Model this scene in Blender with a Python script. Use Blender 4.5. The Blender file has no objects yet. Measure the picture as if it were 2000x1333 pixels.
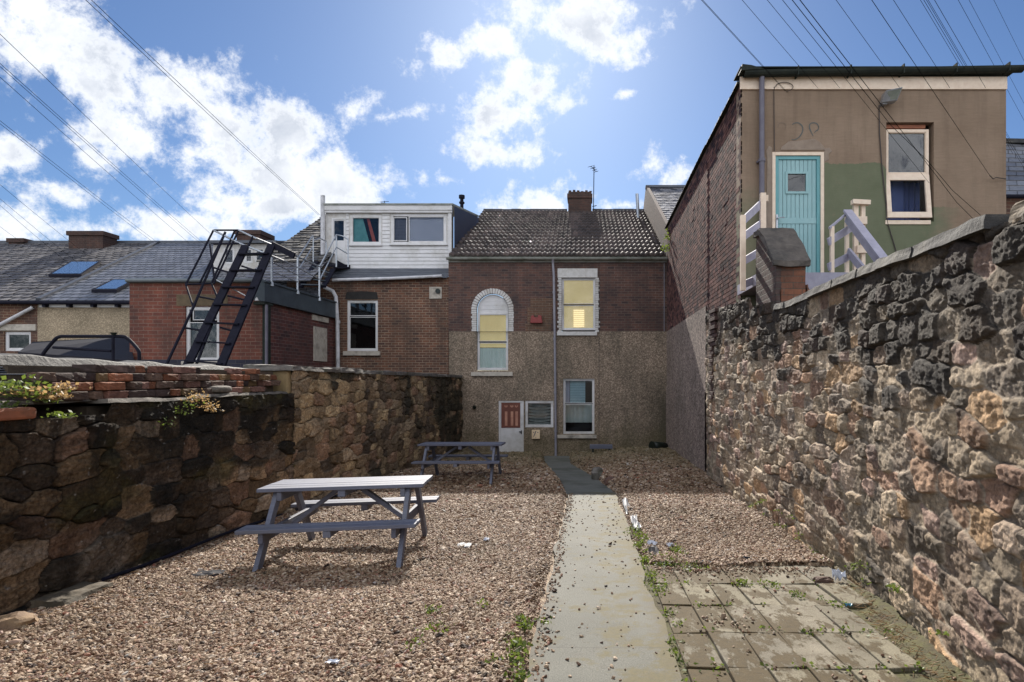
import bpy, bmesh, math, random
import numpy as np
from mathutils import Vector, Matrix

random.seed(7)
rng = np.random.default_rng(7)
sc = bpy.context.scene
COL = sc.collection
R = math.radians

# ------------------------------------------------------------------ camera
CAMZ = 1.455
F = 1150.0
cam_d = bpy.data.cameras.new("camera")
cam = bpy.data.objects.new("camera", cam_d)
COL.objects.link(cam)
cam.location = (0, 0, CAMZ)
cam.rotation_euler = (R(90), 0, 0)
cam_d.sensor_width = 36.0
cam_d.lens = 36.0 * F / 2000.0
cam_d.shift_x = (1000.0 - 1147.0) / 2000.0
cam_d.shift_y = (738.0 - 666.5) / 2000.0
cam_d.clip_start = 0.05
cam_d.clip_end = 3000
sc.camera = cam


def P(px, py, d):
    """a measured point of the photograph (2000 px wide) at depth d metres"""
    return ((px - 1147.0) / F * d, d, CAMZ + (738.0 - py) / F * d)


def XX(px, d):
    return (px - 1147.0) / F * d


def ZZ(py, d):
    return CAMZ + (738.0 - py) / F * d


# ------------------------------------------------------------------ light
SUN = Vector((-0.075, 1.0, 0.655)).normalized()
SUN_EL = math.asin(SUN.z)
SUN_ROT = math.atan2(SUN.x, SUN.y)
sd = bpy.data.lights.new("sun", 'SUN')
sd.energy = 5.0
sd.angle = R(0.53)
sd.color = (1.0, 0.93, 0.83)
so = bpy.data.objects.new("sun", sd)
COL.objects.link(so)
so.rotation_euler = SUN.to_track_quat('Z', 'Y').to_euler()
so.location = (0, 0, 40)

sc.view_settings.view_transform = 'Standard'
sc.view_settings.look = 'None'
sc.view_settings.exposure = 0.92
sc.view_settings.gamma = 1.0


class NT:
    """small node helper"""
    def __init__(self, tree):
        self.t = tree
        self.n = tree.nodes
        self.l = tree.links

    def add(self, typ, **kw):
        nd = self.n.new(typ)
        for k, v in kw.items():
            setattr(nd, k, v)
        return nd

    def link(self, a, b):
        self.l.new(a, b)

    def inp(self, sock, v):
        if hasattr(v, 'default_value') or isinstance(v, bpy.types.NodeSocket):
            self.link(v, sock)
        else:
            sock.default_value = v

    def math(self, op, a, b=None, c=None, clamp=False):
        nd = self.add('ShaderNodeMath', operation=op)
        nd.use_clamp = clamp
        self.inp(nd.inputs[0], a)
        if b is not None:
            self.inp(nd.inputs[1], b)
        if c is not None:
            self.inp(nd.inputs[2], c)
        return nd.outputs[0]

    def ramp(self, fac, stops, interp='LINEAR'):
        nd = self.add('ShaderNodeValToRGB')
        nd.color_ramp.interpolation = interp
        els = nd.color_ramp.elements
        while len(els) < len(stops):
            els.new(0.5)
        for e, (p, c) in zip(els, stops):
            e.position = p
            e.color = (c[0], c[1], c[2], 1) if not isinstance(c, float) else (c, c, c, 1)
        self.inp(nd.inputs[0], fac)
        return nd.outputs[0]

    def noise(self, vec, scale, detail=4, rough=0.55, dist=0.0):
        nd = self.add('ShaderNodeTexNoise')
        if vec is not None:
            self.link(vec, nd.inputs['Vector'])
        nd.inputs['Scale'].default_value = scale
        nd.inputs['Detail'].default_value = detail
        nd.inputs['Roughness'].default_value = rough
        nd.inputs['Distortion'].default_value = dist
        return nd.outputs['Fac']

    def mix(self, fac, a, b, blend='MIX'):
        nd = self.add('ShaderNodeMix', data_type='RGBA', blend_type=blend)
        self.inp(nd.inputs[0], fac)
        for s, v in ((nd.inputs[6], a), (nd.inputs[7], b)):
            if isinstance(v, tuple):
                s.default_value = (v[0], v[1], v[2], 1)
            else:
                self.link(v, s)
        return nd.outputs[2]

    def mapr(self, v, a, b, c=0.0, d=1.0, smooth=False):
        nd = self.add('ShaderNodeMapRange')
        if smooth:
            nd.interpolation_type = 'SMOOTHSTEP'
        self.inp(nd.inputs[0], v)
        for i, q in enumerate((a, b, c, d)):
            nd.inputs[i + 1].default_value = q
        return nd.outputs[0]


# ------------------------------------------------------------------ world: physical sky + broken cloud
world = bpy.data.worlds.new("World")
sc.world = world
world.use_nodes = True
w = NT(world.node_tree)
w.n.clear()
SKY_STRENGTH = 0.05
sky = w.add('ShaderNodeTexSky', sky_type='NISHITA')
sky.sun_disc = False
sky.sun_elevation = SUN_EL
sky.sun_rotation = SUN_ROT
sky.air_density = 1.0
sky.dust_density = 0.45
sky.ozone_density = 2.0
tc = w.add('ShaderNodeTexCoord')
sep = w.add('ShaderNodeSeparateXYZ')
w.link(tc.outputs['Generated'], sep.inputs[0])
yy = w.math('MAXIMUM', sep.outputs[1], 0.02)
uu = w.math('DIVIDE', sep.outputs[0], yy)
vv = w.math('DIVIDE', sep.outputs[2], yy)
comb = w.add('ShaderNodeCombineXYZ')
w.link(uu, comb.inputs[0])
w.link(vv, comb.inputs[1])
# cloud banks of that day, as directions: centre, half-size (tangent units *1150) and tilt in degrees
CLOUDS = [
    (-20, 0, 170, 130, 0), (70, 90, 190, 110, -25), (210, 150, 190, 85, -25), (330, 170, 190, 85, -15),
    (410, 150, 130, 55, -20), (440, 240, 190, 85, -15), (560, 260, 110, 70, -20),
    (520, 330, 230, 85, -8), (650, 345, 140, 65, -10), (400, 300, 130, 45, 0), (250, 290, 110, 45, 20), (215, 260, 85, 38, 0),
    (330, 445, 190, 38, 0), (560, 405, 210, 42, 0), (120, 385, 75, 24, -5), (20, 292, 50, 26, 0), (20, 440, 90, 42, 0),
    (205, 448, 60, 22, 0),
    (695, 215, 52, 34, 10), (760, 228, 66, 14, 8), (1130, 30, 150, 75, 0), (1190, 75, 85, 42, 0), (940, 90, 120, 36, 12),
    (1030, 170, 110, 58, 0), (990, 235, 100, 48, 20), (975, 295, 82, 34, -6), (1050, 400, 85, 48, 0), (980, 410, 45, 24, 0),
    (1272, 322, 36, 30, 25), (1325, 345, 50, 32, 20), (1222, 183, 26, 9, 15), (868, 350, 38, 14, -8), (828, 345, 18, 16, -8),
    (1215, 402, 40, 12, 0),
]
fld = None
for (cx, cy, rx, ry, an) in CLOUDS:
    mp = w.add('ShaderNodeMapping', vector_type='TEXTURE')
    mp.inputs['Location'].default_value = ((cx - 1147) / F, (738 - cy) / F, 0)
    mp.inputs['Rotation'].default_value = (0, 0, R(an))
    mp.inputs['Scale'].default_value = (rx / F, ry / F, 1)
    w.link(comb.outputs[0], mp.inputs[0])
    ln = w.add('ShaderNodeVectorMath', operation='LENGTH')
    w.link(mp.outputs[0], ln.inputs[0])
    kk = min(1.0, 0.35 + min(rx, ry) / 90.0)
    v = w.math('MULTIPLY_ADD', ln.outputs['Value'], -kk, 0.30 + 0.70 * kk)
    if fld is None:
        fld = v
    else:
        nd = w.add('ShaderNodeMath', operation='SMOOTH_MAX')
        w.link(fld, nd.inputs[0])
        w.link(v, nd.inputs[1])
        nd.inputs[2].default_value = 0.25
        fld = nd.outputs[0]
fld = w.math('MAXIMUM', fld, -1.2)
front = w.mapr(sep.outputs[1], 0.05, 0.3)
gen = w.noise(tc.outputs['Generated'], 2.2, 6, 0.6)
gen = w.mapr(gen, 0.36, 0.60, -0.6, 0.9)
ff = w.add('ShaderNodeMix', data_type='FLOAT')
w.link(front, ff.inputs[0])
w.link(gen, ff.inputs[2])
w.link(fld, ff.inputs[3])
n1 = w.noise(comb.outputs[0], 5.2, 12, 0.66, 0.25)
n1 = w.mapr(n1, 0.22, 0.78, -1.3, 1.3)
n2 = w.noise(tc.outputs['Generated'], 21.0, 9, 0.68)
n2 = w.mapr(n2, 0.25, 0.75, -0.8, 0.8)
dens = w.math('ADD', w.math('MULTIPLY_ADD', n1, 0.72, ff.outputs[0]), n2)
mask = w.mapr(dens, -0.16, 0.78, 0.0, 1.0, smooth=True)
shade = w.noise(comb.outputs[0], 8.0, 8, 0.6, 0.2)
shade = w.mapr(shade, 0.36, 0.66, 0.0, 1.0)
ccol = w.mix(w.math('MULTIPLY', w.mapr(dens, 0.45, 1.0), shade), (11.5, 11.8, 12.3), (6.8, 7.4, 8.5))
# unseen clouds opposite the sun, brightened to fill the shaded house fronts
back_fill = w.mapr(sep.outputs[1], 0.1, -0.6, 1.0, 2.55)
ccol = w.mix(1.0, ccol, back_fill, 'MULTIPLY')
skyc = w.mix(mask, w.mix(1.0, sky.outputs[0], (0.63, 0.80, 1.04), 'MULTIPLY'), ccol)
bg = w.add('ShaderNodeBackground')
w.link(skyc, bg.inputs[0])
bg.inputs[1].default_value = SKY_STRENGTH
wo = w.add('ShaderNodeOutputWorld')
w.link(bg.outputs[0], wo.inputs[0])


# ------------------------------------------------------------------ object helpers
def tag(o, label=None, cat=None, group=None, kind=None):
    if label:
        o["label"] = label
    if cat:
        o["category"] = cat
    if group:
        o["group"] = group
    if kind:
        o["kind"] = kind
    return o


def empty(name, loc=(0, 0, 0), label=None, cat=None, group=None):
    o = bpy.data.objects.new(name, None)
    o.location = loc
    o.empty_display_size = 0.2
    COL.objects.link(o)
    return tag(o, label, cat, group)


def roughen(o, amp=0.008, cuts=4, scale=9.0, big=0.0):
    """weather a built part: subdivide it and push its surface about"""
    from mathutils import noise as mn
    me = o.data
    off = Vector((0, 0, 0))
    bm = bmesh.new()
    bm.from_mesh(me)
    for f in bm.faces:
        f.smooth = False
    bmesh.ops.subdivide_edges(bm, edges=bm.edges[:], cuts=cuts, use_grid_fill=True)
    for v in bm.verts:
        n = mn.noise_vector(v.co * scale) * amp + mn.noise_vector(v.co * scale * 3.1) * amp * .5
        if big:
            n += mn.noise_vector(v.co * scale * .25) * big
        v.co += n
    bm.to_mesh(me)
    bm.free()
    return o


class MB:
    def __init__(self):
        self.v = []
        self.f = []
        self.c = []      # per-face colour (optional)

    def quad(self, a, b, c, d, col=None):
        n = len(self.v)
        self.v += [tuple(a), tuple(b), tuple(c), tuple(d)]
        self.f.append((n, n + 1, n + 2, n + 3))
        self.c.append(col)

    def tri(self, a, b, c, col=None):
        n = len(self.v)
        self.v += [tuple(a), tuple(b), tuple(c)]
        self.f.append((n, n + 1, n + 2))
        self.c.append(col)

    def poly(self, pts, col=None):
        n = len(self.v)
        self.v += [tuple(p) for p in pts]
        self.f.append(tuple(range(n, n + len(pts))))
        self.c.append(col)

    def box(self, x0, x1, y0, y1, z0, z1, col=None):
        x0, x1 = min(x0, x1), max(x0, x1)
        y0, y1 = min(y0, y1), max(y0, y1)
        z0, z1 = min(z0, z1), max(z0, z1)
        return self.hexa([(x0, y0, z0), (x1, y0, z0), (x1, y1, z0), (x0, y1, z0),
                          (x0, y0, z1), (x1, y0, z1), (x1, y1, z1), (x0, y1, z1)], col)

    def hexa(self, p, col=None):
        n = len(self.v)
        self.v += [tuple(q) for q in p]
        for f in ((0, 3, 2, 1), (4, 5, 6, 7), (0, 1, 5, 4), (1, 2, 6, 5), (2, 3, 7, 6), (3, 0, 4, 7)):
            self.f.append(tuple(n + i for i in f))
            self.c.append(col)
        return self

    def prism(self, pts, off, col=None):
        """polygon pts extruded by vector off"""
        off = Vector(off)
        n = len(self.v)
        k = len(pts)
        self.v += [tuple(p) for p in pts] + [tuple(Vector(p) + off) for p in pts]
        self.f.append(tuple(range(n, n + k)))
        self.c.append(col)
        self.f.append(tuple(reversed(range(n + k, n + 2 * k))))
        self.c.append(col)
        for i in range(k):
            j = (i + 1) % k
            self.f.append((n + i, n + k + i, n + k + j, n + j))
            self.c.append(col)
        return self

    def bar(self, a, b, w_, h_, up=(0, 0, 1), col=None):
        """rectangular bar from a to b: w_ across, h_ along up"""
        a, b = Vector(a), Vector(b)
        d = (b - a).normalized()
        u = Vector(up)
        s = d.cross(u)
        if s.length < 1e-4:
            s = d.cross(Vector((1, 0, 0)))
        s.normalize()
        t = s.cross(d).normalized()
        s = s * w_ / 2
        t = t * h_ / 2
        return self.hexa([a - s - t, a + s - t, b + s - t, b - s - t, a - s + t, a + s + t, b + s + t, b - s + t], col)

    def tube(self, pts, r, seg=8, col=None, caps=True):
        pts = [Vector(p) for p in pts]
        n0 = len(self.v)
        rings = []
        prev = None
        for i, p in enumerate(pts):
            if i == 0:
                d = pts[1] - pts[0]
            elif i == len(pts) - 1:
                d = pts[-1] - pts[-2]
            else:
                d = (pts[i + 1] - p).normalized() + (p - pts[i - 1]).normalized()
            d.normalize()
            if prev is None:
                s = d.cross(Vector((0, 0, 1)))
                if s.length < 1e-3:
                    s = d.cross(Vector((1, 0, 0)))
            else:
                s = prev - d * prev.dot(d)
            s.normalize()
            prev = s
            t = d.cross(s)
            rr = r[i] if isinstance(r, (list, tuple)) else r
            ring = []
            for k in range(seg):
                a = 2 * math.pi * k / seg
                q = p + (s * math.cos(a) + t * math.sin(a)) * rr
                ring.append(len(self.v))
                self.v.append(tuple(q))
            rings.append(ring)
        for i in range(len(rings) - 1):
            for k in range(seg):
                k2 = (k + 1) % seg
                self.f.append((rings[i][k], rings[i][k2], rings[i + 1][k2], rings[i + 1][k]))
                self.c.append(col)
        if caps:
            self.f.append(tuple(reversed(rings[0])))
            self.c.append(col)
            self.f.append(tuple(rings[-1]))
            self.c.append(col)
        return self

    def build(self, name, mat, parent=None, bevel=0.0, smooth=False, weld=False):
        me = bpy.data.meshes.new(name)
        me.from_pydata(self.v, [], self.f)
        if any(c is not None for c in self.c):
            at = me.attributes.new("tone", 'FLOAT_COLOR', 'FACE')
            arr = np.ones((len(self.f), 4), np.float32)
            for i, c in enumerate(self.c):
                if c is not None:
                    arr[i, :3] = c
            at.data.foreach_set("color", arr.ravel())
        me.update()
        bm = bmesh.new()
        bm.from_mesh(me)
        if weld:
            bmesh.ops.remove_doubles(bm, verts=bm.verts, dist=1e-4)
        bmesh.ops.recalc_face_normals(bm, faces=bm.faces)
        bm.to_mesh(me)
        bm.free()
        if mat:
            me.materials.append(mat)
        o = bpy.data.objects.new(name, me)
        COL.objects.link(o)
        if smooth:
            for p in me.polygons:
                p.use_smooth = True
        if bevel:
            b = o.modifiers.new("bevel", 'BEVEL')
            b.width = bevel
            b.segments = 2
            b.limit_method = 'ANGLE'
        if parent is not None:
            o.parent = parent
            o.matrix_parent_inverse = Matrix.Identity(4)
            # geometry is written in world coordinates: undo the parents' offsets
            off = Vector((0, 0, 0))
            q = parent
            while q is not None:
                off += q.location
                q = q.parent
            o.location = -off
        return o


def npmesh(name, verts, faces, mat, smooth=True, colors=None, parent=None):
    me = bpy.data.meshes.new(name)
    nv = len(verts)
    me.vertices.add(nv)
    me.vertices.foreach_set("co", np.asarray(verts, np.float32).ravel())
    nf = len(faces)
    faces = np.asarray(faces, np.int32)
    me.loops.add(nf * faces.shape[1])
    me.polygons.add(nf)
    me.loops.foreach_set("vertex_index", faces.ravel())
    me.polygons.foreach_set("loop_start", np.arange(0, nf * faces.shape[1], faces.shape[1], dtype=np.int32))
    if colors is not None:
        at = me.attributes.new("tone", 'FLOAT_COLOR', 'POINT')
        c4 = np.ones((nv, 4), np.float32)
        c4[:, :colors.shape[1]] = colors
        at.data.foreach_set("color", c4.ravel())
    me.update(calc_edges=True)
    if smooth:
        me.polygons.foreach_set("use_smooth", np.ones(nf, bool))
    me.materials.append(mat)
    me.validate()
    o = bpy.data.objects.new(name, me)
    COL.objects.link(o)
    if parent is not None:
        o.parent = parent
        o.location = -parent.location
    return o


# ------------------------------------------------------------------ numpy noise
def _hash(ix, iy, s):
    h = (ix.astype(np.int64) * 374761393 + iy.astype(np.int64) * 668265263 + s * 974711) & 0x7fffffff
    h = (h ^ (h >> 13)) * 1274126177 & 0x7fffffff
    h = (h ^ (h >> 16)) * 374761 & 0x7fffffff
    return ((h ^ (h >> 11)) & 0xffff) / 65535.0


def vnoise(x, y, s=0):
    ix = np.floor(x)
    iy = np.floor(y)
    fx = x - ix
    fy = y - iy
    fx = fx * fx * (3 - 2 * fx)
    fy = fy * fy * (3 - 2 * fy)
    ix = ix.astype(np.int64)
    iy = iy.astype(np.int64)
    a = _hash(ix, iy, s)
    b = _hash(ix + 1, iy, s)
    c = _hash(ix, iy + 1, s)
    d = _hash(ix + 1, iy + 1, s)
    return (a * (1 - fx) + b * fx) * (1 - fy) + (c * (1 - fx) + d * fx) * fy


def fbm(x, y, s=0, oct=4, gain=0.5):
    t = 0
    a = 1.0
    tot = 0
    for o in range(oct):
        t = t + a * (vnoise(x * 2 ** o + 13.7 * o, y * 2 ** o + 7.1 * o, s + o) * 2 - 1)
        tot += a
        a *= gain
    return t / tot

# ------------------------------------------------------------------ materials
def new_mat(name):
    m = bpy.data.materials.new(name)
    m.use_nodes = True
    t = NT(m.node_tree)
    b = t.n['Principled BSDF']
    return m, t, b


def tcoord(t):
    return t.add('ShaderNodeTexCoord').outputs['Object']


def swz(t, axis):
    """object coordinates swizzled so that x,y lie in the surface"""
    s = t.add('ShaderNodeSeparateXYZ')
    t.link(t.add('ShaderNodeNewGeometry').outputs['Position'], s.inputs[0])
    c = t.add('ShaderNodeCombineXYZ')
    a, b = {'xz': (0, 2), 'yz': (1, 2), 'xy': (0, 1)}[axis]
    t.link(s.outputs[a], c.inputs[0])
    t.link(s.outputs[b], c.inputs[1])
    return c.outputs[0], s


def bump(t, b, height, strength, dist=0.01):
    nd = t.add('ShaderNodeBump')
    nd.inputs['Strength'].default_value = strength
    nd.inputs['Distance'].default_value = dist
    t.link(height, nd.inputs['Height'])
    t.link(nd.outputs[0], b.inputs['Normal'])


def plain(name, c1, c2=None, scale=6.0, rough=0.7, bmp=0.0, bscale=40.0, metal=0.0, spec=0.5, detail=5, dirt=None):
    m, t, b = new_mat(name)
    pos = t.add('ShaderNodeNewGeometry').outputs['Position']
    if c2 is None:
        c2 = tuple(x * 0.8 for x in c1)
    f = t.mapr(t.noise(pos, scale, detail, 0.6), 0.3, 0.7)
    col = t.mix(f, c1, c2)
    if dirt:
        g = t.mapr(t.noise(pos, scale * 0.35, 6, 0.65), 0.5, 0.68)
        col = t.mix(g, col, dirt)
    t.link(col, b.inputs['Base Color'])
    b.inputs['Roughness'].default_value = rough
    b.inputs['Metallic'].default_value = metal
    b.inputs['Specular IOR Level'].default_value = spec
    if bmp:
        bump(t, b, t.noise(pos, bscale, 6, 0.65), bmp, 0.01)
    return m


def brick_mat(name, cols, mortar, axis='xz', bw=0.235, bh=0.082, ms=0.011, soot=None, soot_amt=0.5, rough=0.85, tint=0.6, z_soot=None, bmp=0.6, spec=0.35):
    """cols: two brick colours + a rarer third one"""
    m, t, b = new_mat(name)
    uv, s = swz(t, axis)
    # slight waviness of the courses
    nz = t.add('ShaderNodeTexNoise')
    t.link(uv, nz.inputs['Vector'])
    nz.inputs['Scale'].default_value = 3.0
    va = t.add('ShaderNodeVectorMath', operation='MULTIPLY_ADD')
    t.link(nz.outputs['Color'], va.inputs[0])
    va.inputs[1].default_value = (0.02, 0.012, 0)
    t.link(uv, va.inputs[2])
    def br(c1, c2, bias, mo):
        nd = t.add('ShaderNodeTexBrick')
        t.link(va.outputs[0], nd.inputs['Vector'])
        nd.inputs['Color1'].default_value = (*c1, 1)
        nd.inputs['Color2'].default_value = (*c2, 1)
        nd.inputs['Mortar'].default_value = (*mo, 1)
        nd.inputs['Scale'].default_value = 1.0
        nd.inputs['Mortar Size'].default_value = ms / 2
        nd.inputs['Mortar Smooth'].default_value = 0.3
        nd.inputs['Bias'].default_value = bias
        nd.inputs['Brick Width'].default_value = bw
        nd.inputs['Row Height'].default_value = bh
        return nd
    nb = br(cols[0], cols[1], 0.0, mortar)
    nb2 = br((0, 0, 0), (1, 1, 1), -0.3, (0, 0, 0))
    nb2.offset_frequency = 2
    ink = t.mapr(nb2.outputs['Color'], 0.62, 0.8)
    c = t.mix(t.math('MULTIPLY', ink, 1.0), nb.outputs['Color'], cols[2])
    # mortar comes and goes
    wn = t.mapr(t.noise(uv, 1.3, 5, 0.6), 0.35, 0.7)
    c = t.mix(t.math('MULTIPLY', nb.outputs['Fac'], 1.0), c, t.mix(wn, mortar, tuple(x * 0.6 for x in mortar)))
    g = t.noise(uv, 26.0, 5, 0.7)
    c = t.mix(1.0, c, t.mix(g, (0.6, 0.6, 0.6), (1.35, 1.35, 1.35)), 'MULTIPLY')
    g2 = t.noise(uv, 1.1, 4, 0.6)
    c = t.mix(tint, c, t.mix(t.mapr(g2, 0.3, 0.7), (0.62, 0.62, 0.62), (1.3, 1.25, 1.2)), 'MULTIPLY')
    if soot:
        st = t.add('ShaderNodeMapping')
        st.inputs['Scale'].default_value = (1.4, 0.45, 1)
        t.link(uv, st.inputs[0])
        g3 = t.mapr(t.noise(st.outputs[0], 1.2, 6, 0.68), 0.5 - soot_amt * 0.25, 0.75)
        c = t.mix(t.math('MULTIPLY', g3, 0.85), c, soot)
    t.link(c, b.inputs['Base Color'])
    b.inputs['Roughness'].default_value = rough
    b.inputs['Specular IOR Level'].default_value = spec
    h = t.math('MULTIPLY_ADD', nb.outputs['Fac'], -1.0, t.math('MULTIPLY', g, 0.5))
    h = t.math('ADD', h, t.math('MULTIPLY', nb2.outputs['Color'], 0.35))
    bump(t, b, h, bmp, 0.012)
    return m


def dash_mat(name, c1, c2, dark, axis='xz', sc_=28.0, stain=(0.06, 0.06, 0.045), samt=0.5, damp=False):
    m, t, b = new_mat(name)
    uv, s = swz(t, axis)
    vo = t.add('ShaderNodeTexVoronoi')
    vo.inputs['Scale'].default_value = sc_
    t.link(uv, vo.inputs['Vector'])
    f = t.add('ShaderNodeSeparateColor')
    t.link(vo.outputs['Color'], f.inputs[0])
    c = t.ramp(f.outputs[0], [(0.0, dark), (0.3, c2), (0.62, c1), (0.9, tuple(min(1, x * 1.55) for x in c1))])
    n = t.noise(uv, 0.8, 6, 0.65)
    c = t.mix(1.0, c, t.mix(t.mapr(n, 0.3, 0.7), (0.72, 0.72, 0.70), (1.18, 1.15, 1.12)), 'MULTIPLY')
    st = t.add('ShaderNodeMapping')
    st.inputs['Scale'].default_value = (1.2, 0.3, 1)
    t.link(uv, st.inputs[0])
    g3 = t.mapr(t.noise(st.outputs[0], 0.9, 7, 0.7), 0.56 - samt * 0.2, 0.78)
    c = t.mix(t.math('MULTIPLY', g3, 0.8), c, stain)
    if damp:
        # old damp stains: down the right-hand end and along the foot of the wall
        nn = t.mapr(t.noise(uv, 1.6, 7, 0.7), 0.3, 0.7)
        mx_ = t.math('MULTIPLY', t.mapr(t.math('MULTIPLY_ADD', nn, 0.9, s.outputs[0]), 2.0, 3.1), t.mapr(s.outputs[2], 1.9, 0.6))
        c = t.mix(t.math('MULTIPLY', mx_, 0.75), c, (0.050, 0.045, 0.030))
        mf = t.mapr(t.math('MULTIPLY_ADD', nn, 0.9, s.outputs[2]), 0.55, -0.35)
        c = t.mix(t.math('MULTIPLY', mf, 0.45), c, (0.085, 0.072, 0.028))
    t.link(c, b.inputs['Base Color'])
    b.inputs['Roughness'].default_value = 0.92
    b.inputs['Specular IOR Level'].default_value = 0.2
    bump(t, b, vo.outputs['Distance'], -0.8, 0.012)
    return m


def tone_mat(name, tint=(1, 1, 1), nscale=30.0, rough=0.8, bmp=0.5, bscale=60.0, spec=0.4, lo=0.6, hi=1.35, bdist=0.01, stretch=None, big=0.0):
    """colour per stone / slate from the mesh itself, broken up by fine grain"""
    m, t, b = new_mat(name)
    at = t.add('ShaderNodeAttribute', attribute_name='tone')
    pos = t.add('ShaderNodeNewGeometry').outputs['Position']
    if stretch:
        mp = t.add('ShaderNodeMapping')
        mp.inputs['Scale'].default_value = stretch
        t.link(pos, mp.inputs[0])
        pos = mp.outputs[0]
    g = t.noise(pos, nscale, 6, 0.7)
    c = t.mix(1.0, at.outputs['Color'], t.mix(t.mapr(g, 0.25, 0.75), tuple(lo * x for x in tint), tuple(hi * x for x in tint)), 'MULTIPLY')
    if big:
        g2 = t.noise(pos, nscale * 0.12, 5, 0.65)
        c = t.mix(big, c, t.mix(t.mapr(g2, 0.3, 0.7), (0.5, 0.5, 0.5), (1.4, 1.4, 1.4)), 'MULTIPLY')
    t.link(c, b.inputs['Base Color'])
    b.inputs['Roughness'].default_value = rough
    b.inputs['Specular IOR Level'].default_value = spec
    if bmp:
        bump(t, b, t.noise(pos, bscale, 8, 0.75), bmp, bdist)
    return m


def glass_mat(name, tint=(0.02, 0.025, 0.03), trans=0.5, rough=0.03, ior=1.7):
    """window glass: mirror film over a see-through pane"""
    m, t, b = new_mat(name)
    t.n.remove(b)
    tr = t.add('ShaderNodeBsdfTransparent')
    tr.inputs[0].default_value = (trans, trans, trans * 1.02, 1)
    gl = t.add('ShaderNodeBsdfGlossy')
    gl.inputs['Roughness'].default_value = rough
    pos = t.add('ShaderNodeNewGeometry').outputs['Position']
    bn = t.add('ShaderNodeBump')
    bn.inputs['Strength'].default_value = 0.12
    bn.inputs['Distance'].default_value = 0.02
    t.link(t.noise(pos, 2.5, 2, 0.5), bn.inputs['Height'])
    t.link(bn.outputs[0], gl.inputs['Normal'])
    fr = t.add('ShaderNodeFresnel')
    fr.inputs[0].default_value = ior
    mx = t.add('ShaderNodeMixShader')
    t.link(fr.outputs[0], mx.inputs[0])
    t.link(tr.outputs[0], mx.inputs[1])
    t.link(gl.outputs[0], mx.inputs[2])
    t.link(mx.outputs[0], t.n['Material Output'].inputs[0])
    return m


M = {}
M['white'] = plain('white_upvc', (0.66, 0.64, 0.64), (0.57, 0.56, 0.55), 3, 0.45, dirt=(0.42, 0.40, 0.36))
M['white_paint'] = plain('white_paint', (0.62, 0.60, 0.58), (0.48, 0.46, 0.43), 9, 0.7, 0.3, 30, dirt=(0.42, 0.38, 0.33))
M['cream'] = plain('cream_timber', (0.80, 0.66, 0.52), (0.70, 0.55, 0.42), 12, 0.75, 0.2, 30)
M['stone_sill'] = plain('stone_sill', (0.50, 0.45, 0.38), (0.36, 0.32, 0.27), 8, 0.9, 0.4, 40, dirt=(0.2, 0.18, 0.15))
M['black_steel'] = plain('black_steel', (0.008, 0.008, 0.014), (0.014, 0.014, 0.024), 12, 0.6, 0.0, spec=0.08)
M['galv'] = plain('galvanised', (0.42, 0.44, 0.47), (0.32, 0.34, 0.37), 30, 0.38, 0.1, 60, metal=0.7)
M['lead'] = plain('lead_felt', (0.05, 0.055, 0.07), (0.09, 0.10, 0.12), 3, 0.55, 0.2, 20)
M['fascia'] = plain('fascia_felt', (0.030, 0.042, 0.055), (0.055, 0.075, 0.09), 2.0, 0.5, 0.3, 12, dirt=(0.02, 0.025, 0.03))
M['gutter_dark'] = plain('gutter_dark', (0.020, 0.024, 0.022), (0.035, 0.04, 0.032), 7, 0.8, spec=0.1)
M['gutter_grey'] = plain('gutter_grey', (0.30, 0.30, 0.27), (0.20, 0.21, 0.18), 5, 0.6, dirt=(0.10, 0.11, 0.08))
M['grey_pipe'] = plain('grey_pipe', (0.27, 0.26, 0.29), (0.20, 0.19, 0.22), 6, 0.45)
M['dark_pipe'] = plain('dark_pipe', (0.13, 0.12, 0.15), (0.09, 0.08, 0.11), 6, 0.45)
M['white_pipe'] = plain('white_pipe', (0.62, 0.61, 0.63), (0.45, 0.44, 0.45), 6, 0.5, dirt=(0.3, 0.3, 0.3))
M['void'] = plain('room_dark', (0.03, 0.03, 0.033), (0.02, 0.02, 0.022), 2, 0.9)
M['wire'] = plain('cable_black', (0.012, 0.012, 0.014), None, 2, 0.9, spec=0.0)
M['cable_brown'] = plain('cable_brown', (0.05, 0.035, 0.03), None, 2, 0.6)
M['glass'] = glass_mat('window_glass', trans=0.9, ior=1.45)
M['glass_clear'] = glass_mat('clear_sash_glass', trans=0.95, ior=1.15)
M['glass_dark'] = glass_mat('window_glass_dark', trans=0.35)
M['skyglass'] = plain('skylight_glass', (0.08, 0.14, 0.25), (0.08, 0.14, 0.25), 2, 0.08, spec=1.0)
M['blind_grey'] = plain('blind_grey', (0.70, 0.76, 0.84), (0.62, 0.68, 0.78), 3, 0.8)
M['blind_dark'] = plain('blind_dark', (0.20, 0.21, 0.24), (0.16, 0.17, 0.2), 2, 0.8)
M['blind_teal'] = plain('blind_teal', (0.50, 0.78, 0.80), (0.40, 0.68, 0.72), 5, 0.8)
M['curtain_mint'] = plain('curtain_mint', (0.80, 0.92, 0.82), (0.68, 0.84, 0.74), 3, 0.8)
M['curtain_teal'] = plain('curtain_teal', (0.10, 0.36, 0.34), (0.20, 0.52, 0.48), 5, 0.8)
M['curtain_red'] = plain('curtain_red', (0.62, 0.14, 0.07), (0.42, 0.08, 0.05), 6, 0.8)
M['blue_room'] = plain('blue_room', (0.010, 0.030, 0.115), (0.014, 0.04, 0.15), 2, 0.7)
M['red_box'] = plain('alarm_red', (0.26, 0.035, 0.03), (0.2, 0.03, 0.025), 9, 0.5)
M['door_brown'] = plain('door_brown', (0.16, 0.045, 0.025), (0.12, 0.035, 0.02), 4, 0.5)
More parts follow.
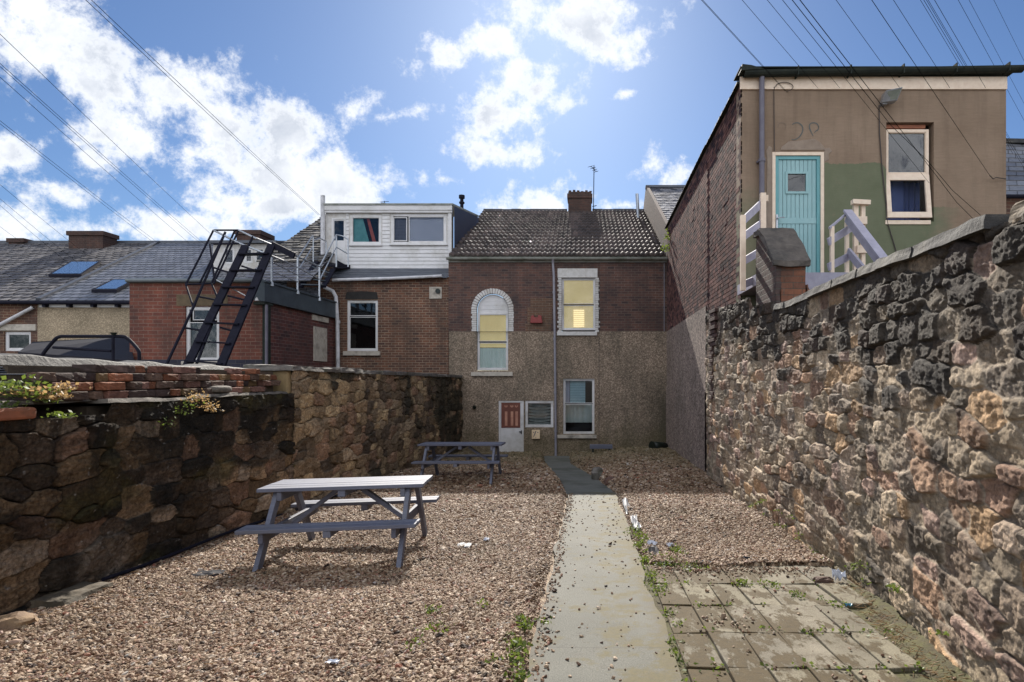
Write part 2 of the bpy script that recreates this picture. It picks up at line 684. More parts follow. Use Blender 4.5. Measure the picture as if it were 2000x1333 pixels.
M['door_streak'] = plain('door_tan', (0.5, 0.26, 0.17), (0.35, 0.15, 0.1), 6, 0.6)
M['meter'] = plain('meter_box', (0.78, 0.60, 0.38), (0.62, 0.46, 0.28), 4, 0.5)
M['bucket'] = plain('black_plastic', (0.006, 0.012, 0.008), None, 4, 0.45)
M['yellow_blind_glow'] = None
m_, t_, b_ = new_mat('yellow_blind_glow')
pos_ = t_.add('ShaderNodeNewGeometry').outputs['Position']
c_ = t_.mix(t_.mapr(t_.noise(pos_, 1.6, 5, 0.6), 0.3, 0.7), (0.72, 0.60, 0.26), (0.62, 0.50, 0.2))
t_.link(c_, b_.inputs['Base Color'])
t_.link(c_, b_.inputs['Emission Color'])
b_.inputs['Emission Strength'].default_value = 0.22  # blinds get a faint glow of their own to lift their brightness
M['yellow_blind_glow'] = m_
m_, t_, b_ = new_mat('glow_slats')
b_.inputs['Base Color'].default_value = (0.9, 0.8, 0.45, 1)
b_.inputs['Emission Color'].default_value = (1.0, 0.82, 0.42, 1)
b_.inputs['Emission Strength'].default_value = 0.5  # self-glowing bars stand in for reflections and light through the shutters
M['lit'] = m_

# stucco with a green-painted lower area whose ragged edge is its own
m, t, b = new_mat('brown_stucco')
uv, s = swz(t, 'xz')
n = t.noise(uv, 1.0, 6, 0.6)
c = t.mix(t.mapr(n, 0.3, 0.7), (0.205, 0.145, 0.100), (0.275, 0.20, 0.142))
mp = t.add('ShaderNodeMapping')
mp.inputs['Scale'].default_value = (1.0, 6.0, 1)
t.link(uv, mp.inputs[0])
g = t.noise(mp.outputs[0], 5, 6, 0.7)
c = t.mix(1.0, c, t.mix(g, (0.8, 0.8, 0.8), (1.2, 1.2, 1.2)), 'MULTIPLY')
# green paint: x 4.05..6.15, below z 4.55 (ragged), thins out to the right
ed = t.math('MULTIPLY_ADD', t.noise(uv, 3.0, 7, 0.7), 0.9, -0.45)
sv = t.add('ShaderNodeMapping')
sv.inputs['Scale'].default_value = (5.0, 0.5, 1)
t.link(uv, sv.inputs[0])
stk = t.mapr(t.noise(sv.outputs[0], 1.0, 7, 0.7), 0.48, 0.75)
c = t.mix(t.math('MULTIPLY', stk, 0.45), c, (0.10, 0.068, 0.048))
gx = t.mapr(t.math('ADD', s.outputs[0], ed), 5.85, 6.35, 1.0, 0.0)
gx0 = t.mapr(s.outputs[0], 4.00, 4.04)
zt = t.mapr(s.outputs[0], 5.0, 5.6, 5.10, 4.35)
gz = t.math('LESS_THAN', t.math('SUBTRACT', t.math('ADD', s.outputs[2], t.math('MULTIPLY', ed, 0.25)), zt), 0.0)
gm = t.math('MULTIPLY', t.math('MULTIPLY', gx, gx0), gz)
gl = t.math('MULTIPLY', t.math('LESS_THAN', s.outputs[0], 3.2), t.mapr(t.math('ADD', s.outputs[2], ed), 4.2, 4.75, 0.75, 0.0))
gm = t.math('MAXIMUM', gm, gl)
green = t.mix(t.mapr(t.noise(uv, 2.0, 5, 0.6), 0.3, 0.7), (0.112, 0.132, 0.078), (0.145, 0.165, 0.102))
c = t.mix(t.math('MULTIPLY', gm, 0.9), c, green)
fd = t.mapr(t.noise(uv, 6.0, 8, 0.75), 0.55, 0.72)
c = t.mix(t.math('MULTIPLY', fd, 0.35), c, (0.22, 0.165, 0.12))
t.link(c, b.inputs['Base Color'])
b.inputs['Roughness'].default_value = 0.9
b.inputs['Specular IOR Level'].default_value = 0.25
bump(t, b, t.math('ADD', g, t.math('MULTIPLY', t.noise(uv, 40, 5, 0.7), 0.5)), 0.35, 0.01)
M['stucco'] = m
M['patch'] = plain('patch_cement', (0.30, 0.235, 0.18), (0.22, 0.165, 0.125), 6, 0.9, 0.4, 20)
M['teal_door'] = plain('teal_door', (0.27, 0.44, 0.45), (0.22, 0.39, 0.40), 2.5, 0.5)
M['teal_frame'] = plain('teal_frame', (0.13, 0.34, 0.36), (0.10, 0.29, 0.31), 2.5, 0.5)

M['brick_main'] = brick_mat('brick_main', [(0.185, 0.085, 0.06), (0.09, 0.05, 0.044), (0.04, 0.027, 0.025)], (0.24, 0.18, 0.14), soot=(0.035, 0.03, 0.032), soot_amt=1.0, ms=0.018, bh=0.085)
M['brick_left'] = brick_mat('brick_left', [(0.19, 0.085, 0.05), (0.10, 0.05, 0.036), (0.04, 0.025, 0.022)], (0.33, 0.25, 0.18), soot=(0.055, 0.04, 0.032), soot_amt=0.35, ms=0.020, bh=0.086)
M['brick_red'] = brick_mat('brick_red', [(0.19, 0.062, 0.04), (0.13, 0.044, 0.032), (0.065, 0.030, 0.026)], (0.26, 0.17, 0.13), bw=0.26, bh=0.097, ms=0.016, soot=(0.05, 0.035, 0.03), soot_amt=0.25)
M['brick_red_side'] = brick_mat('brick_red_side', [(0.15, 0.05, 0.04), (0.08, 0.032, 0.032), (0.03, 0.018, 0.02)], (0.24, 0.165, 0.145), axis='yz', bw=0.26, bh=0.097, ms=0.013, soot=(0.04, 0.03, 0.03), soot_amt=0.4)
M['brick_cot'] = brick_mat('brick_cottage', [(0.17, 0.08, 0.05), (0.10, 0.05, 0.035), (0.05, 0.03, 0.03)], (0.30, 0.22, 0.15), bw=0.23, bh=0.09, ms=0.016, soot=(0.04, 0.03, 0.03), soot_amt=0.4)
M['brick_side'] = brick_mat('brick_right_side', [(0.19, 0.092, 0.082), (0.105, 0.054, 0.055), (0.045, 0.028, 0.034)], (0.045, 0.032, 0.032), axis='yz', spec=0.08, bw=0.23, bh=0.082, ms=0.014, soot=(0.05, 0.035, 0.04), soot_amt=0.45, bmp=1.0)
M['brick_gable'] = brick_mat('brick_gable', [(0.10, 0.055, 0.045), (0.07, 0.04, 0.04), (0.14, 0.07, 0.05)], (0.14, 0.11, 0.09), axis='yz', soot=(0.03, 0.03, 0.03), soot_amt=0.5)
M['brick_chim'] = brick_mat('brick_chimney', [(0.105, 0.048, 0.035), (0.06, 0.03, 0.026), (0.03, 0.02, 0.018)], (0.12, 0.09, 0.07), soot=(0.03, 0.024, 0.022), soot_amt=0.7, ms=0.02)
M['dash'] = dash_mat('pebbledash', (0.255, 0.20, 0.152), (0.20, 0.153, 0.116), (0.14, 0.108, 0.083), samt=0.42, sc_=34, damp=True)
M['dash_side'] = dash_mat('pebbledash_side', (0.25, 0.20, 0.175), (0.17, 0.13, 0.115), (0.08, 0.065, 0.055), axis='yz', stain=(0.10, 0.085, 0.07), samt=0.2)
M['render_cot'] = dash_mat('cottage_render', (0.29, 0.235, 0.165), (0.275, 0.22, 0.152), (0.245, 0.195, 0.135), stain=(0.24, 0.185, 0.13), samt=0.0, sc_=40)
M['slate'] = tone_mat('slate', (1, 1, 1), 12, 0.42, 0.35, 40, spec=0.55, bdist=0.006, stretch=None)
M['slate_dull'] = tone_mat('slate_mossy', (1, 1, 1), 14, 0.7, 0.5, 40, spec=0.4, bdist=0.01)
M['pantile'] = tone_mat('pantile', (1, 1, 1), 10, 0.72, 0.6, 60, spec=0.35, bdist=0.006, lo=.5, hi=1.6)
M['stones_r'] = tone_mat('rubble_right', (1.04, 1, .93), 34, 0.85, 1.0, 46, spec=0.25, bdist=0.022, lo=0.40, hi=1.6, big=0.55)
M['stones_l'] = tone_mat('rubble_left', (1, 1, 1), 34, 0.85, 1.0, 50, spec=0.15, bdist=0.03, lo=0.22, hi=1.85, big=0.8)
M['flag'] = plain('flagstone', (0.17, 0.145, 0.12), (0.10, 0.085, 0.07), 9, 0.85, 0.8, 30, dirt=(0.04, 0.04, 0.03))
M['coping'] = plain('coping_dark', (0.048, 0.046, 0.044), (0.022, 0.022, 0.023), 8, 0.85, 0.9, 30, dirt=(0.12, 0.11, 0.09))
M['coping_l'] = plain('coping_left', (0.17, 0.15, 0.13), (0.06, 0.055, 0.05), 7, 0.75, 0.9, 24, dirt=(0.05, 0.055, 0.03))
M['brick_loose'] = tone_mat('loose_brick', (1, 1, 1), 22, 0.85, 0.7, 50, spec=0.3, bdist=0.01, lo=0.5, hi=1.4, big=0.6)

# grey-violet painted, weathered timber
m, t, b = new_mat('grey_painted_timber')
co = t.add('ShaderNodeTexCoord').outputs['Object']
mp = t.add('ShaderNodeMapping')
mp.inputs['Scale'].default_value = (1.2, 18, 18)
t.link(co, mp.inputs[0])
g = t.noise(mp.outputs[0], 3.0, 7, 0.7)
c = t.mix(t.mapr(g, 0.3, 0.7), (0.084, 0.090, 0.126), (0.130, 0.138, 0.182))
rn = t.add('ShaderNodeObjectInfo').outputs['Random']
c = t.mix(1.0, c, t.mix(rn, (0.78, 0.78, 0.80), (1.2, 1.2, 1.16)), 'MULTIPLY')
mp2 = t.add('ShaderNodeMapping')
mp2.inputs['Scale'].default_value = (1.0, 5.0, 5.0)
t.link(co, mp2.inputs[0])
fl = t.mapr(t.noise(mp2.outputs[0], 7, 9, 0.78), 0.60, 0.66)
c = t.mix(t.math('MULTIPLY', fl, 0.8), c, (0.10, 0.088, 0.075))
st_ = t.mapr(t.noise(co, 3.0, 8, 0.7), 0.5, 0.75)
c = t.mix(t.math('MULTIPLY', st_, 0.45), c, (0.13, 0.12, 0.10))
t.link(c, b.inputs['Base Color'])
b.inputs['Roughness'].default_value = 0.62
b.inputs['Specular IOR Level'].default_value = 0.35
bump(t, b, g, 0.5, 0.005)
M['table'] = m
M['rail_lilac'] = plain('lilac_timber', (0.40, 0.38, 0.45), (0.30, 0.285, 0.35), 9, 0.7, 0.3, 30)

# concrete path
m, t, b = new_mat('concrete_path')
uv, s = swz(t, 'xy')
c = t.mix(t.mapr(t.noise(uv, 1.4, 6, 0.6), 0.3, 0.7), (0.080, 0.080, 0.066), (0.118, 0.116, 0.096))
sp = t.noise(uv, 120, 3, 0.8)
c = t.mix(1.0, c, t.mix(t.mapr(sp, 0.3, 0.7), (0.35, 0.35, 0.35), (1.55, 1.55, 1.55)), 'MULTIPLY')
eg = t.math('ABSOLUTE', t.math('SUBTRACT', s.outputs[0], 0.09))
egm = t.mapr(t.math('MULTIPLY_ADD', t.noise(uv, 5, 8, 0.75), 0.22, eg), 0.42, 0.56)
c = t.mix(t.math('MULTIPLY', egm, 0.7), c, (0.075, 0.06, 0.042))
sp2 = t.mapr(t.noise(uv, 34, 6, 0.75), 0.58, 0.66)
c = t.mix(t.math('MULTIPLY', sp2, 0.5), c, (0.09, 0.08, 0.06))
cr = t.math('ABSOLUTE', t.math('SUBTRACT', t.noise(uv, 0.9, 6, 0.55), 0.5))
c = t.mix(t.mapr(cr, 0.0022, 0.0, 0.0, 0.7), c, (0.04, 0.035, 0.028))
# moss and dirt towards the right edge (in patches) and speckles
gx = t.mapr(s.outputs[0], -0.1, 0.52)
ms_ = t.mapr(t.math('MULTIPLY_ADD', gx, 0.16, t.noise(uv, 3.6, 7, 0.72)), 0.56, 0.66)
c = t.mix(t.math('MULTIPLY', ms_, 0.85), c, t.mix(t.noise(uv, 30, 4, 0.6), (0.045, 0.04, 0.015), (0.13, 0.10, 0.03)))
dk = t.mapr(t.noise(uv, 6, 10, 0.8), 0.555, 0.68)
c = t.mix(t.math('MULTIPLY', dk, 0.62), c, (0.07, 0.055, 0.04))
jn = t.math('PINGPONG', t.math('ADD', s.outputs[1], 0.10), 0.62)
jm = t.math('LESS_THAN', t.math('ADD', jn, t.math('MULTIPLY', t.noise(uv, 8, 4, 0.6), 0.01)), 0.011)
c = t.mix(t.math('MULTIPLY', jm, 0.45), c, (0.05, 0.045, 0.04))
t.link(c, b.inputs['Base Color'])
b.inputs['Roughness'].default_value = 0.85
bump(t, b, t.math('ADD', sp, t.noise(uv, 14, 5, 0.6)), 0.35, 0.006)
M['path'] = m
M['path_far'] = plain('path_far', (0.135, 0.135, 0.12), (0.09, 0.095, 0.08), 2.5, 0.85, 0.4, 60, dirt=(0.06, 0.06, 0.045))

# patio slabs: moss in the lower spots
m, t, b = new_mat('paving_slabs')
uv, s = swz(t, 'xy')
at = t.add('ShaderNodeAttribute', attribute_name='tone')
c = t.mix(t.mapr(t.noise(uv, 3.5, 6, 0.65), 0.3, 0.7), (0.130, 0.113, 0.080), (0.195, 0.172, 0.128))
sp = t.noise(uv, 90, 4, 0.8)
c = t.mix(1.0, c, t.mix(t.mapr(sp, 0.3, 0.7), (0.6, 0.6, 0.6), (1.4, 1.4, 1.4)), 'MULTIPLY')
c = t.mix(1.0, c, at.outputs['Color'], 'MULTIPLY')
mp = t.add('ShaderNodeMapping')
mp.inputs['Scale'].default_value = (2.2, 1.0, 1)
t.link(uv, mp.inputs[0])
gx = t.mapr(s.outputs[0], 0.5, 2.0, 0.10, -0.03)
dd_ = t.mapr(t.noise(uv, 9.0, 9, 0.8), 0.52, 0.60)
c = t.mix(t.math('MULTIPLY', dd_, 0.5), c, (0.075, 0.055, 0.035))
mo = t.mapr(t.math('ADD', t.noise(mp.outputs[0], 2.4, 10, 0.72), gx), 0.515, 0.555)
c = t.mix(t.math('MULTIPLY', mo, 0.9), c, t.mix(t.noise(uv, 26, 5, 0.7), (0.016, 0.012, 0.003), (0.085, 0.050, 0.008)))
t.link(c, b.inputs['Base Color'])
b.inputs['Roughness'].default_value = 0.9
bump(t, b, t.math('ADD', t.math('ADD', sp, t.noise(uv, 14, 5, 0.6)), t.math('MULTIPLY', mo, 0.8)), 0.5, 0.008)
M['slabs'] = m

# gravel bed under the loose stones
m, t, b = new_mat('gravel_bed')
uv, s = swz(t, 'xy')
vo = t.add('ShaderNodeTexVoronoi')
vo.inputs['Scale'].default_value = 46
t.link(uv, vo.inputs['Vector'])
f = t.add('ShaderNodeSeparateColor')
t.link(vo.outputs['Color'], f.inputs[0])
c = t.ramp(f.outputs[0], [(0.0, (0.05, 0.03, 0.018)), (0.4, (0.17, 0.105, 0.06)), (0.75, (0.28, 0.20, 0.125)), (1.0, (0.42, 0.35, 0.25))])
t.link(c, b.inputs['Base Color'])
b.inputs['Roughness'].default_value = 0.85
bump(t, b, vo.outputs['Distance'], -1.0, 0.02)
M['gravel_bed'] = m

m, t, b = new_mat('pebbles')
oi = t.add('ShaderNodeObjectInfo')
c = t.ramp(oi.outputs['Random'], [(0.0, (0.025, 0.016, 0.012)), (0.16, (0.12, 0.065, 0.04)), (0.38, (0.22, 0.135, 0.085)), (0.62, (0.29, 0.215, 0.15)),
                                 (0.8, (0.38, 0.29, 0.21)), (0.93, (0.52, 0.44, 0.36)), (0.975, (0.24, 0.08, 0.045)), (1.0, (0.5, 0.5, 0.48))])
pos = t.add('ShaderNodeNewGeometry').outputs['Position']
g2 = t.noise(pos, 0.55, 4, 0.6)
c = t.mix(1.0, c, t.mix(t.mapr(g2, 0.35, 0.65), (0.70, 0.65, 0.58), (1.03, 1.00, 0.95)), 'MULTIPLY')
g4 = t.mapr(t.noise(pos, 1.3, 6, 0.7), 0.55, 0.70)
c = t.mix(t.math('MULTIPLY', g4, 0.5), c, (0.085, 0.068, 0.034))
sy_ = t.add('ShaderNodeSeparateXYZ')
t.link(pos, sy_.inputs[0])
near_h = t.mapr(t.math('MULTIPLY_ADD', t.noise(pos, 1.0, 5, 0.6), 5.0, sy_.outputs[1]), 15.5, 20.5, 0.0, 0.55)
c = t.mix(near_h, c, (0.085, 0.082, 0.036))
t.link(c, b.inputs['Base Color'])
b.inputs['Roughness'].default_value = 0.7
b.inputs['Specular IOR Level'].default_value = 0.3
M['pebble'] = m
M['joint_moss'] = plain('joint_moss', (0.045, 0.038, 0.018), (0.10, 0.095, 0.03), 14, 0.95, 0.9, 60, dirt=(0.05, 0.035, 0.022))
M['soil'] = plain('soil', (0.045, 0.032, 0.022), (0.085, 0.062, 0.04), 9, 0.95, 0.9, 40)
M['ground'] = plain('ground', (0.10, 0.09, 0.075), (0.15, 0.13, 0.10), 0.6, 0.95, 0.4, 10)

def leaf_mat(name, c1, c2):
    m, t, b = new_mat(name)
    at = t.add('ShaderNodeAttribute', attribute_name='tone')
    t.link(t.mix(1.0, t.mix(t.noise(t.add('ShaderNodeNewGeometry').outputs['Position'], 40, 3, 0.6), c1, c2), at.outputs['Color'], 'MULTIPLY'), b.inputs['Base Color'])
    b.inputs['Roughness'].default_value = 0.55
    b.inputs['Subsurface Weight'].default_value = 0.0
    # thin leaves let some light through
    tl = t.add('ShaderNodeBsdfTranslucent')
    tl.inputs[0].default_value = (*[min(1, x * 1.6) for x in c1], 1)
    mx = t.add('ShaderNodeMixShader')
    mx.inputs[0].default_value = 0.4
    t.link(b.outputs[0], mx.inputs[1])
    t.link(tl.outputs[0], mx.inputs[2])
    t.link(mx.outputs[0], t.n['Material Output'].inputs[0])
    return m
M['leaf'] = leaf_mat('leaf_green', (0.10, 0.135, 0.022), (0.045, 0.075, 0.016))
M['straw'] = leaf_mat('dry_leaf', (0.30, 0.20, 0.09), (0.16, 0.10, 0.05))
M['litter_w'] = plain('plastic_pale', (0.55, 0.57, 0.62), (0.4, 0.42, 0.48), 20, 0.4)
M['litter_b'] = plain('plastic_blue', (0.03, 0.22, 0.30), (0.02, 0.12, 0.2), 20, 0.4)
M['litter_k'] = plain('plastic_black', (0.010, 0.010, 0.014), (0.018, 0.018, 0.026), 20, 0.7, spec=0.2)
M['membrane'] = plain('weed_membrane', (0.16, 0.17, 0.20), (0.06, 0.065, 0.08), 14, 0.6)
M['graffiti'] = plain('blue_paint', (0.075, 0.095, 0.10), (0.13, 0.12, 0.10), 14, 0.9)
M['orange_brick'] = plain('terracotta', (0.30, 0.10, 0.045), (0.20, 0.07, 0.035), 9, 0.8, 0.5, 30, dirt=(0.08, 0.05, 0.03))

# ------------------------------------------------------------------ terrain
def gz(y):
    y = np.asarray(y, float)
    return np.where(y < 0, 0.0, np.where(y < 20.2, -0.06 * y, -1.212))


def gzf(y):
    return float(gz(y))


def wall_r(y):      # face of the right garden wall
    return float(np.interp(y, [-6, 1.5, 2.8, 3.5, 5.0, 8.0, 12.6, 12.8, 20.3], [1.6, 1.92, 2.02, 2.13, 2.34, 2.47, 2.57, 2.62, 2.74]))


def wall_l(y):
    return float(np.interp(y, [-6, 2, 4.4, 7.0, 20.3], [-3.9, -4.06, -4.12, -4.24, -4.33]))


def sheet(name, xs, ys, zf, mat, kind='structure', parent=None):
    X, Y = np.meshgrid(xs, ys)
    Z = zf(X, Y)
    v = np.stack([X.ravel(), Y.ravel(), Z.ravel()], 1)
    nx, ny = len(xs), len(ys)
    i = np.arange(nx * ny).reshape(ny, nx)
    f = np.stack([i[:-1, :-1].ravel(), i[:-1, 1:].ravel(), i[1:, 1:].ravel(), i[1:, :-1].ravel()], 1)
    o = npmesh(name, v, f, mat, True, parent=parent)
    if kind:
        tag(o, kind=kind)
    return o


ys_ = np.array([-900, -200, -40, -8, 0, 4, 8, 12, 16, 20.2, 21, 30, 60, 200, 1200])
xs_ = np.array([-900, -200, -50, -20, -8, -4, 0, 4, 8, 20, 50, 200, 900])
sheet('ground', xs_, ys_, lambda X, Y: gz(Y) - 0.12, M['ground'])

# path polygon (left edge, right edge) as functions of y
PY = [-6, 10.6, 13.0, 15.2, 17.2, 19.8]
PL = [-0.335, -0.335, -0.62, -0.95, -1.25, -1.45]
PR = [0.515, 0.515, 0.22, -0.15, -0.50, -0.62]


def path_l(y):
    return np.interp(y, PY, PL)


def path_r(y):
    return np.interp(y, PY, PR)


def sstep(x):
    x = np.clip(x, 0, 1)
    return x * x * (3 - 2 * x)


def bed_z(X, Y):
    base = gz(Y)
    out = np.maximum(path_l(Y) - X, X - path_r(Y))          # >0 outside the path
    lip = 0.02 + 0.10 * sstep((Y - 10.2) / 2.2)
    up = sstep((out + 0.02) / 0.16)
    z = base + lip * up - 0.05 * (1 - up)
    # spread heap near the house, right of the path
    z = z + 0.16 * sstep((Y - 12) / 7.0) * sstep((X + 0.2) / 1.6) * up
    z = z + 0.04 * fbm(X * 0.9, Y * 0.9, 3, 3) * up
    # foot of the walls: stones bank up a little
    # patio area sinks below the slabs
    pat = (X > 0.5) & (Y < 5.58 + 0.10 * fbm(X * 2.5, Y * 0 + 1.0, 8, 3))
    z = np.where(pat, np.minimum(z, base - 0.05), z)
    return z


sheet('gravel_bed', np.arange(-4.6, 3.3, 0.07), np.concatenate([np.arange(-5, 1.6, 0.4), np.arange(1.6, 20.6, 0.07)]), bed_z, M['gravel_bed'])

# concrete path, near part; slightly ragged edges
b = MB()
ye = np.concatenate([np.arange(-5, 2, 0.5), np.arange(2, 10.71, 0.1)])
def edge_j(y, s):
    return 0.045 * float(fbm(np.array([y * 2.2]), np.array([s]), 5, 4)[0])
for a, c in zip(ye[:-1], ye[1:]):
    la, lc = -0.335 + edge_j(a, 1.0), -0.335 + edge_j(c, 1.0)
    ra, rc = 0.515 + edge_j(a, 9.0), 0.515 + edge_j(c, 9.0)
    za, zc = gzf(a) + 0.012, gzf(c) + 0.012
    b.quad((la, a, za), (ra, a, za), (rc, c, zc), (lc, c, zc))
    b.quad((la, a, za - .15), (la, a, za), (lc, c, zc), (lc, c, zc - .15))
    b.quad((ra, a, za), (ra, a, za - .15), (rc, c, zc - .15), (rc, c, zc))
b.quad((-.335, 10.7, gzf(10.7) + .012), (.515, 10.7, gzf(10.7) + .012), (.515, 10.7, gzf(10.7) - .1), (-.335, 10.7, gzf(10.7) - .1))
tag(b.build('path', M['path'], weld=True), kind='structure')
b = MB()
for a, c in zip(np.arange(10.7, 20.1, 0.5), np.arange(11.2, 20.4, 0.5)):
    la, lc, ra, rc = (float(q) for q in (path_l(a), path_l(c), path_r(a), path_r(c)))
    b.quad((la - .06, a, gzf(a) - .015), (ra + .06, a, gzf(a) - .015), (rc + .06, c, gzf(c) - .015), (lc - .06, c, gzf(c) - .015))
tag(b.build('path', M['path_far'], weld=True), kind='structure')

# patio of worn slabs
b = MB()
rows = [5.58, 4.98, 4.43, 3.88, 3.33, 2.78, 2.23, 1.68, 1.1]
for j in range(len(rows) - 1):
    y1, y0 = rows[j], rows[j + 1]
    xm = wall_r((y0 + y1) / 2) - 0.12 - (0.06 if j >= 1 else 0.0) - (0.10 if j in (3, 4, 5) else 0)
    x = 0.56
    while x < xm - 0.12:
        wdt = random.choice([0.23, 0.23, 0.23, 0.23, 0.46])
        x2 = min(x + wdt, xm + 0.05)
        if x2 - x < 0.15:
            break
        zt = [gzf(yq) + 0.010 + random.uniform(-0.011, 0.012) for yq in (y0, y0, y1, y1)]
        g = 0.005
        sk = 0.02
        tl = random.uniform(0.8, 1.15)
        xa, xb = x + g, x2 - g
        ya, yb = y0 + g, y1 - g
        cs = [(xa + sk * random.uniform(-.3, .3), ya), (xb + sk * random.uniform(-.3, .3), ya + random.uniform(-.008, .008)), (xb - sk * random.uniform(-.3, .3), yb), (xa, yb + random.uniform(-.008, .008))]
        b.hexa([(p[0], p[1], z - 0.045) for p, z in zip(cs, zt)] + [(p[0], p[1], z) for p, z in zip(cs, zt)], (tl, tl, tl * random.uniform(.9, 1.02)))
        x = x2
o = b.build('patio', M['slabs'], bevel=0.006)
tag(o, kind='structure')
sheet('soil_strip', np.arange(0.5, 2.3, 0.06), np.arange(1.0, 5.7, 0.06), lambda X, Y: gz(Y) - 0.014 + 0.016 * fbm(X * 6, Y * 6, 4, 4) + 0.05 * sstep((X - np.interp(Y, [1, 2.8, 3.5, 5, 6], [1.75, 1.85, 1.9, 2.12, 2.3])) / 0.2), M['joint_moss'])

# ------------------------------------------------------------------ loose gravel: real stones
def pebble_points():
    pts, sz = [], []
    def band(y0, y1, dens, size):
        n = int((y1 - y0) * 7.6 * dens)
        X = rng.uniform(-4.45, 3.0, n)
        Y = rng.uniform(y0, y1, n)
        out = np.maximum(path_l(Y) - X, X - path_r(Y))
        L = np.interp(Y, [-6, 2, 4.4, 7.0, 20.3], [-3.9, -4.06, -4.12, -4.24, -4.33])
        Rr = np.interp(Y, [-6, 1.5, 2.8, 3.5, 5.0, 8.0, 12.6, 12.8, 20.3], [1.6, 1.92, 2.02, 2.13, 2.34, 2.47, 2.57, 2.62, 2.74])
        ok = (out > 0.01 + 0.03 * (vnoise(Y * 6, X * 0 + 3.0, 2))) & (X > L - 0.02) & (X < Rr + 0.04)
        patio = (X > 0.5) & (Y < 5.50 + 0.22 * fbm(X * 2.5, Y * 0 + 1.0, 8, 3) - rng.exponential(0.05, n))
        ok &= ~patio
        # sight line: the strip behind nothing is wanted only where the camera could see it
        ok &= (np.abs(X) < 1.35 * Y + 1.6)
        X, Y = X[ok], Y[ok]
        s = size * rng.lognormal(0, 0.28, len(X))
        Z = bed_z(X, Y) + s * rng.uniform(0.05, 0.42, len(X))
        pts.append(np.stack([X, Y, Z], 1))
        sz.append(s)
    band(1.9, 3.2, 4200, 0.0100)
    band(3.2, 5.2, 5000, 0.0094)
    band(5.2, 7.6, 4000, 0.0100)
    band(7.6, 11.0, 2100, 0.0130)
    band(11.0, 15.0, 850, 0.019)
    band(15.0, 20.1, 600, 0.022)
    # strays kicked onto the path and slabs
    n = 300
    X = np.concatenate([rng.uniform(-0.32, 0.5, n), -0.32 + np.abs(rng.normal(0, 0.05, 500)), rng.uniform(0.6, 2.0, 160), rng.normal(0.98, 0.12, 60), rng.uniform(0.6, 2.1, 420)])
    Y = np.concatenate([rng.uniform(2.4, 10.5, n), rng.uniform(2.4, 10.5, 500), rng.uniform(2.4, 5.4, 160), rng.normal(4.05, 0.1, 60), 5.5 - np.abs(rng.normal(0, 0.16, 420))])
    s = 0.008 * rng.lognormal(0, 0.3, len(X))
    pts.append(np.stack([X, Y, gz(Y) + 0.012 + s * 0.4], 1))
    sz.append(s)
    return np.concatenate(pts), np.concatenate(sz)


pp, ps = pebble_points()
me = bpy.data.meshes.new('gravel')
me.vertices.add(len(pp))
me.vertices.foreach_set('co', pp.astype(np.float32).ravel())
a1 = me.attributes.new('rot', 'FLOAT_VECTOR', 'POINT')
rot = np.stack([rng.uniform(-0.7, 0.7, len(pp)), rng.uniform(-0.7, 0.7, len(pp)), rng.uniform(0, 6.28, len(pp))], 1).astype(np.float32)
a1.data.foreach_set('vector', rot.ravel())
a2 = me.attributes.new('siz', 'FLOAT_VECTOR', 'POINT')
siz = np.stack([ps * rng.uniform(1.0, 1.6, len(pp)), ps * rng.uniform(0.75, 1.05, len(pp)), ps * rng.uniform(0.45, 0.8, len(pp))], 1).astype(np.float32)
a2.data.foreach_set('vector', siz.ravel())
me.materials.append(M['pebble'])
grav = bpy.data.objects.new('gravel', me)
COL.objects.link(grav)
tag(grav, 'loose tan and brown gravel stones spread over the yard', 'gravel', kind='stuff')
ng = bpy.data.node_groups.new('gravel_stones', 'GeometryNodeTree')
ng.interface.new_socket('Geometry', in_out='INPUT', socket_type='NodeSocketGeometry')
ng.interface.new_socket('Geometry', in_out='OUTPUT', socket_type='NodeSocketGeometry')
N = ng.nodes
gi, go = N.new('NodeGroupInput'), N.new('NodeGroupOutput')
ico = N.new('GeometryNodeMeshIcoSphere')
ico.inputs['Radius'].default_value = 1.0
ico.inputs['Subdivisions'].default_value = 2
setp = N.new('GeometryNodeSetPosition')
nz = N.new('ShaderNodeTexNoise')
nz.inputs['Scale'].default_value = 1.1
nz.inputs['Detail'].default_value = 1
vs = N.new('ShaderNodeVectorMath')
vs.operation = 'SUBTRACT'
vs.inputs[1].default_value = (0.5, 0.5, 0.5)
vm = N.new('ShaderNodeVectorMath')
vm.operation = 'SCALE'
vm.inputs['Scale'].default_value = 1.3
iop = N.new('GeometryNodeInstanceOnPoints')
na = N.new('GeometryNodeInputNamedAttribute')
na.data_type = 'FLOAT_VECTOR'
na.inputs[0].default_value = 'rot'
nb_ = N.new('GeometryNodeInputNamedAttribute')
nb_.data_type = 'FLOAT_VECTOR'
nb_.inputs[0].default_value = 'siz'
smat = N.new('GeometryNodeSetMaterial')
smat.inputs['Material'].default_value = M['pebble']
L = ng.links
L.new(ico.outputs[0], setp.inputs[0])
L.new(nz.outputs['Color'], vs.inputs[0])
L.new(vs.outputs[0], vm.inputs[0])
L.new(vm.outputs[0], setp.inputs['Offset'])
L.new(setp.outputs[0], smat.inputs[0])
L.new(smat.outputs[0], iop.inputs['Instance'])
L.new(gi.outputs[0], iop.inputs['Points'])
L.new(na.outputs[0], iop.inputs['Rotation'])
L.new(nb_.outputs[0], iop.inputs['Scale'])
L.new(iop.outputs[0], go.inputs[0])
gm_ = grav.modifiers.new('stones', 'NODES')
gm_.node_group = ng


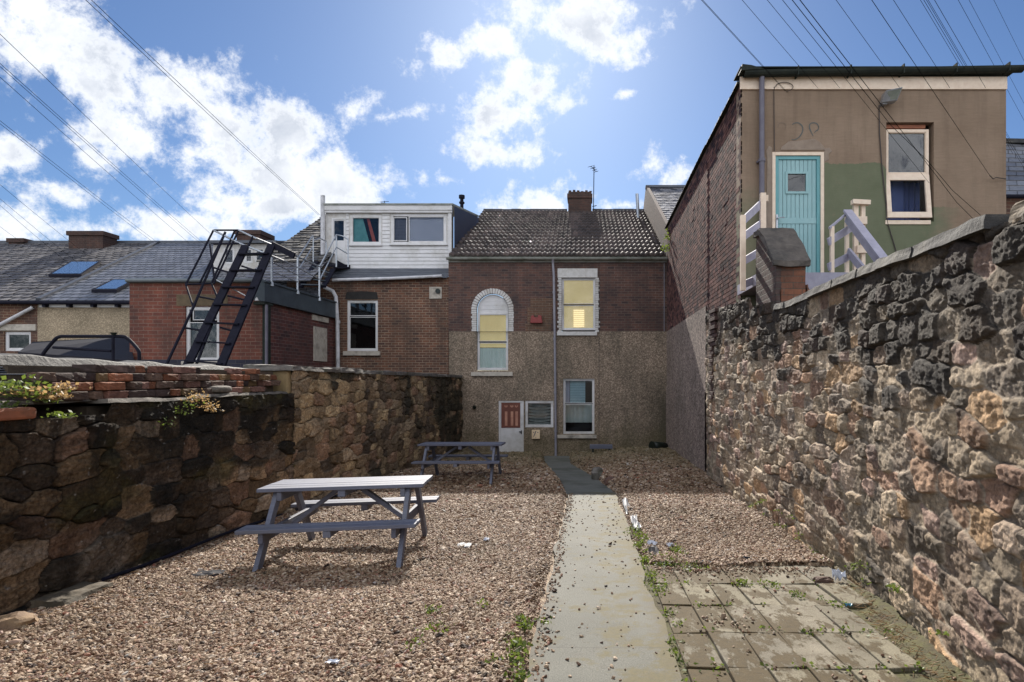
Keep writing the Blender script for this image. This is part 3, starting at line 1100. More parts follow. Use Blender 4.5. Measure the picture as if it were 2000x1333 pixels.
# ------------------------------------------------------------------ rubble walls
def stones(u, v, seed, wu, wv, jit=0.42, warp=0.035, pn=4.5, bigk=0.50):
    """nearest irregular stone for every (u,v): returns F2-F1, id hash, local du, dv"""
    uw = u + warp * fbm(u * 4.0, v * 4.0, seed + 11, 3)
    vw = v + warp * 0.8 * fbm(u * 4.0, v * 4.0, seed + 23, 3) + 0.05 * fbm(u * 0.8, v * 0.8, seed + 31, 2)
    j0 = np.floor(vw / wv).astype(np.int64)
    f1 = np.full(u.shape, 9e9)
    f2 = np.full(u.shape, 9e9)
    idr = np.zeros(u.shape)
    idi = np.zeros(u.shape, np.int64)
    idj = np.zeros(u.shape, np.int64)
    du = np.zeros(u.shape)
    dv = np.zeros(u.shape)
    for dj in (-1, 0, 1):
        j = j0 + dj
        roww = wu * (0.75 + 0.6 * _hash(j, j * 0 + 5, seed + 3))
        off = _hash(j, j * 0 + 9, seed + 4)
        i0 = np.floor(uw / roww - off).astype(np.int64)
        for di in (-1, 0, 1):
            i = i0 + di
            su = (i + 0.5 + off + jit * (_hash(i, j, seed) - 0.5) * 1.5) * roww
            sv = (j + 0.5 + jit * (_hash(i, j, seed + 1) - 0.5) * 1.1) * wv
            big = (_hash(i, j, seed + 2) - 0.5)
            a = (uw - su) / roww
            c = (vw - sv) / wv
            d = (np.abs(a) ** pn + np.abs(c) ** pn) ** (1 / pn) - big * bigk
            nearer = d < f1
            f2 = np.where(nearer, f1, np.minimum(f2, d))
            f1 = np.where(nearer, d, f1)
            idi = np.where(nearer, i, idi)
            idj = np.where(nearer, j, idj)
            du = np.where(nearer, a, du)
            dv = np.where(nearer, c, dv)
    return f2 - f1, idi, idj, du, dv


def rubble(name, ys, xf, zb, zt, nrow, seed, wu, wv, side, relief, palette, mat, parent, domek=0.35, rough=1.0, zrow_pow=1.0, toneh=None, mort=(0.2, 0.17, 0.14), flush=0.5, mw=0.16):
    Y = np.asarray(ys)
    ncol = len(Y)
    X0 = np.array([xf(y) for y in Y])
    ZB = np.array([zb(y) for y in Y])
    ZT = np.array([zt(y) for y in Y])
    t = np.linspace(0, 1, nrow) ** zrow_pow
    Z = ZB[:, None] + (ZT - ZB)[:, None] * t[None, :]
    U = np.repeat(Y[:, None], nrow, 1)
    e, ii, jj, du, dv = stones(U, Z, seed, wu, wv)
    r0 = _hash(ii, jj, seed + 40)
    r1 = _hash(ii, jj, seed + 41)
    r2 = _hash(ii, jj, seed + 42)
    r3 = _hash(ii, jj, seed + 43)
    edge = np.clip(e / mw, 0, 1)
    pil = edge * edge * (3 - 2 * edge)
    prot = relief * (0.25 + 1.0 * r0 ** 1.5)
    dome = 1 - domek * np.clip(du ** 2 + dv ** 2, 0, 1)
    h = pil * (prot * dome + relief * 0.7 * (r1 - 0.5) * du + relief * 0.9 * (r2 - 0.35) * dv)
    h = h + rough * pil * relief * (0.45 * fbm(U * 7, Z * 11, seed + 50, 6, 0.62) + 0.35 * np.abs(fbm(U * 22, Z * 22, seed + 51, 4, 0.6)))
    fl = sstep((fbm(U * 1.1, Z * 1.1, seed + 60, 3) + 0.25 + (flush - 0.5) * 2) / 0.5)      # pointed-up areas
    h = h + (1 - pil) * fl * relief * 0.35 + relief * 0.22 * fbm(U * 14, Z * 14, seed + 61, 4, 0.6)
    h = np.where(pil < 0.3, h - (1 - fl) * relief * 0.5 * (1 - pil), h)
    h = h + 0.03 * fbm(U * 0.7, Z * 0.7, seed + 70, 3)
    X = X0[:, None] + side * h
    pal = np.array(palette)
    k = (r3 * 0.9999 * len(pal)).astype(int)
    col = pal[k] * (0.75 + 0.5 * r1)[..., None]
    mfac = 1 - sstep((e - mw * .12) / (mw * 0.42))
    mcol = np.array(mort)[None, None, :] * (0.45 + 0.75 * fl)[..., None]
    col = col * (1 - mfac[..., None]) + mcol * mfac[..., None]
    if toneh is not None:
        col = toneh(U, Z, (Z - ZB[:, None]) / (ZT - ZB)[:, None], col, ZT[:, None] - Z, Z - ZB[:, None], r0)
    verts = np.stack([X, U, Z], -1).reshape(-1, 3)
    i = np.arange(ncol * nrow).reshape(ncol, nrow)
    if side < 0:
        f = np.stack([i[:-1, :-1].ravel(), i[:-1, 1:].ravel(), i[1:, 1:].ravel(), i[1:, :-1].ravel()], 1)
    else:
        f = np.stack([i[:-1, :-1].ravel(), i[1:, :-1].ravel(), i[1:, 1:].ravel(), i[:-1, 1:].ravel()], 1)
    return npmesh(name, verts, f, mat, True, np.clip(col, 0, 1).reshape(-1, 3), parent)


def lerp3(a, b, f):
    return a * (1 - f[..., None]) + np.array(b)[None, None, :] * f[..., None]


def ycols(y0, y1, k, mn):
    ys = [y0]
    while ys[-1] < y1:
        ys.append(ys[-1] + max(mn, k * abs(ys[-1])))
    ys[-1] = y1
    return ys


# --- right wall
def rw_top(y):
    return CAMZ + float(np.interp(y, [-6, 1.0, 2.9, 3.2, 5, 7.6, 7.7, 8.7, 8.9, 10, 12.8], [0.70, 0.74, 0.75, 0.76, 0.86, 0.85, 1.0, 1.05, 1.22, 1.26, 1.44]))


rw = empty('garden_wall', (2.6, 7, -0.4), 'tall lit rubble stone wall with dark coping on the right of the yard', 'wall')
def tone_r(U, Z, t, col, dtop, dbot, r0):
    n = fbm(U * 1.3, Z * 1.3, 91, 4)
    soot = sstep((0.72 - dtop + 0.45 * n + (r0 - 0.5) * 0.7) / 0.28)
    soot = soot * (0.55 + 0.45 * sstep((r0 - 0.1) / 0.3))
    col = lerp3(col, (0.025, 0.023, 0.023), soot * 0.90)
    spots = sstep((fbm(U * 3.1, Z * 3.1, 95, 4) - 0.30) / 0.15) * (r0 > 0.45)
    col = lerp3(col, (0.04, 0.038, 0.038), spots * 0.6)
    moss = sstep((0.45 - dbot + 0.3 * n) / 0.5) * sstep((fbm(U * 3, Z * 3, 97, 4) + 0.15) / 0.4)
    col = lerp3(col, (0.075, 0.085, 0.035), moss * 0.6)
    ln = fbm(U * 30, Z * 30, 99, 3)
    crk = sstep((0.07 - np.abs(fbm(U * 6, Z * 8, 101, 4))) / 0.07)
    bedl = fbm(U * 4 + 3 * r0, Z * 26, 103, 4)
    return col * (1 + 0.3 * ln - 0.35 * crk + 0.3 * bedl * (r0 > .5))[..., None]


PAL_R = [(0.42, 0.31, 0.20), (0.35, 0.27, 0.18), (0.46, 0.36, 0.25), (0.42, 0.25, 0.15), (0.32, 0.23, 0.165), (0.40, 0.30, 0.22),
         (0.47, 0.29, 0.14), (0.27, 0.21, 0.15), (0.38, 0.25, 0.20), (0.21, 0.165, 0.125), (0.28, 0.225, 0.175), (0.34, 0.20, 0.135), (0.37, 0.285, 0.19), (0.30, 0.24, 0.17)]
rubble('stonework', ycols(-1.5, 12.8, 0.0034, 0.009), wall_r, lambda y: gzf(y) - 0.15, rw_top, 400, 5, 0.31, 0.155, -1, 0.038, [tuple(.78 * q_ + .22 * (.3 * c_[0] + .55 * c_[1] + .15 * c_[2]) for q_ in c_) for c_ in PAL_R], M['stones_r'], rw, domek=0.22, rough=1.15, toneh=tone_r,
       mort=(0.34, 0.29, 0.235), flush=0.62)
# body of the wall behind its face and its coping stones
b = MB()
for y0, y1 in ((-6, 2.9), (2.9, 5), (5, 7.7), (7.7, 8.7), (8.7, 12.8)):
    pts = []
    for y in (y0, y1):
        x = wall_r(y)
        zt = CAMZ + float(np.interp(y, [-6, 1, 2.9, 5, 7.7, 8.7, 12.8], [0.70, .74, .75, .86, .85, 1.0, 1.4])) - 0.01
        pts.append(((x + 0.03, y, gzf(y) - .3), (x + 0.42, y, gzf(y) - .3), (x + 0.42, y, zt), (x + 0.03, y, zt)))
    a, c = pts
    b.hexa([a[0], a[1], c[1], c[0], a[3], a[2], c[2], c[3]])
b.build('core', M['soil'], rw)
b = MB()
y = 2.95
while y < 7.6:
    ln = random.uniform(0.45, 0.95)
    y2 = min(y + ln, 7.62)
    xa, xc = wall_r(y), wall_r(y2)
    za, zc = rw_top(y) - 0.005, rw_top(y2) - 0.005
    th = 0.075
    j = random.uniform(-.012, .012)
    b.hexa([(xa - 0.055 + j, y + .004, za), (xa + .44, y + .004, za), (xc + .44, y2 - .004, zc), (xc - 0.055 + j, y2 - .004, zc),
            (xa - 0.04 + j, y + .004, za + th), (xa + .44, y + .004, za + th), (xc + .44, y2 - .004, zc + th), (xc - 0.04 + j, y2 - .004, zc + th)])
    y = y2
roughen(b.build('coping', M['coping'], rw), .009, 5, 9)
# rough stones that top the nearest stretch, where the coping is missing
b = MB()
for k in range(7):
    y = 2.85 - k * 0.42
    x = wall_r(y)
    z = rw_top(y) - 0.03
    hh = random.uniform(0.08, 0.13)
    b.hexa([(x - .01, y - .40, z), (x + .4, y - .40, z), (x + .4, y, z), (x - .02, y, z),
            (x + .02, y - .37, z + hh), (x + .36, y - .38, z + hh * .9), (x + .36, y - .03, z + hh * .8), (x + .03, y - .03, z + hh)])
roughen(b.build('capstones', plain('cap_rock', (0.17, 0.13, 0.085), (0.09, 0.07, 0.05), 8, .9, .8, 30, dirt=(0.04, 0.035, 0.03)), rw), .03, 6, 6)

# brick pier standing on the wall, with its sloped stone cap
pr = empty('brick_pier', (2.66, 8.15, 2.0), 'crumbling brick pier with sloping stone cap on top of the right wall', 'pier')
pm = brick_mat('brick_pier_front', [(0.22, 0.085, 0.045), (0.13, 0.06, 0.04), (0.28, 0.14, 0.06)], (0.13, 0.10, 0.075), soot=(0.04, 0.035, 0.03), soot_amt=0.5)
pms = brick_mat('brick_pier_side', [(0.14, 0.075, 0.06), (0.09, 0.055, 0.05), (0.20, 0.10, 0.07)], (0.19, 0.16, 0.13), axis='yz', ms=0.016, soot=(0.03, 0.03, 0.03), soot_amt=0.6, bmp=1.3)
x0, x1, y0, y1 = 2.475, 2.86, 7.70, 8.62
zb = CAMZ + 0.80
ztf, zts, ztb = CAMZ + 1.46, CAMZ + 2.02, CAMZ + 2.04
b = MB()
b.prism([(x0, y0 + .0, zb), (x0, y0, ztf), (x0, 8.35, zts), (x0, y1, ztb), (x0, y1, zb)], (0.06, 0, 0))
roughen(b.build('side_face', pms, pr), .022, 8, 8)
b = MB()
b.prism([(x0 + .061, y0 + .0, zb), (x0 + .061, y0, ztf), (x0 + .061, 8.35, zts), (x0 + .061, y1, ztb), (x0 + .061, y1, zb)], (0.32, 0, 0))
# stepped broken bricks down the far side
for k in range(6):
    b.box(x1 + .021, x1 + .04 + .02 * k, y0 + .002, y0 + .35, zb + 0.42 - .083 * k - .08, zb + 0.42 - .083 * k)
roughen(b.build('front_face', pm, pr), .018, 5, 7)
b = MB()
b.prism([(x0 - .04, y0 - .06, ztf + .004), (x0 - .04, y0 - .06, ztf + .075), (x0 - .04, 8.33, zts + .085), (x0 - .04, y1 + .03, ztb + .08), (x0 - .04, y1 + .03, ztb + .004), (x0 - .04, 8.35, zts + .004), (x0 - .04, y0, ztf + .004)], (0.47, 0, 0))
roughen(b.build('cap', plain('pier_cap', (0.125, 0.105, 0.088), (0.06, 0.05, 0.043), 9, 0.9, 0.9, 30, dirt=(0.04, 0.038, 0.034)), pr), .016, 6, 6, .03)
# brick toothing at the end of the wall next to the rendered gable
b = MB()
for k in range(22):
    z = rw_top(12.3) - 0.05 - k * 0.082
    if z < 0.3:
        break
    L_ = 0.55 if k < 9 else 0.30
    yy0 = 12.0 - L_ + (0.11 if k % 2 else 0)
    xx_ = wall_r(yy0)
    b.box(xx_ - .045 - random.uniform(0, .03), xx_ + .1, yy0, yy0 + L_, z - .07, z)
b.build('brick_patch', plain('patch_brick', (0.085, 0.04, 0.032), (0.045, 0.03, 0.028), 16, 0.85, 0.5, 40), rw, bevel=0.008)

# --- left wall : a low thick part with loose bricks, then a taller far part
lw = empty('garden_wall', (-4.4, 6, -0.4), 'dark sooty rubble wall on the left, low near part carrying loose bricks', 'wall')
lw2 = empty('garden_wall', (-4.5, 14, -0.8), 'taller far stretch of tan rubble wall with flat coping behind the picnic tables', 'wall')
def lw_top(y):
    return CAMZ + float(np.interp(y, [-6, 4.30, 4.45, 5.05, 5.10, 6.0, 6.4, 8.3], [-.30, -.30, -.31, -.31, -.225, -.235, -.21, -.225]))
PAL_L = [(0.12, 0.080, 0.046), (0.07, 0.047, 0.028), (0.18, 0.12, 0.07), (0.045, 0.032, 0.022), (0.15, 0.09, 0.058), (0.085, 0.06, 0.042), (0.22, 0.165, 0.115)]
def tone_l(U, Z, t, col, dtop, dbot, r0):
    n = fbm(U * 0.9, Z * 1.5, 81, 5)
    soot = sstep((n + 0.16 + 0.35 * t + (r0 - 0.5) * 0.7 - 0.13 * np.abs(U - 5.8)) / 0.30)
    col = col * (1 + 0.9 * sstep((U - 6.0) / 2.2) * sstep((0.95 - t) / 0.5))[..., None]
    col = lerp3(col, (0.016, 0.015, 0.013), soot * 0.88)
    moss = sstep((fbm(U * 1.2, Z * 2.4, 83, 4) - 0.05) / 0.35)
    col = lerp3(col, (0.052, 0.043, 0.012), moss * 0.6)
    bed = fbm(U * 3 + 2 * r0, Z * 34, 88, 4, 0.6)
    col = col * (1 + 0.55 * bed * (r0 > 0.35))[..., None]
    run = sstep((fbm(U * 9, Z * 1.2, 89, 4) - 0.02) / 0.3) * sstep((0.8 - dtop) / 0.6)
    col = lerp3(col, (0.018, 0.016, 0.013), run * 0.6)
    pale = sstep((fbm(U * 1.0, Z * 1.6, 85, 3) - 0.12) / 0.2) * sstep((0.75 - dbot) / 0.4)
    col = lerp3(col, (0.21, 0.165, 0.125), pale * 0.55)
    sp = sstep((fbm(U * 26, Z * 26, 87, 2) - 0.70) / 0.1)
    crk = sstep((0.06 - np.abs(fbm(U * 6, Z * 9, 90, 4))) / 0.06)
    return lerp3(col, (0.3, 0.28, 0.25), sp * 0.6) * (1 - 0.45 * crk)[..., None]
rubble('stonework', ycols(0.5, 8.45, 0.0028, 0.008), wall_l, lambda y: gzf(y) - 0.15, lw_top, 300, 33, 0.36, 0.205, 1, 0.044, PAL_L, M['stones_l'], lw, domek=0.12, rough=1.3, toneh=tone_l,
       mort=(0.075, 0.06, 0.045), flush=0.50, mw=0.075)
PAL_L2 = [(0.33, 0.235, 0.14), (0.22, 0.155, 0.095), (0.40, 0.29, 0.17), (0.16, 0.115, 0.075), (0.29, 0.185, 0.12), (0.12, 0.09, 0.065), (0.27, 0.20, 0.13)]
def tone_l2(U, Z, t, col, dtop, dbot, r0):
    n = fbm(U * 0.8, Z * 1.3, 71, 4)
    soot = sstep((n + (r0 - 0.5) * 0.5 - 0.28 + np.clip((U - 13) / 10, 0, 0.55) + 0.4 * sstep((0.2 - dtop) / 0.25)) / 0.3)
    return lerp3(col, (0.035, 0.033, 0.024), soot * 0.86)
def lw2_top(y):
    return CAMZ + float(np.interp(y, [8.4, 20.2], [0.10, 0.0]))
rubble('stonework', ycols(8.42, 20.15, 0.0030, 0.010), wall_l, lambda y: gzf(y) - 0.15, lw2_top, 210, 57, 0.34, 0.20, 1, 0.055, PAL_L2, M['stones_l'], lw2, domek=0.12, rough=1.2, toneh=tone_l2,
       mort=(0.085, 0.066, 0.047), flush=0.36, mw=0.09)
# quoin end of the taller part, coping slabs
b = MB()
b.box(-4.72, wall_l(8.4) + 0.005, 8.36, 8.9, lw_top(8.3) - .02, CAMZ + .10)
b.box(-4.80, -4.36, 8.9, 20.15, -1.4, CAMZ + .0)
b.build('end_block', plain('quoin', (0.26, 0.185, 0.085), (0.17, 0.12, 0.06), 5, 0.85, 0.6, 30, dirt=(0.05, 0.04, 0.03)), lw2, bevel=0.03)
b = MB()
y = 8.3
k = 0
while y < 20.1:
    ln = random.uniform(0.7, 1.2)
    y2 = min(y + ln, 20.12)
    za, zc = lw2_top(y) + .0, lw2_top(y2) + .0
    th = 0.07 + random.uniform(-.015, .015)
    xr = wall_l(y) + 0.07 + random.uniform(-.03, .03)
    rz = random.uniform(0, .02)
    b.hexa([(-4.85, y + .006, za), (xr, y + .006, za), (xr + random.uniform(-.02, .02), y2 - .006, zc), (-4.85, y2 - .006, zc),
            (-4.85, y + .006, za + th + rz), (xr - .01, y + .006, za + th), (xr - .01, y2 - .006, zc + th), (-4.85, y2 - .006, zc + th + rz)])
    y = y2
roughen(b.build('coping', M['coping_l'], lw2), .016, 5, 7)
# the low part: flat ledge stones, its dark core and raised rear edge
b = MB()
b.box(-4.62, -4.17, -5, 5.06, -0.5, CAMZ - .32)
b.box(-4.62, -4.30, 5.06, 8.36, -0.7, CAMZ - .25)
b.box(-4.95, -4.60, -5, 8.36, -0.7, CAMZ + .10)
b.build('core', M['soil'], lw)
b = MB()
for (ya, yb, zz, xr, th) in ((5.06, 5.72, -.225, .03, .035), (5.74, 6.25, -.235, -.01, .03), (6.27, 7.05, -.215, .02, .035), (7.06, 7.7, -.225, .01, .03), (7.72, 8.35, -.225, .02, .03),
                             (4.30, 5.06, -.205, -.11, .03), (3.2, 4.25, -.25, -.02, .04)):
    xr = wall_l(ya) + xr
    j = random.uniform(-.03, .03)
    b.hexa([(-4.6, ya, CAMZ + zz), (xr, ya, CAMZ + zz), (xr + j, yb, CAMZ + zz), (-4.6, yb, CAMZ + zz),
            (-4.6, ya, CAMZ + zz + th), (xr - .02, ya + .02, CAMZ + zz + th), (xr + j - .02, yb - .01, CAMZ + zz + th), (-4.6, yb, CAMZ + zz + th)])
roughen(b.build('ledge', M['flag'], lw), .014, 6, 6)
# rear edge: long mortar ridge catching the light
b = MB()
pts = []
ysr = np.arange(-4, 8.4, 0.12)
for a, c in zip(ysr[:-1], ysr[1:]):
    def zz(y):
        return CAMZ + float(np.interp(y, [-4, 3, 5, 8.4], [0.16, 0.17, 0.185, 0.135])) + 0.035 * float(fbm(np.array([y * 3]), np.array([2.0]), 6, 3)[0])
    b.hexa([(-4.98, a, CAMZ + .06), (-4.66, a, CAMZ + .06), (-4.66, c, CAMZ + .06), (-4.98, c, CAMZ + .06),
            (-4.95, a, zz(a)), (-4.72, a, zz(a) - .01), (-4.72, c, zz(c) - .01), (-4.95, c, zz(c))])
b.build('rear_edge', plain('tarred_ridge', (0.030, 0.028, 0.027), (0.014, 0.014, 0.015), 9, 0.7, 1.0, 22, dirt=(0.07, 0.066, 0.06)), lw, weld=True, bevel=0.01)
b = MB()
for k in range(4):
    b.box(-4.78 + .02 * k, -4.42 - .015 * k, 4.02 + .03 * (k % 2), 4.72 - .03 * k, CAMZ + .02 + .018 * k, CAMZ + .030 + .018 * k)
tag(b.build('slate_stack', M['lead'], bevel=.002), 'short stack of grey slates on the near end of the left wall', 'slates')

# ------------------------------------------------------------------ loose bricks on the low wall
ORD = ['first', 'second', 'third', 'fourth', 'fifth', 'sixth', 'seventh', 'eighth', 'ninth', 'tenth', 'eleventh', 'twelfth', 'thirteenth', 'fourteenth',
       'fifteenth', 'sixteenth', 'seventeenth', 'eighteenth', 'nineteenth', 'twentieth', 'twenty-first', 'twenty-second', 'twenty-third', 'twenty-fourth', 'twenty-fifth', 'twenty-sixth']
BCOL = [((0.27, 0.105, 0.055), 'orange'), ((0.15, 0.07, 0.05), 'red-brown'), ((0.12, 0.075, 0.055), 'dull brown'), ((0.20, 0.125, 0.06), 'mossy tan'), ((0.07, 0.045, 0.038), 'dark brown'), ((0.21, 0.11, 0.085), 'pinkish')]
def brick_obj(cx, cy, cz, length, rz, col, nm, label, rx=0.0, broken=False, parent=None):
    bm = bmesh.new()
    bmesh.ops.create_cube(bm, size=1.0)
    bmesh.ops.subdivide_edges(bm, edges=bm.edges[:], cuts=3, use_grid_fill=True)
    for v in bm.verts:
        ex = abs(v.co.x) > .49
        v.co.x *= length
        v.co.y *= 0.105
        v.co.z *= 0.070
        n = 0.0035
        corner = sum([ex, abs(v.co.y) > .05, abs(v.co.z) > .034])
        k = 1.0
        if corner >= 2:
            k = 1 - random.uniform(0.01, 0.05)
        if broken and v.co.x > length * .3:
            v.co.x -= random.uniform(0, .035)
        v.co.y *= k
        v.co.z *= k
        v.co += Vector((random.uniform(-n, n), random.uniform(-n, n), random.uniform(-n, n)))
    me = bpy.data.meshes.new(nm)
    bm.to_mesh(me)
    bm.free()
    at = me.attributes.new('tone', 'FLOAT_COLOR', 'POINT')
    j = random.uniform(.55, 1.05)
    at.data.foreach_set('color', np.tile(np.array([col[0] * j, col[1] * j, col[2] * j, 1], np.float32), len(me.vertices)))
    me.materials.append(M['brick_loose'])
    o = bpy.data.objects.new(nm, me)
    o.location = (cx, cy, cz)
    o.rotation_euler = (rx, 0, rz)
    COL.objects.link(o)
    tag(o, label, 'brick', 'loose bricks stacked on the left garden wall')
    bv = o.modifiers.new('bevel', 'BEVEL')
    bv.width = 0.004
    bv.segments = 1
    return o

rows_b = [  # z above camera of the row's underside, y start, y end, setback of the face
    (-.190, 4.50, 8.25, 0.10), (-.112, 4.62, 8.20, 0.12), (-.034, 4.50, 8.12, 0.145), (.044, 4.85, 8.05, 0.17)]
RN = ['lowest', 'second', 'third', 'topmost']
for r_, (zb_, ya, yb, sb) in enumerate(rows_b):
    y = ya
    k = 0
    while y < yb:
        head = random.random() < 0.42
        ln = 0.108 if head else random.choice([0.225, 0.225, 0.215, 0.15])
        if r_ == 0 and 5.45 < y < 5.62:
            y += 0.12
            continue
        if r_ == 0 and y > 7.95:
            break
        if r_ == 3 and (random.random() < .28 or 6.9 < y < 7.05):
            y += random.uniform(.1, .3)
            continue
        if r_ == 2 and random.random() < .06:
            y += .15
            continue
        col, cn = random.choice(BCOL) if not (r_ >= 1 and y > 7.2 and random.random() < .6) else BCOL[0]
        jx = random.gauss(0, .03)
        cx = wall_l(y) - sb + jx - (0.06 if head else 0.0)
        lab = f"{cn} brick, {ORD[k]} from the near end of the {RN[r_]} row on the left wall"
        rz = R(90) + R(random.gauss(0, 5))
        if head:
            brick_obj(cx - .0, y + ln / 2, CAMZ + zb_ + .036, 0.215, R(random.uniform(-6, 6)), col, 'brick', lab, R(random.uniform(-1, 1)), False)
        else:
            brick_obj(cx, y + ln / 2, CAMZ + zb_ + .036 + random.uniform(0, .003), ln, rz, col, 'brick', lab, 0, random.random() < .3)
        y += ln + random.choice([random.uniform(.003, .02), random.uniform(.003, .02), random.uniform(.02, .07)])
        k += 1
# bedding mortar and rubble filling behind the loose bricks keeps them from floating
b = MB()
b.box(-4.60, wall_l(6) - .235, 4.5, 8.3, CAMZ - .20, CAMZ + .085)
b.build('rubble_fill', M['soil'], lw)
# rounded grey cobble lying among the bricks
bm = bmesh.new()
bmesh.ops.create_icosphere(bm, subdivisions=3, radius=1)
for v in bm.verts:
    v.co = Vector((math.copysign(abs(v.co.x) ** .6, v.co.x) * .07, math.copysign(abs(v.co.y) ** .6, v.co.y) * .17, math.copysign(abs(v.co.z) ** .6, v.co.z) * .042))
me = bpy.data.meshes.new('cobble')
bm.to_mesh(me); bm.free()
me.materials.append(M['flag'])
o = bpy.data.objects.new('cobble', me)
o.location = (wall_l(6.9) - .02, 6.82, CAMZ - .135)
for p_ in me.polygons:
    p_.use_smooth = True
COL.objects.link(o)
tag(o, 'rounded dark grey cobble lying among the loose bricks on the left wall', 'stone')

# ------------------------------------------------------------------ walls with openings, windows
def wall_xz(name, mat, parent, y, x0, x1, z0, z1, holes=(), depth=0.12, extra=None):
    """wall facing -Y at depth y with rectangular openings (x0,x1,z0,z1)"""
    xs = sorted(set([x0, x1] + [h[0] for h in holes] + [h[1] for h in holes]))
    zs = sorted(set([z0, z1] + [h[2] for h in holes] + [h[3] for h in holes]))
    b = MB()
    for i in range(len(xs) - 1):
        for j in range(len(zs) - 1):
            cx, cz = (xs[i] + xs[i + 1]) / 2, (zs[j] + zs[j + 1]) / 2
            if any(h[0] < cx < h[1] and h[2] < cz < h[3] for h in holes):
                continue
            b.quad((xs[i], y, zs[j]), (xs[i + 1], y, zs[j]), (xs[i + 1], y, zs[j + 1]), (xs[i], y, zs[j + 1]))
    for hh in holes:
        a, c, d, e = hh[:4]
        fl = hh[4] if len(hh) > 4 else ''
        b.quad((a, y, d), (a, y, e), (a, y + depth, e), (a, y + depth, d))
        b.quad((c, y, e), (c, y, d), (c, y + depth, d), (c, y + depth, e))
        if 'b' not in fl:
            b.quad((a, y, d), (a, y + depth, d), (c, y + depth, d), (c, y, d))
        if 't' not in fl:
            b.quad((a, y, e), (c, y, e), (c, y + depth, e), (a, y + depth, e))
    # outer returns
    b.quad((x0, y, z0), (x0, y, z1), (x0, y + .3, z1), (x0, y + .3, z0))
    b.quad((x1, y, z1), (x1, y, z0), (x1, y + .3, z0), (x1, y + .3, z1))
    b.quad((x0, y, z1), (x1, y, z1), (x1, y + .3, z1), (x0, y + .3, z1))
    if extra:
        extra(b)
    return b.build(name, mat, parent)


def frame_rect(b, x0, x1, z0, z1, y, w_, t=0.05):
    b.box(x0, x0 + w_, y, y + t, z0, z1)
    b.box(x1 - w_, x1, y, y + t, z0, z1)
    b.box(x0 + w_, x1 - w_, y, y + t, z0, z0 + w_)
    b.box(x0 + w_, x1 - w_, y, y + t, z1 - w_, z1)


def window(parent, x0, x1, z0, z1, y, panes, fw=0.055, mat='white', glass='glass', room=0.7, name='window', inner=0.022):
    """panes: list of fractions (fx0,fx1,fz0,fz1) of the opening inside the outer frame"""
    b = MB()
    frame_rect(b, x0, x1, z0, z1, y, fw, 0.06)
    ix0, ix1, iz0, iz1 = x0 + fw, x1 - fw, z0 + fw, z1 - fw
    rects = []
    for (a, c, d, e) in panes:
        px0, px1 = ix0 + (ix1 - ix0) * a, ix0 + (ix1 - ix0) * c
        pz0, pz1 = iz0 + (iz1 - iz0) * d, iz0 + (iz1 - iz0) * e
        frame_rect(b, px0, px1, pz0, pz1, y + 0.008, inner, 0.045)
        rects.append((px0 + inner, px1 - inner, pz0 + inner, pz1 - inner))
    fr = b.build(name, M[mat], parent, bevel=0.004)
    for (a, c, d, e) in rects:
        g = MB()
        g.box(a - .004, c + .004, y + 0.03, y + 0.036, d - .004, e + .004)
        g.build('pane', M[glass], fr)
    if room:
        r_ = MB()
        r_.quad((x0, y + room, z0), (x1, y + room, z0), (x1, y + room, z1), (x0, y + room, z1))
        r_.quad((x0, y + .07, z0), (x0, y + room, z0), (x0, y + room, z1), (x0, y + .07, z1))
        r_.quad((x1, y + .07, z0), (x1, y + .07, z1), (x1, y + room, z1), (x1, y + room, z0))
        r_.quad((x0, y + .07, z0), (x1, y + .07, z0), (x1, y + room, z0), (x0, y + room, z0))
        r_.quad((x0, y + .07, z1), (x0, y + room, z1), (x1, y + room, z1), (x1, y + .07, z1))
        r_.build('room', M['void'], fr)
    return fr, rects


def blind(parent, x0, x1, z0, z1, y, mat, name='blind', slats=0, folds=0, bow=0.0):
    b = MB()
    if slats:
        h = (z1 - z0) / slats
        for k in range(slats):
            z = z0 + h * k
            b.quad((x0, y, z + h * .06), (x1, y, z + h * .06), (x1, y + h * .35, z + h), (x0, y + h * .35, z + h))
    elif folds:
        w_ = (x1 - x0) / folds
        for k in range(folds):
            x = x0 + w_ * k
            b.quad((x, y, z0), (x + w_ * .5, y + .04, z0), (x + w_ * .5, y + .04, z1), (x, y, z1))
            b.quad((x + w_ * .5, y + .04, z0), (x + w_, y, z0), (x + w_, y, z1), (x + w_ * .5, y + .04, z1))
    else:
        b.quad((x0, y, z0), (x1, y, z0), (x1, y, z1), (x0, y, z1))
    return b.build(name, M[mat], parent)


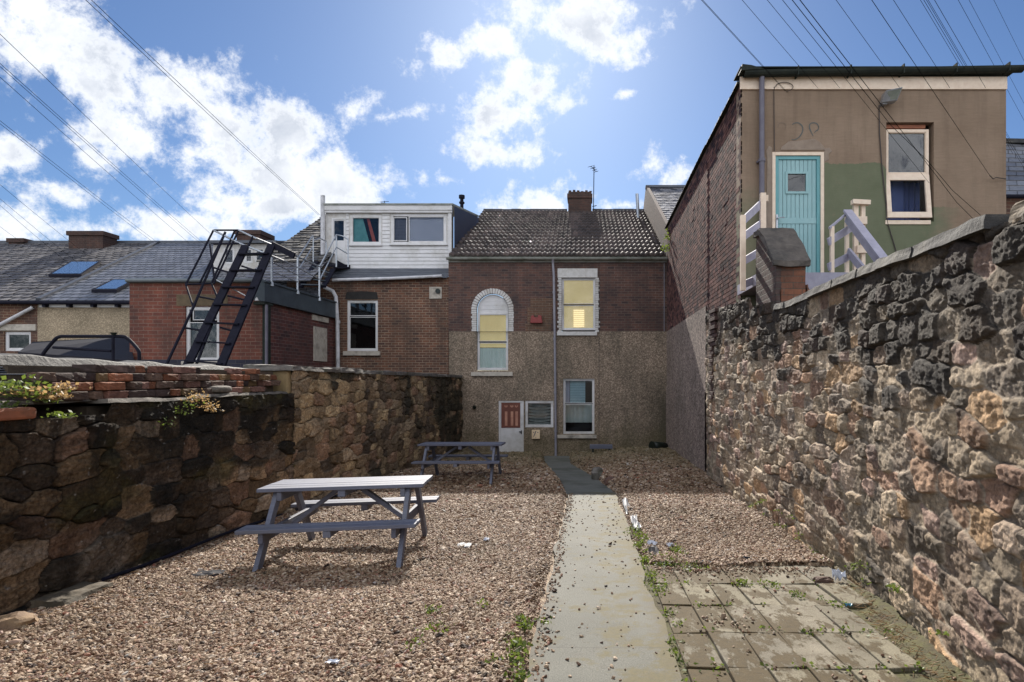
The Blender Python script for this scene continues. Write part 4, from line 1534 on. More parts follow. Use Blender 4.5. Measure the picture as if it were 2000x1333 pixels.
def roof_slates(name, mat, parent, el, er, rr, rl, rows_, cols_, pal, step=0.018, seed=1, jit=0.006, ragged=0.0):
    """slates as single overlapping tiles between eave (el,er) and ridge (rl,rr)"""
    rg = random.Random(seed)
    el, er, rr, rl = map(Vector, (el, er, rr, rl))
    nrm = (er - el).cross(rl - el).normalized()
    if nrm.z < 0:
        nrm = -nrm
    b = MB()
    def pt(s, t, h):
        return (el.lerp(er, s)).lerp(rl.lerp(rr, s), t) + nrm * h
    for j in range(rows_):
        t0, t1 = j / rows_, (j + 1) / rows_
        off = 0.5 * (j % 2)
        for i in range(-1, cols_ + 1):
            s0, s1 = (i + off) / cols_, (i + 1 + off) / cols_
            s0, s1 = max(0, s0), min(1, s1)
            if s1 - s0 < 1e-4:
                continue
            g = 0.0015
            h = step + rg.uniform(-jit, jit)
            c = rg.choice(pal)
            k = rg.uniform(.8, 1.2)
            c = tuple(q * k for q in c)
            dt = rg.uniform(0, ragged) / rows_
            A, B_, C_, D = pt(s0 + g, t0 - dt, h), pt(s1 - g, t0 - dt, h + rg.uniform(-jit, jit) * .5), pt(s1 - g, t1, 0.003), pt(s0 + g, t1, 0.003)
            b.quad(A, B_, C_, D, c)
            b.quad(pt(s0 + g, t0 - dt, -.004), pt(s1 - g, t0 - dt, -.004), B_, A, c)
    # under-boarding
    b.quad(pt(0, 0, -.02), pt(1, 0, -.02), pt(1, 1, -.02), pt(0, 1, -.02), (0.03, 0.03, 0.03))
    return b.build(name, mat, parent)


def roof_pantile(name, mat, parent, el, er, rr, rl, rows_, cols_, c1, c2, A=0.028, B=0.03):
    el, er, rr, rl = (np.array(q, float) for q in (el, er, rr, rl))
    nrm = np.cross(er - el, rl - el)
    nrm /= np.linalg.norm(nrm)
    if nrm[2] < 0:
        nrm = -nrm
    sub = 8
    s = np.linspace(0, 1, cols_ * sub + 1)
    prof = np.array([0.0, 0.55, 0.95, 1.0, 0.75, 0.3, 0.05, -0.02])
    hs = A * prof[np.arange(len(s)) % sub]
    ts, ht = [], []
    for j in range(rows_):
        for q, hh in ((0.0, -0.012), (0.0005, B), (0.5, B * .5), (0.999, 0.0)):
            ts.append((j + q) / rows_)
            ht.append(hh)
    ts, ht = np.array(ts), np.array(ht)
    T, S = np.meshgrid(ts, s, indexing='ij')
    base = (el[None, None] * (1 - S)[..., None] + er[None, None] * S[..., None]) * (1 - T)[..., None] + (rl[None, None] * (1 - S)[..., None] + rr[None, None] * S[..., None]) * T[..., None]
    rowi = np.floor(T * rows_ + 1e-6).astype(int)
    coli = np.floor(S * cols_ + 1e-6).astype(int)
    lift = (_hash(rowi, coli, 5) - .5) * 0.010
    H = hs[None, :] + ht[:, None] + lift + 0.012 * fbm(S * 6, T * 3, 8, 2)
    V = base + nrm[None, None] * H[..., None]
    k = (0.7 + 0.6 * _hash(rowi, coli, 3))[..., None]
    f = _hash(rowi, coli, 4)[..., None]
    f2 = sstep((fbm(S * 14, T * 5, 12, 4) + .1) / .3)[..., None]
    col = (np.array(c1) * (1 - f) + np.array(c2) * f) * k * (1 - .35 * f2)
    n0, n1 = V.shape[:2]
    i = np.arange(n0 * n1).reshape(n0, n1)
    fc = np.stack([i[:-1, :-1].ravel(), i[:-1, 1:].ravel(), i[1:, 1:].ravel(), i[1:, :-1].ravel()], 1)
    return npmesh(name, V.reshape(-1, 3), fc, mat, False, col.reshape(-1, 3), parent)


# ================================================================== MAIN HOUSE
YM = 20.2
SM = F / YM
def mx(px): return XX(px, YM)
def mz(py): return ZZ(py, YM)
mh = empty('terraced_house', ((mx(876) + mx(1303)) / 2, YM, gzf(YM)), 'brick terraced house at the end of the yard, pebbledashed below, pantile roof', 'house')
ZG = -1.6
# openings
up_hole = (mx(1097), mx(1163), mz(648), mz(543))
arch_hole = (mx(932), mx(992), mz(724), mz(572))
low_hole = (mx(1100), mx(1161), mz(848), mz(740))
door_hole = (mx(974), mx(1023), -1.35, mz(783))
side_hole = (mx(1026), mx(1081), mz(835), mz(783))
zb_ = mz(648)
acx = (arch_hole[0] + arch_hole[1]) / 2
ar = (arch_hole[1] - arch_hole[0]) / 2 + 0.0
arch_top = arch_hole[3] + 0.0
# the round-headed opening: a rectangular hole up to the crown, spandrels filled back in
zc_ = mz(605)
hole_arch = (acx - ar - .02, acx + ar + .02, zb_, zc_ + ar + .02, 'bt')
def spandrels(b):
    r = ar + .02
    n = 12
    for sgn in (-1, 1):
        for i in range(n):
            a0, a1 = math.pi / 2 * i / n, math.pi / 2 * (i + 1) / n
            p0 = (acx + sgn * r * math.cos(a0), YM, zc_ + r * math.sin(a0))
            p1 = (acx + sgn * r * math.cos(a1), YM, zc_ + r * math.sin(a1))
            b.quad(p0, p1, (p1[0], YM, zc_ + r), (p0[0], YM, zc_ + r)) if i < n else None
            q0, q1 = (p0[0], YM + .12, p0[2]), (p1[0], YM + .12, p1[2])
            b.quad(p0, p1, q1, q0)
wall_xz('brick_wall', M['brick_main'], mh, YM, mx(876), mx(1303), zb_, mz(505), [hole_arch, (up_hole[0], up_hole[1], zb_ + .001, up_hole[3])], extra=spandrels)
# patch of newer brick round the alarm box
b = MB()
for (x0, x1, z0, z1) in ((mx(1036), mx(1080), mz(600), mz(583)), (mx(1030), mx(1078), mz(632), mz(601)), (mx(1026), mx(1076), mz(647), mz(633))):
    b.box(x0, x1, YM - .006, YM + .02, z0, z1)
b.build('brick_patch', brick_mat('brick_patch_new', [(0.20, 0.10, 0.06), (0.14, 0.075, 0.05), (0.05, 0.03, 0.03)], (0.28, 0.22, 0.16), ms=0.015, soot=(0.05, 0.04, 0.03)), mh)
wall_xz('rendered_wall', M['dash'], mh, YM - 0.025, mx(877), mx(1303), ZG, zb_ - .001,
        [(arch_hole[0] - .01, arch_hole[1] + .01, arch_hole[2], zb_ - .001, 't'), low_hole, door_hole, side_hole], 0.14)
# damp stain strips of the render are the material's own; expansion bead line
b = MB()
b.box(mx(1169.5), mx(1170.5), YM - .031, YM - .02, ZG, mz(508))
b.build('cable', M['cable_brown'], mh)
b = MB()
b.tube([(mx(1297), YM - .03, mz(648)), (mx(1297), YM - .03, mz(515))], .012, 6)
b.build('cable', M['grey_pipe'], mh)
# white painted brick surround of the arch
b = MB()
ri, ro_ = ar + .02, ar + .20
nA = 22
for i in range(nA):
    a0, a1 = math.pi * i / nA, math.pi * (i + 1) / nA
    g = .012
    ps_ = [(acx + rr_ * math.cos(aa), YM - random.uniform(.012, .03), zc_ + rr_ * math.sin(aa)) for rr_, aa in ((ri, a0 + g), (ro_ - random.uniform(0, .02), a0 + g), (ro_, a1 - g), (ri, a1 - g))]
    yq = YM - random.uniform(.012, .028)
    ps_ = [(p[0], yq, p[2]) for p in ps_]
    b.prism(ps_, (0, .05, 0))
zq = zc_
while zq > zb_ + .02:
    for sgn in (-1, 1):
        w2 = random.uniform(.15, .19)
        yq = YM - random.uniform(.012, .028)
        b.box(acx + sgn * ri, acx + sgn * (ri + w2), yq, YM + .03, zq - .068, zq - .002)
    zq -= .075
b.build('arch_surround', M['white_paint'], mh, bevel=0.006)
# boarded half-round with thin battens
b = MB()
pts_ = [(acx + ar * math.cos(math.pi * i / 20), YM + .09, zc_ + ar * math.sin(math.pi * i / 20)) for i in range(21)]
pts_ = [(acx + ar, YM + .09, mz(612))] + pts_ + [(acx - ar, YM + .09, mz(612))]
b.prism(pts_, (0, .03, 0))
for zq in (mz(596), mz(604), mz(588)):
    b.box(acx - ar * .85, acx + ar * .85, YM + .082, YM + .091, zq, zq + .012)
b.build('arch_board', M['white'], mh)
# first floor windows
fr, rc = window(mh, arch_hole[0], arch_hole[1], mz(723), mz(611), YM + .06, [(0, 1, 0, .475), (0, 1, .50, 1)], glass='glass', room=.8)
blind(fr, rc[1][0] - .02, rc[1][1] + .02, rc[1][2] - .02, rc[1][3] + .02, YM + .16, 'yellow_blind_glow', slats=0)
blind(fr, rc[0][0] - .02, rc[0][1] + .02, rc[0][3] - .14, rc[0][3] + .02, YM + .165, 'yellow_blind_glow')
blind(fr, rc[0][0] - .02, rc[0][1] + .02, rc[0][2] - .02, rc[0][3] - .16, YM + .15, 'curtain_mint', name='curtain', folds=7)
fr, rc = window(mh, up_hole[0], up_hole[1], mz(645), mz(543), YM + .06, [(0, 1, 0, .475), (0, 1, .50, 1)], glass='glass', room=.8)
blind(fr, rc[1][0] - .02, rc[1][1] + .02, rc[1][2] - .02, rc[1][3] + .02, YM + .16, 'yellow_blind_glow')
blind(fr, rc[0][0] - .02, rc[0][1] + .02, rc[0][2] - .02, rc[0][3] + .02, YM + .17, 'yellow_blind_glow')
b = MB()  # bright bars of the right window, their light put in as glow
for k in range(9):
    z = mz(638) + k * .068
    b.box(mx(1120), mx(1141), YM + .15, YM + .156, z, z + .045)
b.build('glow_slats', M['lit'], fr)
# painted stone surround and toothed white bricks of the right upper window
b = MB()
b.box(mx(1089), mx(1167), YM - .03, YM + .04, up_hole[3] + .002, mz(525))
zq = up_hole[3]
k = 0
while zq > zb_ + .02:
    w2 = .15 + (.05 if k % 2 else 0) + random.uniform(-.02, .02)
    for sgn, xq in ((-1, up_hole[0]), (1, up_hole[1])):
        b.box(xq + sgn * .001, xq + sgn * w2 * .72, YM - random.uniform(.015, .03), YM + .03, zq - .072, zq - .003)
    zq -= .078
    k += 1
b.build('window_surround', M['white_paint'], mh, bevel=0.008)
b = MB()
b.box(mx(1088), mx(1166), YM - .10, YM + .05, mz(656), mz(648.5))
b.build('sill', M['white_paint'], mh, bevel=.008)
b = MB()
b.box(mx(921), mx(1002), YM - .11, YM + .04, mz(735), mz(727))
b.build('sill', M['stone_sill'], mh, bevel=.008)
b = MB()
b.box(mx(1089), mx(1165), YM - .11, YM + .04, mz(856), mz(849.5))
b.build('sill', M['stone_sill'], mh, bevel=.008)
# ground floor window
fr, rc = window(mh, *low_hole, YM + .04, [(0, 1, 0, .535), (0, 1, .555, 1)], glass='glass', room=.9)
blind(fr, mx(1113), mx(1143), rc[1][2] - .02, rc[1][3] + .02, YM + .2, 'blind_teal', slats=9)
blind(fr, mx(1104), mx(1112), rc[1][2] - .02, rc[1][3] + .02, YM + .22, 'blind_grey', folds=2, name='curtain')
blind(fr, rc[0][0] - .02, rc[0][1] + .02, rc[0][2] + .28, rc[0][3] + .02, YM + .45, 'curtain_mint', folds=5, name='curtain')
# back door with boarded brown upper panel, and the window beside it
b = MB()
frame_rect(b, door_hole[0], door_hole[1], door_hole[2], door_hole[3], YM + .0, .065, .07)
fr = b.build('door_frame', M['white'], mh, bevel=.004)
b = MB()
b.box(door_hole[0] + .067, door_hole[1] - .067, YM + .02, YM + .06, door_hole[2], door_hole[3] - .067)
dr = b.build('door', M['white'], mh, bevel=.004)
b = MB()
b.box(mx(979), mx(1016), YM + .005, YM + .019, mz(836), mz(786))
bp = b.build('brown_panel', M['door_brown'], dr, bevel=.003)
b = MB()
for xq in (986, 997.5, 1006.5):
    b.box(mx(xq), mx(xq + 5), YM - .001, YM + .006, mz(832), mz(804))
    for i_ in range(3):
        b.box(mx(xq - .6 + i_ * 2), mx(xq + 1 + i_ * 2), YM - .001, YM + .006, mz(795.5 + (i_ % 2)), mz(792 + (i_ % 2)))
b.build('panel_moulding', M['door_streak'], dr)
b = MB()
b.box(mx(1014), mx(1018.5), YM - .03, YM + .018, mz(844.5), mz(843))
b.box(mx(1017.4), mx(1019), YM - .0, YM + .018, mz(848), mz(841))
b.build('handle', M['black_steel'], dr)
fr, rc = window(mh, *side_hole, YM + .0, [(0, 1, 0, 1)], glass='glass', room=.9, fw=.07)
b = MB()
for k in range(7):
    zq = mz(829) + k * .105
    for i_ in range(6):
        xa = rc[0][0] + (rc[0][1] - rc[0][0]) * i_ / 6
        xb = rc[0][0] + (rc[0][1] - rc[0][0]) * (i_ + 1) / 6
        da, db = .05 * math.sin(math.pi * i_ / 6), .05 * math.sin(math.pi * (i_ + 1) / 6)
        b.quad((xa, YM + .16, zq - da), (xb, YM + .16, zq - db), (xb, YM + .22, zq + .075 - db * .4), (xa, YM + .22, zq + .075 - da * .4))
b.build('drape', plain('green_drape', (0.42, 0.48, 0.42), (0.26, 0.31, 0.27), 6, .8), fr)
# meter box, vent pipe, alarm
b = MB()
b.box(mx(1039), mx(1055), YM - .10, YM - .02, mz(857), mz(840))
mb_ = b.build('meter_box', M['meter'], mh, bevel=.006)
b = MB()
for xq in (1042.5, 1051):
    b.tube([(mx(xq), YM - .106, mz(844.5)), (mx(xq), YM - .096, mz(844.5))], .018, 8)
b.tube([(mx(1047), YM - .106, mz(855)), (mx(1047), YM - .096, mz(855))], .014, 8)
b.prism([(mx(1041), YM - .103, mz(855)), (mx(1044), YM - .103, mz(848)), (mx(1046), YM - .103, mz(842)), (mx(1048), YM - .103, mz(842)), (mx(1045), YM - .103, mz(850))], (0, .004, 0))
b.build('meter_catch', M['dark_pipe'], mb_)
b = MB()
b.tube([(mx(927), YM + .02, mz(795)), (mx(927), YM - .10, mz(795)), (mx(929), YM - .16, mz(796.5))], .055, 12)
b.build('vent_pipe', M['bucket'], mh)
b = MB()
b.prism([(mx(1036), YM - .13, mz(632)), (mx(1060), YM - .13, mz(632)), (mx(1058), YM - .13, mz(618)), (mx(1052), YM - .13, mz(616)), (mx(1051), YM - .13, mz(621)), (mx(1044), YM - .13, mz(621)), (mx(1043), YM - .13, mz(616)), (mx(1038), YM - .13, mz(618))], (0, .125, 0))
b.build('alarm_box', M['red_box'], mh, bevel=.012)
# drain pipe down the front
b = MB()
xq = mx(1082)
b.tube([(xq - .03, YM - .16, mz(508)), (xq - .03, YM - .09, mz(516)), (xq, YM - .085, mz(540)), (mx(1084.5), YM - .085, mz(700)), (mx(1086), YM - .085, mz(896))], .042, 12)
dp = b.build('drainpipe', M['grey_pipe'], mh, smooth=False)
for pyq in (570, 660, 765, 840):
    b = MB()
    xq = mx(1082 + (pyq - 540) * .0125)
    b.tube([(xq, YM - .085, mz(pyq)), (xq, YM - .085, mz(pyq + 4))], .053, 12)
    b.build('pipe_clip', M['grey_pipe'], mh)
# roof: pantiles from gutter to ridge
el = (mx(880), YM - .22, mz(503)); er = (mx(1299), YM - .22, mz(503))
rl = (XX(945, 28), 28.0, ZZ(413, 28)); rr = (XX(1258, 28) , 28.0, ZZ(413, 28))
roof = roof_pantile('roof', M['pantile'], mh, el, er, rr, rl, 15, 44, (0.080, 0.058, 0.052), (0.048, 0.037, 0.035), 0.040, 0.080)
rtm = plain('ridge_tile', (0.05, 0.045, 0.048), (0.03, 0.028, 0.03), 5, .7)
for (xs0, xs1) in ((rl[0], XX(1108, 28)), (XX(1157, 28), rr[0])):
    b = MB()
    n = max(2, int((xs1 - xs0) / .42))
    for i in range(n):
        xa = xs0 + (xs1 - xs0) * i / n
        xb = xs0 + (xs1 - xs0) * (i + 1) / n - .01
        dz_ = random.uniform(-.01, .01)
        pts_ = [(xa, 28 + .16 * math.cos(q), rl[2] - .04 + .15 * math.sin(q) + dz_) for q in np.linspace(math.pi, 0, 7)]
        b.prism(pts_, (xb - xa, 0, 0))
    b.build('ridge_tiles', rtm, roof)
# gutter, fascia
b = MB()
b.box(mx(876), mx(1303), YM - .035, YM - .002, mz(513), mz(506))
b.box(mx(878), mx(1301), YM - .16, YM + .3, mz(505.6), mz(503.4))
b.box(mx(880), mx(1299), YM - .17, YM - .11, mz(503.4), mz(503) + .045)
b.build('fascia', M['gutter_grey'], mh)
b = MB()
pts_ = [(mx(874), YM - .145 + .075 * math.cos(q), mz(505.5) + .075 * math.sin(q)) for q in np.linspace(math.pi, 2 * math.pi, 8)] + \
       [(mx(874), YM - .145 + .062 * math.cos(q), mz(505.5) + .062 * math.sin(q)) for q in np.linspace(2 * math.pi, math.pi, 8)]
b.prism(pts_, (mx(1302) - mx(874), 0, 0))
b.build('gutter', M['gutter_grey'], mh)
# rear slope so that the roof is a solid body
b = MB()
b.quad(rl, rr, (rr[0], 36, 5.3), (rl[0], 36, 5.3))
b.build('rear_roof', M['lead'], mh)
# chimney
yc = 27.6
b = MB()
cx0, cx1 = XX(1110, yc), XX(1155, yc)
zt_ = ZZ(376, yc)
b.box(cx0, cx1, yc - .1, yc + .75, ZZ(425, yc) - 1.2, zt_ - .30)
b.box(cx0 - .05, cx1 + .05, yc - .15, yc + .80, zt_ - .30, zt_ - .10)
b.box(cx0 - .0, cx1 + .0, yc - .1, yc + .75, zt_ - .10, zt_)
for i_ in range(6):
    xq = cx0 + .02 + i_ * (cx1 - cx0 - .12) / 5
    b.box(xq, xq + .12, yc - .08, yc + .03, zt_, zt_ + random.uniform(.03, .1))
ch = b.build('chimney', M['brick_chim'], mh)
b = MB()
xq = XX(1159, yc)
b.tube([(xq, yc, ZZ(420, yc)), (xq + .03, yc, ZZ(325, yc))], .022, 6)
b.tube([(xq - .05, yc, ZZ(404, yc)), (xq + .15, yc, ZZ(402, yc))], .02, 5)
zq = ZZ(330, yc)
b.tube([(xq - .10, yc - .3, zq), (xq + .14, yc + .5, zq + .03)], .012, 5)
for i_ in range(7):
    f_ = i_ / 6
    cxq, cyq = xq - .10 + .24 * f_, yc - .3 + .8 * f_
    l_ = .16 - .06 * f_
    b.tube([(cxq - l_ , cyq + l_ * .3, zq + .03 * f_ + (.06 if i_ % 2 else -.02)), (cxq + l_, cyq - l_ * .3, zq + .03 * f_ + (-.05 if i_ % 2 else .04))], .008, 4)
b.build('aerial', M['black_steel'], ch)
b = MB()
b.tube([(XX(1247, 26.2), 26.2, ZZ(430, 26.2)), (XX(1244, 26.2), 26.2, ZZ(379, 26.2))], .07, 10)
b.build('flue', M['galv'], roof)

# ================================================================== DORMER HOUSE (left of it)
lh = empty('terraced_house', (mx(765), YM, gzf(YM)), 'brown brick terraced house with a white boarded dormer on its roof', 'house')
lw_hole = (mx(678), mx(738), mz(686), mz(587))
vent_hole = None
wall_xz('brick_wall', M['brick_left'], lh, YM, mx(560), mx(875.8), ZG, mz(541), [lw_hole], .12)
fr, rc = window(lh, *lw_hole, YM + .03, [(0, 1, 0, .69), (0, 1, .71, 1)], glass='glass_dark', room=.8, fw=.07)
blind(fr, rc[0][0] - .02, rc[0][1] + .02, rc[0][2] - .02, rc[0][3] + .02, YM + .13, 'blind_dark')
blind(fr, rc[1][0] - .02, rc[1][1] + .02, rc[1][2] - .02, rc[1][3] + .02, YM + .13, 'blind_grey')  # pale sheet stands in for the grey reflection in the upper pane
b = MB()
b.box(mx(672), mx(743), YM - .10, YM + .03, mz(695), mz(686.5))
b.build('sill', M['stone_sill'], lh, bevel=.008)
b = MB()
b.prism([(mx(674), YM - .02, mz(585)), (mx(739), YM - .02, mz(585)), (mx(736), YM - .02, mz(571)), (mx(707), YM - .02, mz(569)), (mx(677), YM - .02, mz(571))], (0, .03, 0))
b.build('lintel', plain('sooty_lintel', (0.03, 0.026, 0.024), (0.014, 0.013, 0.012), 9, .9, .5, 30), lh, bevel=.02)
b = MB()
frame_rect(b, mx(839), mx(863), mz(584), mz(561), YM - .04, .045, .06)
b.box(mx(841.5), mx(860.5), YM - .02, YM + .0, mz(582), mz(563.5))
vt = b.build('vent', M['stone_sill'], lh, bevel=.004)
b = MB()
b.tube([(mx(856), YM - .01, mz(569.5)), (mx(856), YM - .08, mz(569.5))], .085, 12)
b.build('vent_cowl', M['bucket'], vt)
# lower strip of roofing with its gutter
b = MB()
b.hexa([(mx(652), YM - .18, mz(545)), (mx(876), YM - .18, mz(545)), (mx(876), 20.95, ZZ(526, 20.95)), (mx(638), 20.95, ZZ(526, 20.95)),
        (mx(652), YM - .18, mz(543)), (mx(876), YM - .18, mz(543)), (mx(876), 20.95, ZZ(524, 20.95)), (mx(638), 20.95, ZZ(524, 20.95))])
for i_ in range(3):
    t_ = .22 + i_ * .26
    y_ = YM - .18 + (20.95 - YM + .18) * t_
    z_ = mz(543) + (ZZ(524, 20.95) - mz(543)) * t_ + .012
    b.box(mx(650), mx(874), y_, y_ + .03, z_ - .02, z_ + .008)
b.build('lower_roof', M['lead'], lh)
b = MB()
b.tube([(mx(655), YM - .22, mz(549.5)), (mx(775), YM - .22, mz(546)), (mx(866), YM - .22, mz(541.5))], .052, 10)
b.build('gutter', M['white_pipe'], lh)
b = MB()
b.tube([(mx(632), YM - .25, mz(556)), (mx(641), YM - .25, mz(564)), (mx(656), YM - .25, mz(571)), (mx(661), YM - .2, mz(582)), (mx(664), YM - .2, mz(630)), (mx(665), YM - .2, mz(725))], .062, 10)
b.build('drainpipe', M['white_pipe'], lh)
b = MB()
b.tube([(mx(665), YM - .2, mz(628)), (mx(665), YM - .2, mz(633))], .075, 12)
b.build('pipe_clip', M['white_pipe'], lh)
# main slopes left and right of the dormer
PAL_S = [(0.060, 0.062, 0.074), (0.048, 0.05, 0.06), (0.078, 0.08, 0.09), (0.04, 0.042, 0.05)]
PAL_T = [(0.095, 0.088, 0.082), (0.07, 0.068, 0.068), (0.13, 0.12, 0.11), (0.055, 0.052, 0.052)]
zr = ZZ(405, 28)
roof_slates('roof', M['slate_dull'], lh, (mx(505), YM - .1, mz(512)), (mx(637), YM - .1, mz(512)), (XX(770, 28), 28, zr), (XX(658, 28), 28, zr), 26, 10, PAL_T, 0.05, 3, .02, .25)
b = MB()
b.prism([(mx(505), YM, mz(512) - .03), (XX(658, 28), 28, zr - .03), (XX(658, 28), 28, 2), (mx(505), YM, 2)], (0.15, 0, 0))
b.build('gable_wall', M['brick_gable'], lh)
roof_slates('lower_roof', M['slate'], lh, (mx(515), 18.95, ZZ(549, 18.95)), (mx(640), 18.95, ZZ(549, 18.95)), (mx(640), YM + .0, mz(511)), (mx(515), YM + .0, mz(511)), 7, 12, [(0.15, 0.145, 0.155), (0.12, 0.115, 0.125), (0.18, 0.175, 0.185)], .03, 5, .01, .1)
# dormer
YD = 20.95
def dx(px): return XX(px, YD)
def dz(py): return ZZ(py, YD)
w_door = (dx(648), dx(676), dz(523), dz(427))
w1 = (dx(684), dx(745), dz(478), dz(421))
w2 = (dx(764), dx(872), dz(477), dz(419))
dm = wall_xz('dormer', M['white_paint'], lh, YD, dx(636), dx(882), dz(527), dz(403), [w_door, w1, w2], .07)
b = MB()
z = dz(525)
while z < dz(405):
    segs = [(dx(676.5), dx(881))]
    for h in (w1, w2):
        if h[2] - .05 < z + .02 < h[3] + .05:
            new = []
            for s0, s1 in segs:
                if h[0] - .04 > s0 and h[1] + .04 < s1:
                    new += [(s0, h[0] - .04), (h[1] + .04, s1)]
                else:
                    new.append((s0, s1))
            segs = new
    for s0, s1 in segs:
        if s1 - s0 > .05:
            b.hexa([(s0, YD - .028, z), (s1, YD - .028, z), (s1, YD - .002, z), (s0, YD - .002, z), (s0, YD - .010, z + .128), (s1, YD - .010, z + .128), (s1, YD - .002, z + .128), (s0, YD - .002, z + .128)])
    z += .135
b.build('cladding', M['white'], dm)
b = MB()
b.box(dx(635), dx(884), YD - .13, YD - .03, dz(412.5), dz(403.5))
b.box(dx(635), dx(884), YD - .10, YD - .031, dz(417), dz(412.6))
b.box(dx(876.5), dx(882.5), YD - .07, YD - .029, dz(525), dz(417.1))
b.build('fascia', M['white'], dm)
b = MB()
b.hexa([(dx(634), YD - .16, dz(403)), (dx(886), YD - .16, dz(403)), (XX(935, 25.4), 25.4, ZZ(424, 25.4)), (XX(690, 25.4), 25.4, ZZ(424, 25.4)),
        (dx(634), YD - .16, dz(400)), (dx(886), YD - .16, dz(400)), (XX(935, 25.4), 25.4, ZZ(421, 25.4)), (XX(690, 25.4), 25.4, ZZ(421, 25.4))])
b.build('dormer_roof', M['gutter_grey'], dm)
b = MB()
b.poly([(dx(887), YD, dz(523)), (dx(887), YD, dz(403)), (XX(933, 25.2), 25.2, ZZ(424, 25.2)), (XX(936, 25.2), 25.2, ZZ(440, 25.2))])
chk = plain('blue_black_cheek', (0.035, 0.037, 0.06), (0.025, 0.027, 0.045), 3, .6)
b.build('cheek', chk, dm)
b = MB()
b.poly([(dx(636), YD, dz(523)), (dx(636), YD, dz(403)), (XX(700, 25.2), 25.2, ZZ(424, 25.2)), (XX(700, 25.2), 25.2, ZZ(440, 25.2))])
b.build('cheek', chk, dm)
b = MB()
b.tube([(dx(633), YD - .10, dz(560)), (dx(633), YD - .10, dz(384))], .075, 10)
b.build('vent_stack', M['white_pipe'], lh)
fr, rc = window(dm, *w1, YD - .01, [(0, 1, 0, 1)], glass='glass', fw=.075, room=.9)
x0_, x1_, z0_, z1_ = rc[0]
b = MB()
W_ = x1_ - x0_
b.prism([(x0_ - .02, YD + .1, z0_ - .02), (x0_ + W_ * .60, YD + .1, z0_ - .02), (x0_ + W_ * .34, YD + .1, z1_ + .02), (x0_ - .02, YD + .1, z1_ + .02)], (0, .01, 0))
b.build('teal_curtain', M['curtain_teal'], fr)
b = MB()
b.prism([(x0_ + W_ * .72, YD + .13, z0_ - .02), (x0_ + W_ * .86, YD + .13, z0_ - .02), (x0_ + W_ * .58, YD + .13, z1_ + .02), (x0_ + W_ * .48, YD + .13, z1_ + .02)], (0, .01, 0))
b.build('red_curtain', M['curtain_red'], fr)
fr, rc = window(dm, *w2, YD - .01, [(0.0, .27, 0.03, .97), (.30, 1, 0, 1)], glass='glass', fw=.075, room=.9, inner=.03)
blind(fr, rc[0][0] - .02, rc[0][1] + .02, rc[0][2] - .02, rc[0][3] + .02, YD + .1, 'blind_dark', slats=16)
blind(fr, rc[1][0] - .02, rc[1][1] + .02, rc[1][2] - .02, rc[1][3] + .02, YD + .1, 'blind_grey', slats=26)
b = MB()
b.box(w1[0] - .04, w1[1] + .04, YD - .09, YD - .0, w1[2] - .06, w1[2])
b.box(w2[0] - .04, w2[1] + .04, YD - .09, YD - .0, w2[2] - .06, w2[2])
b.build('sill', M['white'], dm, bevel=.006)
b = MB()
frame_rect(b, w_door[0], w_door[1], w_door[2], w_door[3], YD - .02, .05, .06)
b.box(w_door[0] + .05, w_door[1] - .05, YD, YD + .035, w_door[2] + .05, dz(472))
frame_rect(b, w_door[0] + .05, w_door[1] - .05, dz(472), w_door[3] - .05, YD + .0, .035, .035)
dd = b.build('door', M['white'], dm, bevel=.004)
b = MB()
b.box(w_door[0] + .085, w_door[1] - .085, YD + .015, YD + .02, dz(471), w_door[3] - .085)
b.build('pane', M['glass_dark'], dd)
b = MB()
b.quad((w_door[0], YD + .5, w_door[2]), (w_door[1], YD + .5, w_door[2]), (w_door[1], YD + .5, w_door[3]), (w_door[0], YD + .5, w_door[3]))
b.build('room', M['blind_dark'], dd)
b = MB()
xq, yq = XX(902, 26), 26.0
b.tube([(xq, yq, ZZ(420, yq)), (xq, yq, ZZ(386, yq))], .075, 10)
b.tube([(xq, yq, ZZ(398, yq)), (xq, yq, ZZ(395, yq))], .12, 10)
b.tube([(xq, yq, ZZ(388, yq)), (xq, yq, ZZ(382, yq))], .13, 10)
b.build('flue', M['black_steel'], lh)
b = MB()
xq, yq = XX(751, 27.5), 27.5
b.tube([(xq, yq, ZZ(412, yq)), (xq, yq, ZZ(393, yq))], .015, 5)
b.tube([(xq - .2, yq, ZZ(395, yq)), (xq + .2, yq, ZZ(394, yq))], .012, 5)
b.tube([(xq - .12, yq - .1, ZZ(398, yq)), (xq + .14, yq + .1, ZZ(397, yq))], .012, 5)
b.build('aerial', M['black_steel'], lh)

# ================================================================== COTTAGES on the far left
YE, YR = 19.0, 26.0
def cz(d):       # roof plane height
    return CAMZ + 2.48 + 0.496 * (d - 19.0)
XA = XX(75, YE)
PAL_W = [(0.115, 0.108, 0.112), (0.085, 0.08, 0.085), (0.14, 0.13, 0.13), (0.07, 0.067, 0.072)]
PAL_G = [(0.135, 0.14, 0.16), (0.12, 0.125, 0.145), (0.15, 0.155, 0.175)]
c1 = empty('cottage', (-20, YE, -1.2), 'brick cottage with weathered slate roof, two chimneys and a white window at far left', 'house')
c2 = empty('cottage', (-15.5, YE, -1.2), 'cottage with cream rendered wall and smooth grey slate roof with small skylight', 'house')
roof_slates('roof', M['slate_dull'], c1, (-29, YE, cz(YE)), (XA, YE, cz(YE)), (-18.9, YR, cz(YR)), (-30, YR, cz(YR)), 24, 36, PAL_W, .03, 8, .012, .12)
roof_slates('roof', M['slate'], c2, (XA + .02, YE, cz(YE)), (-8.7, YE, cz(YE)), (-11.5, YR, cz(YR) + .02), (-18.88, YR, cz(YR) + .02), 24, 30, PAL_G, .022, 9, .004)
b = MB()
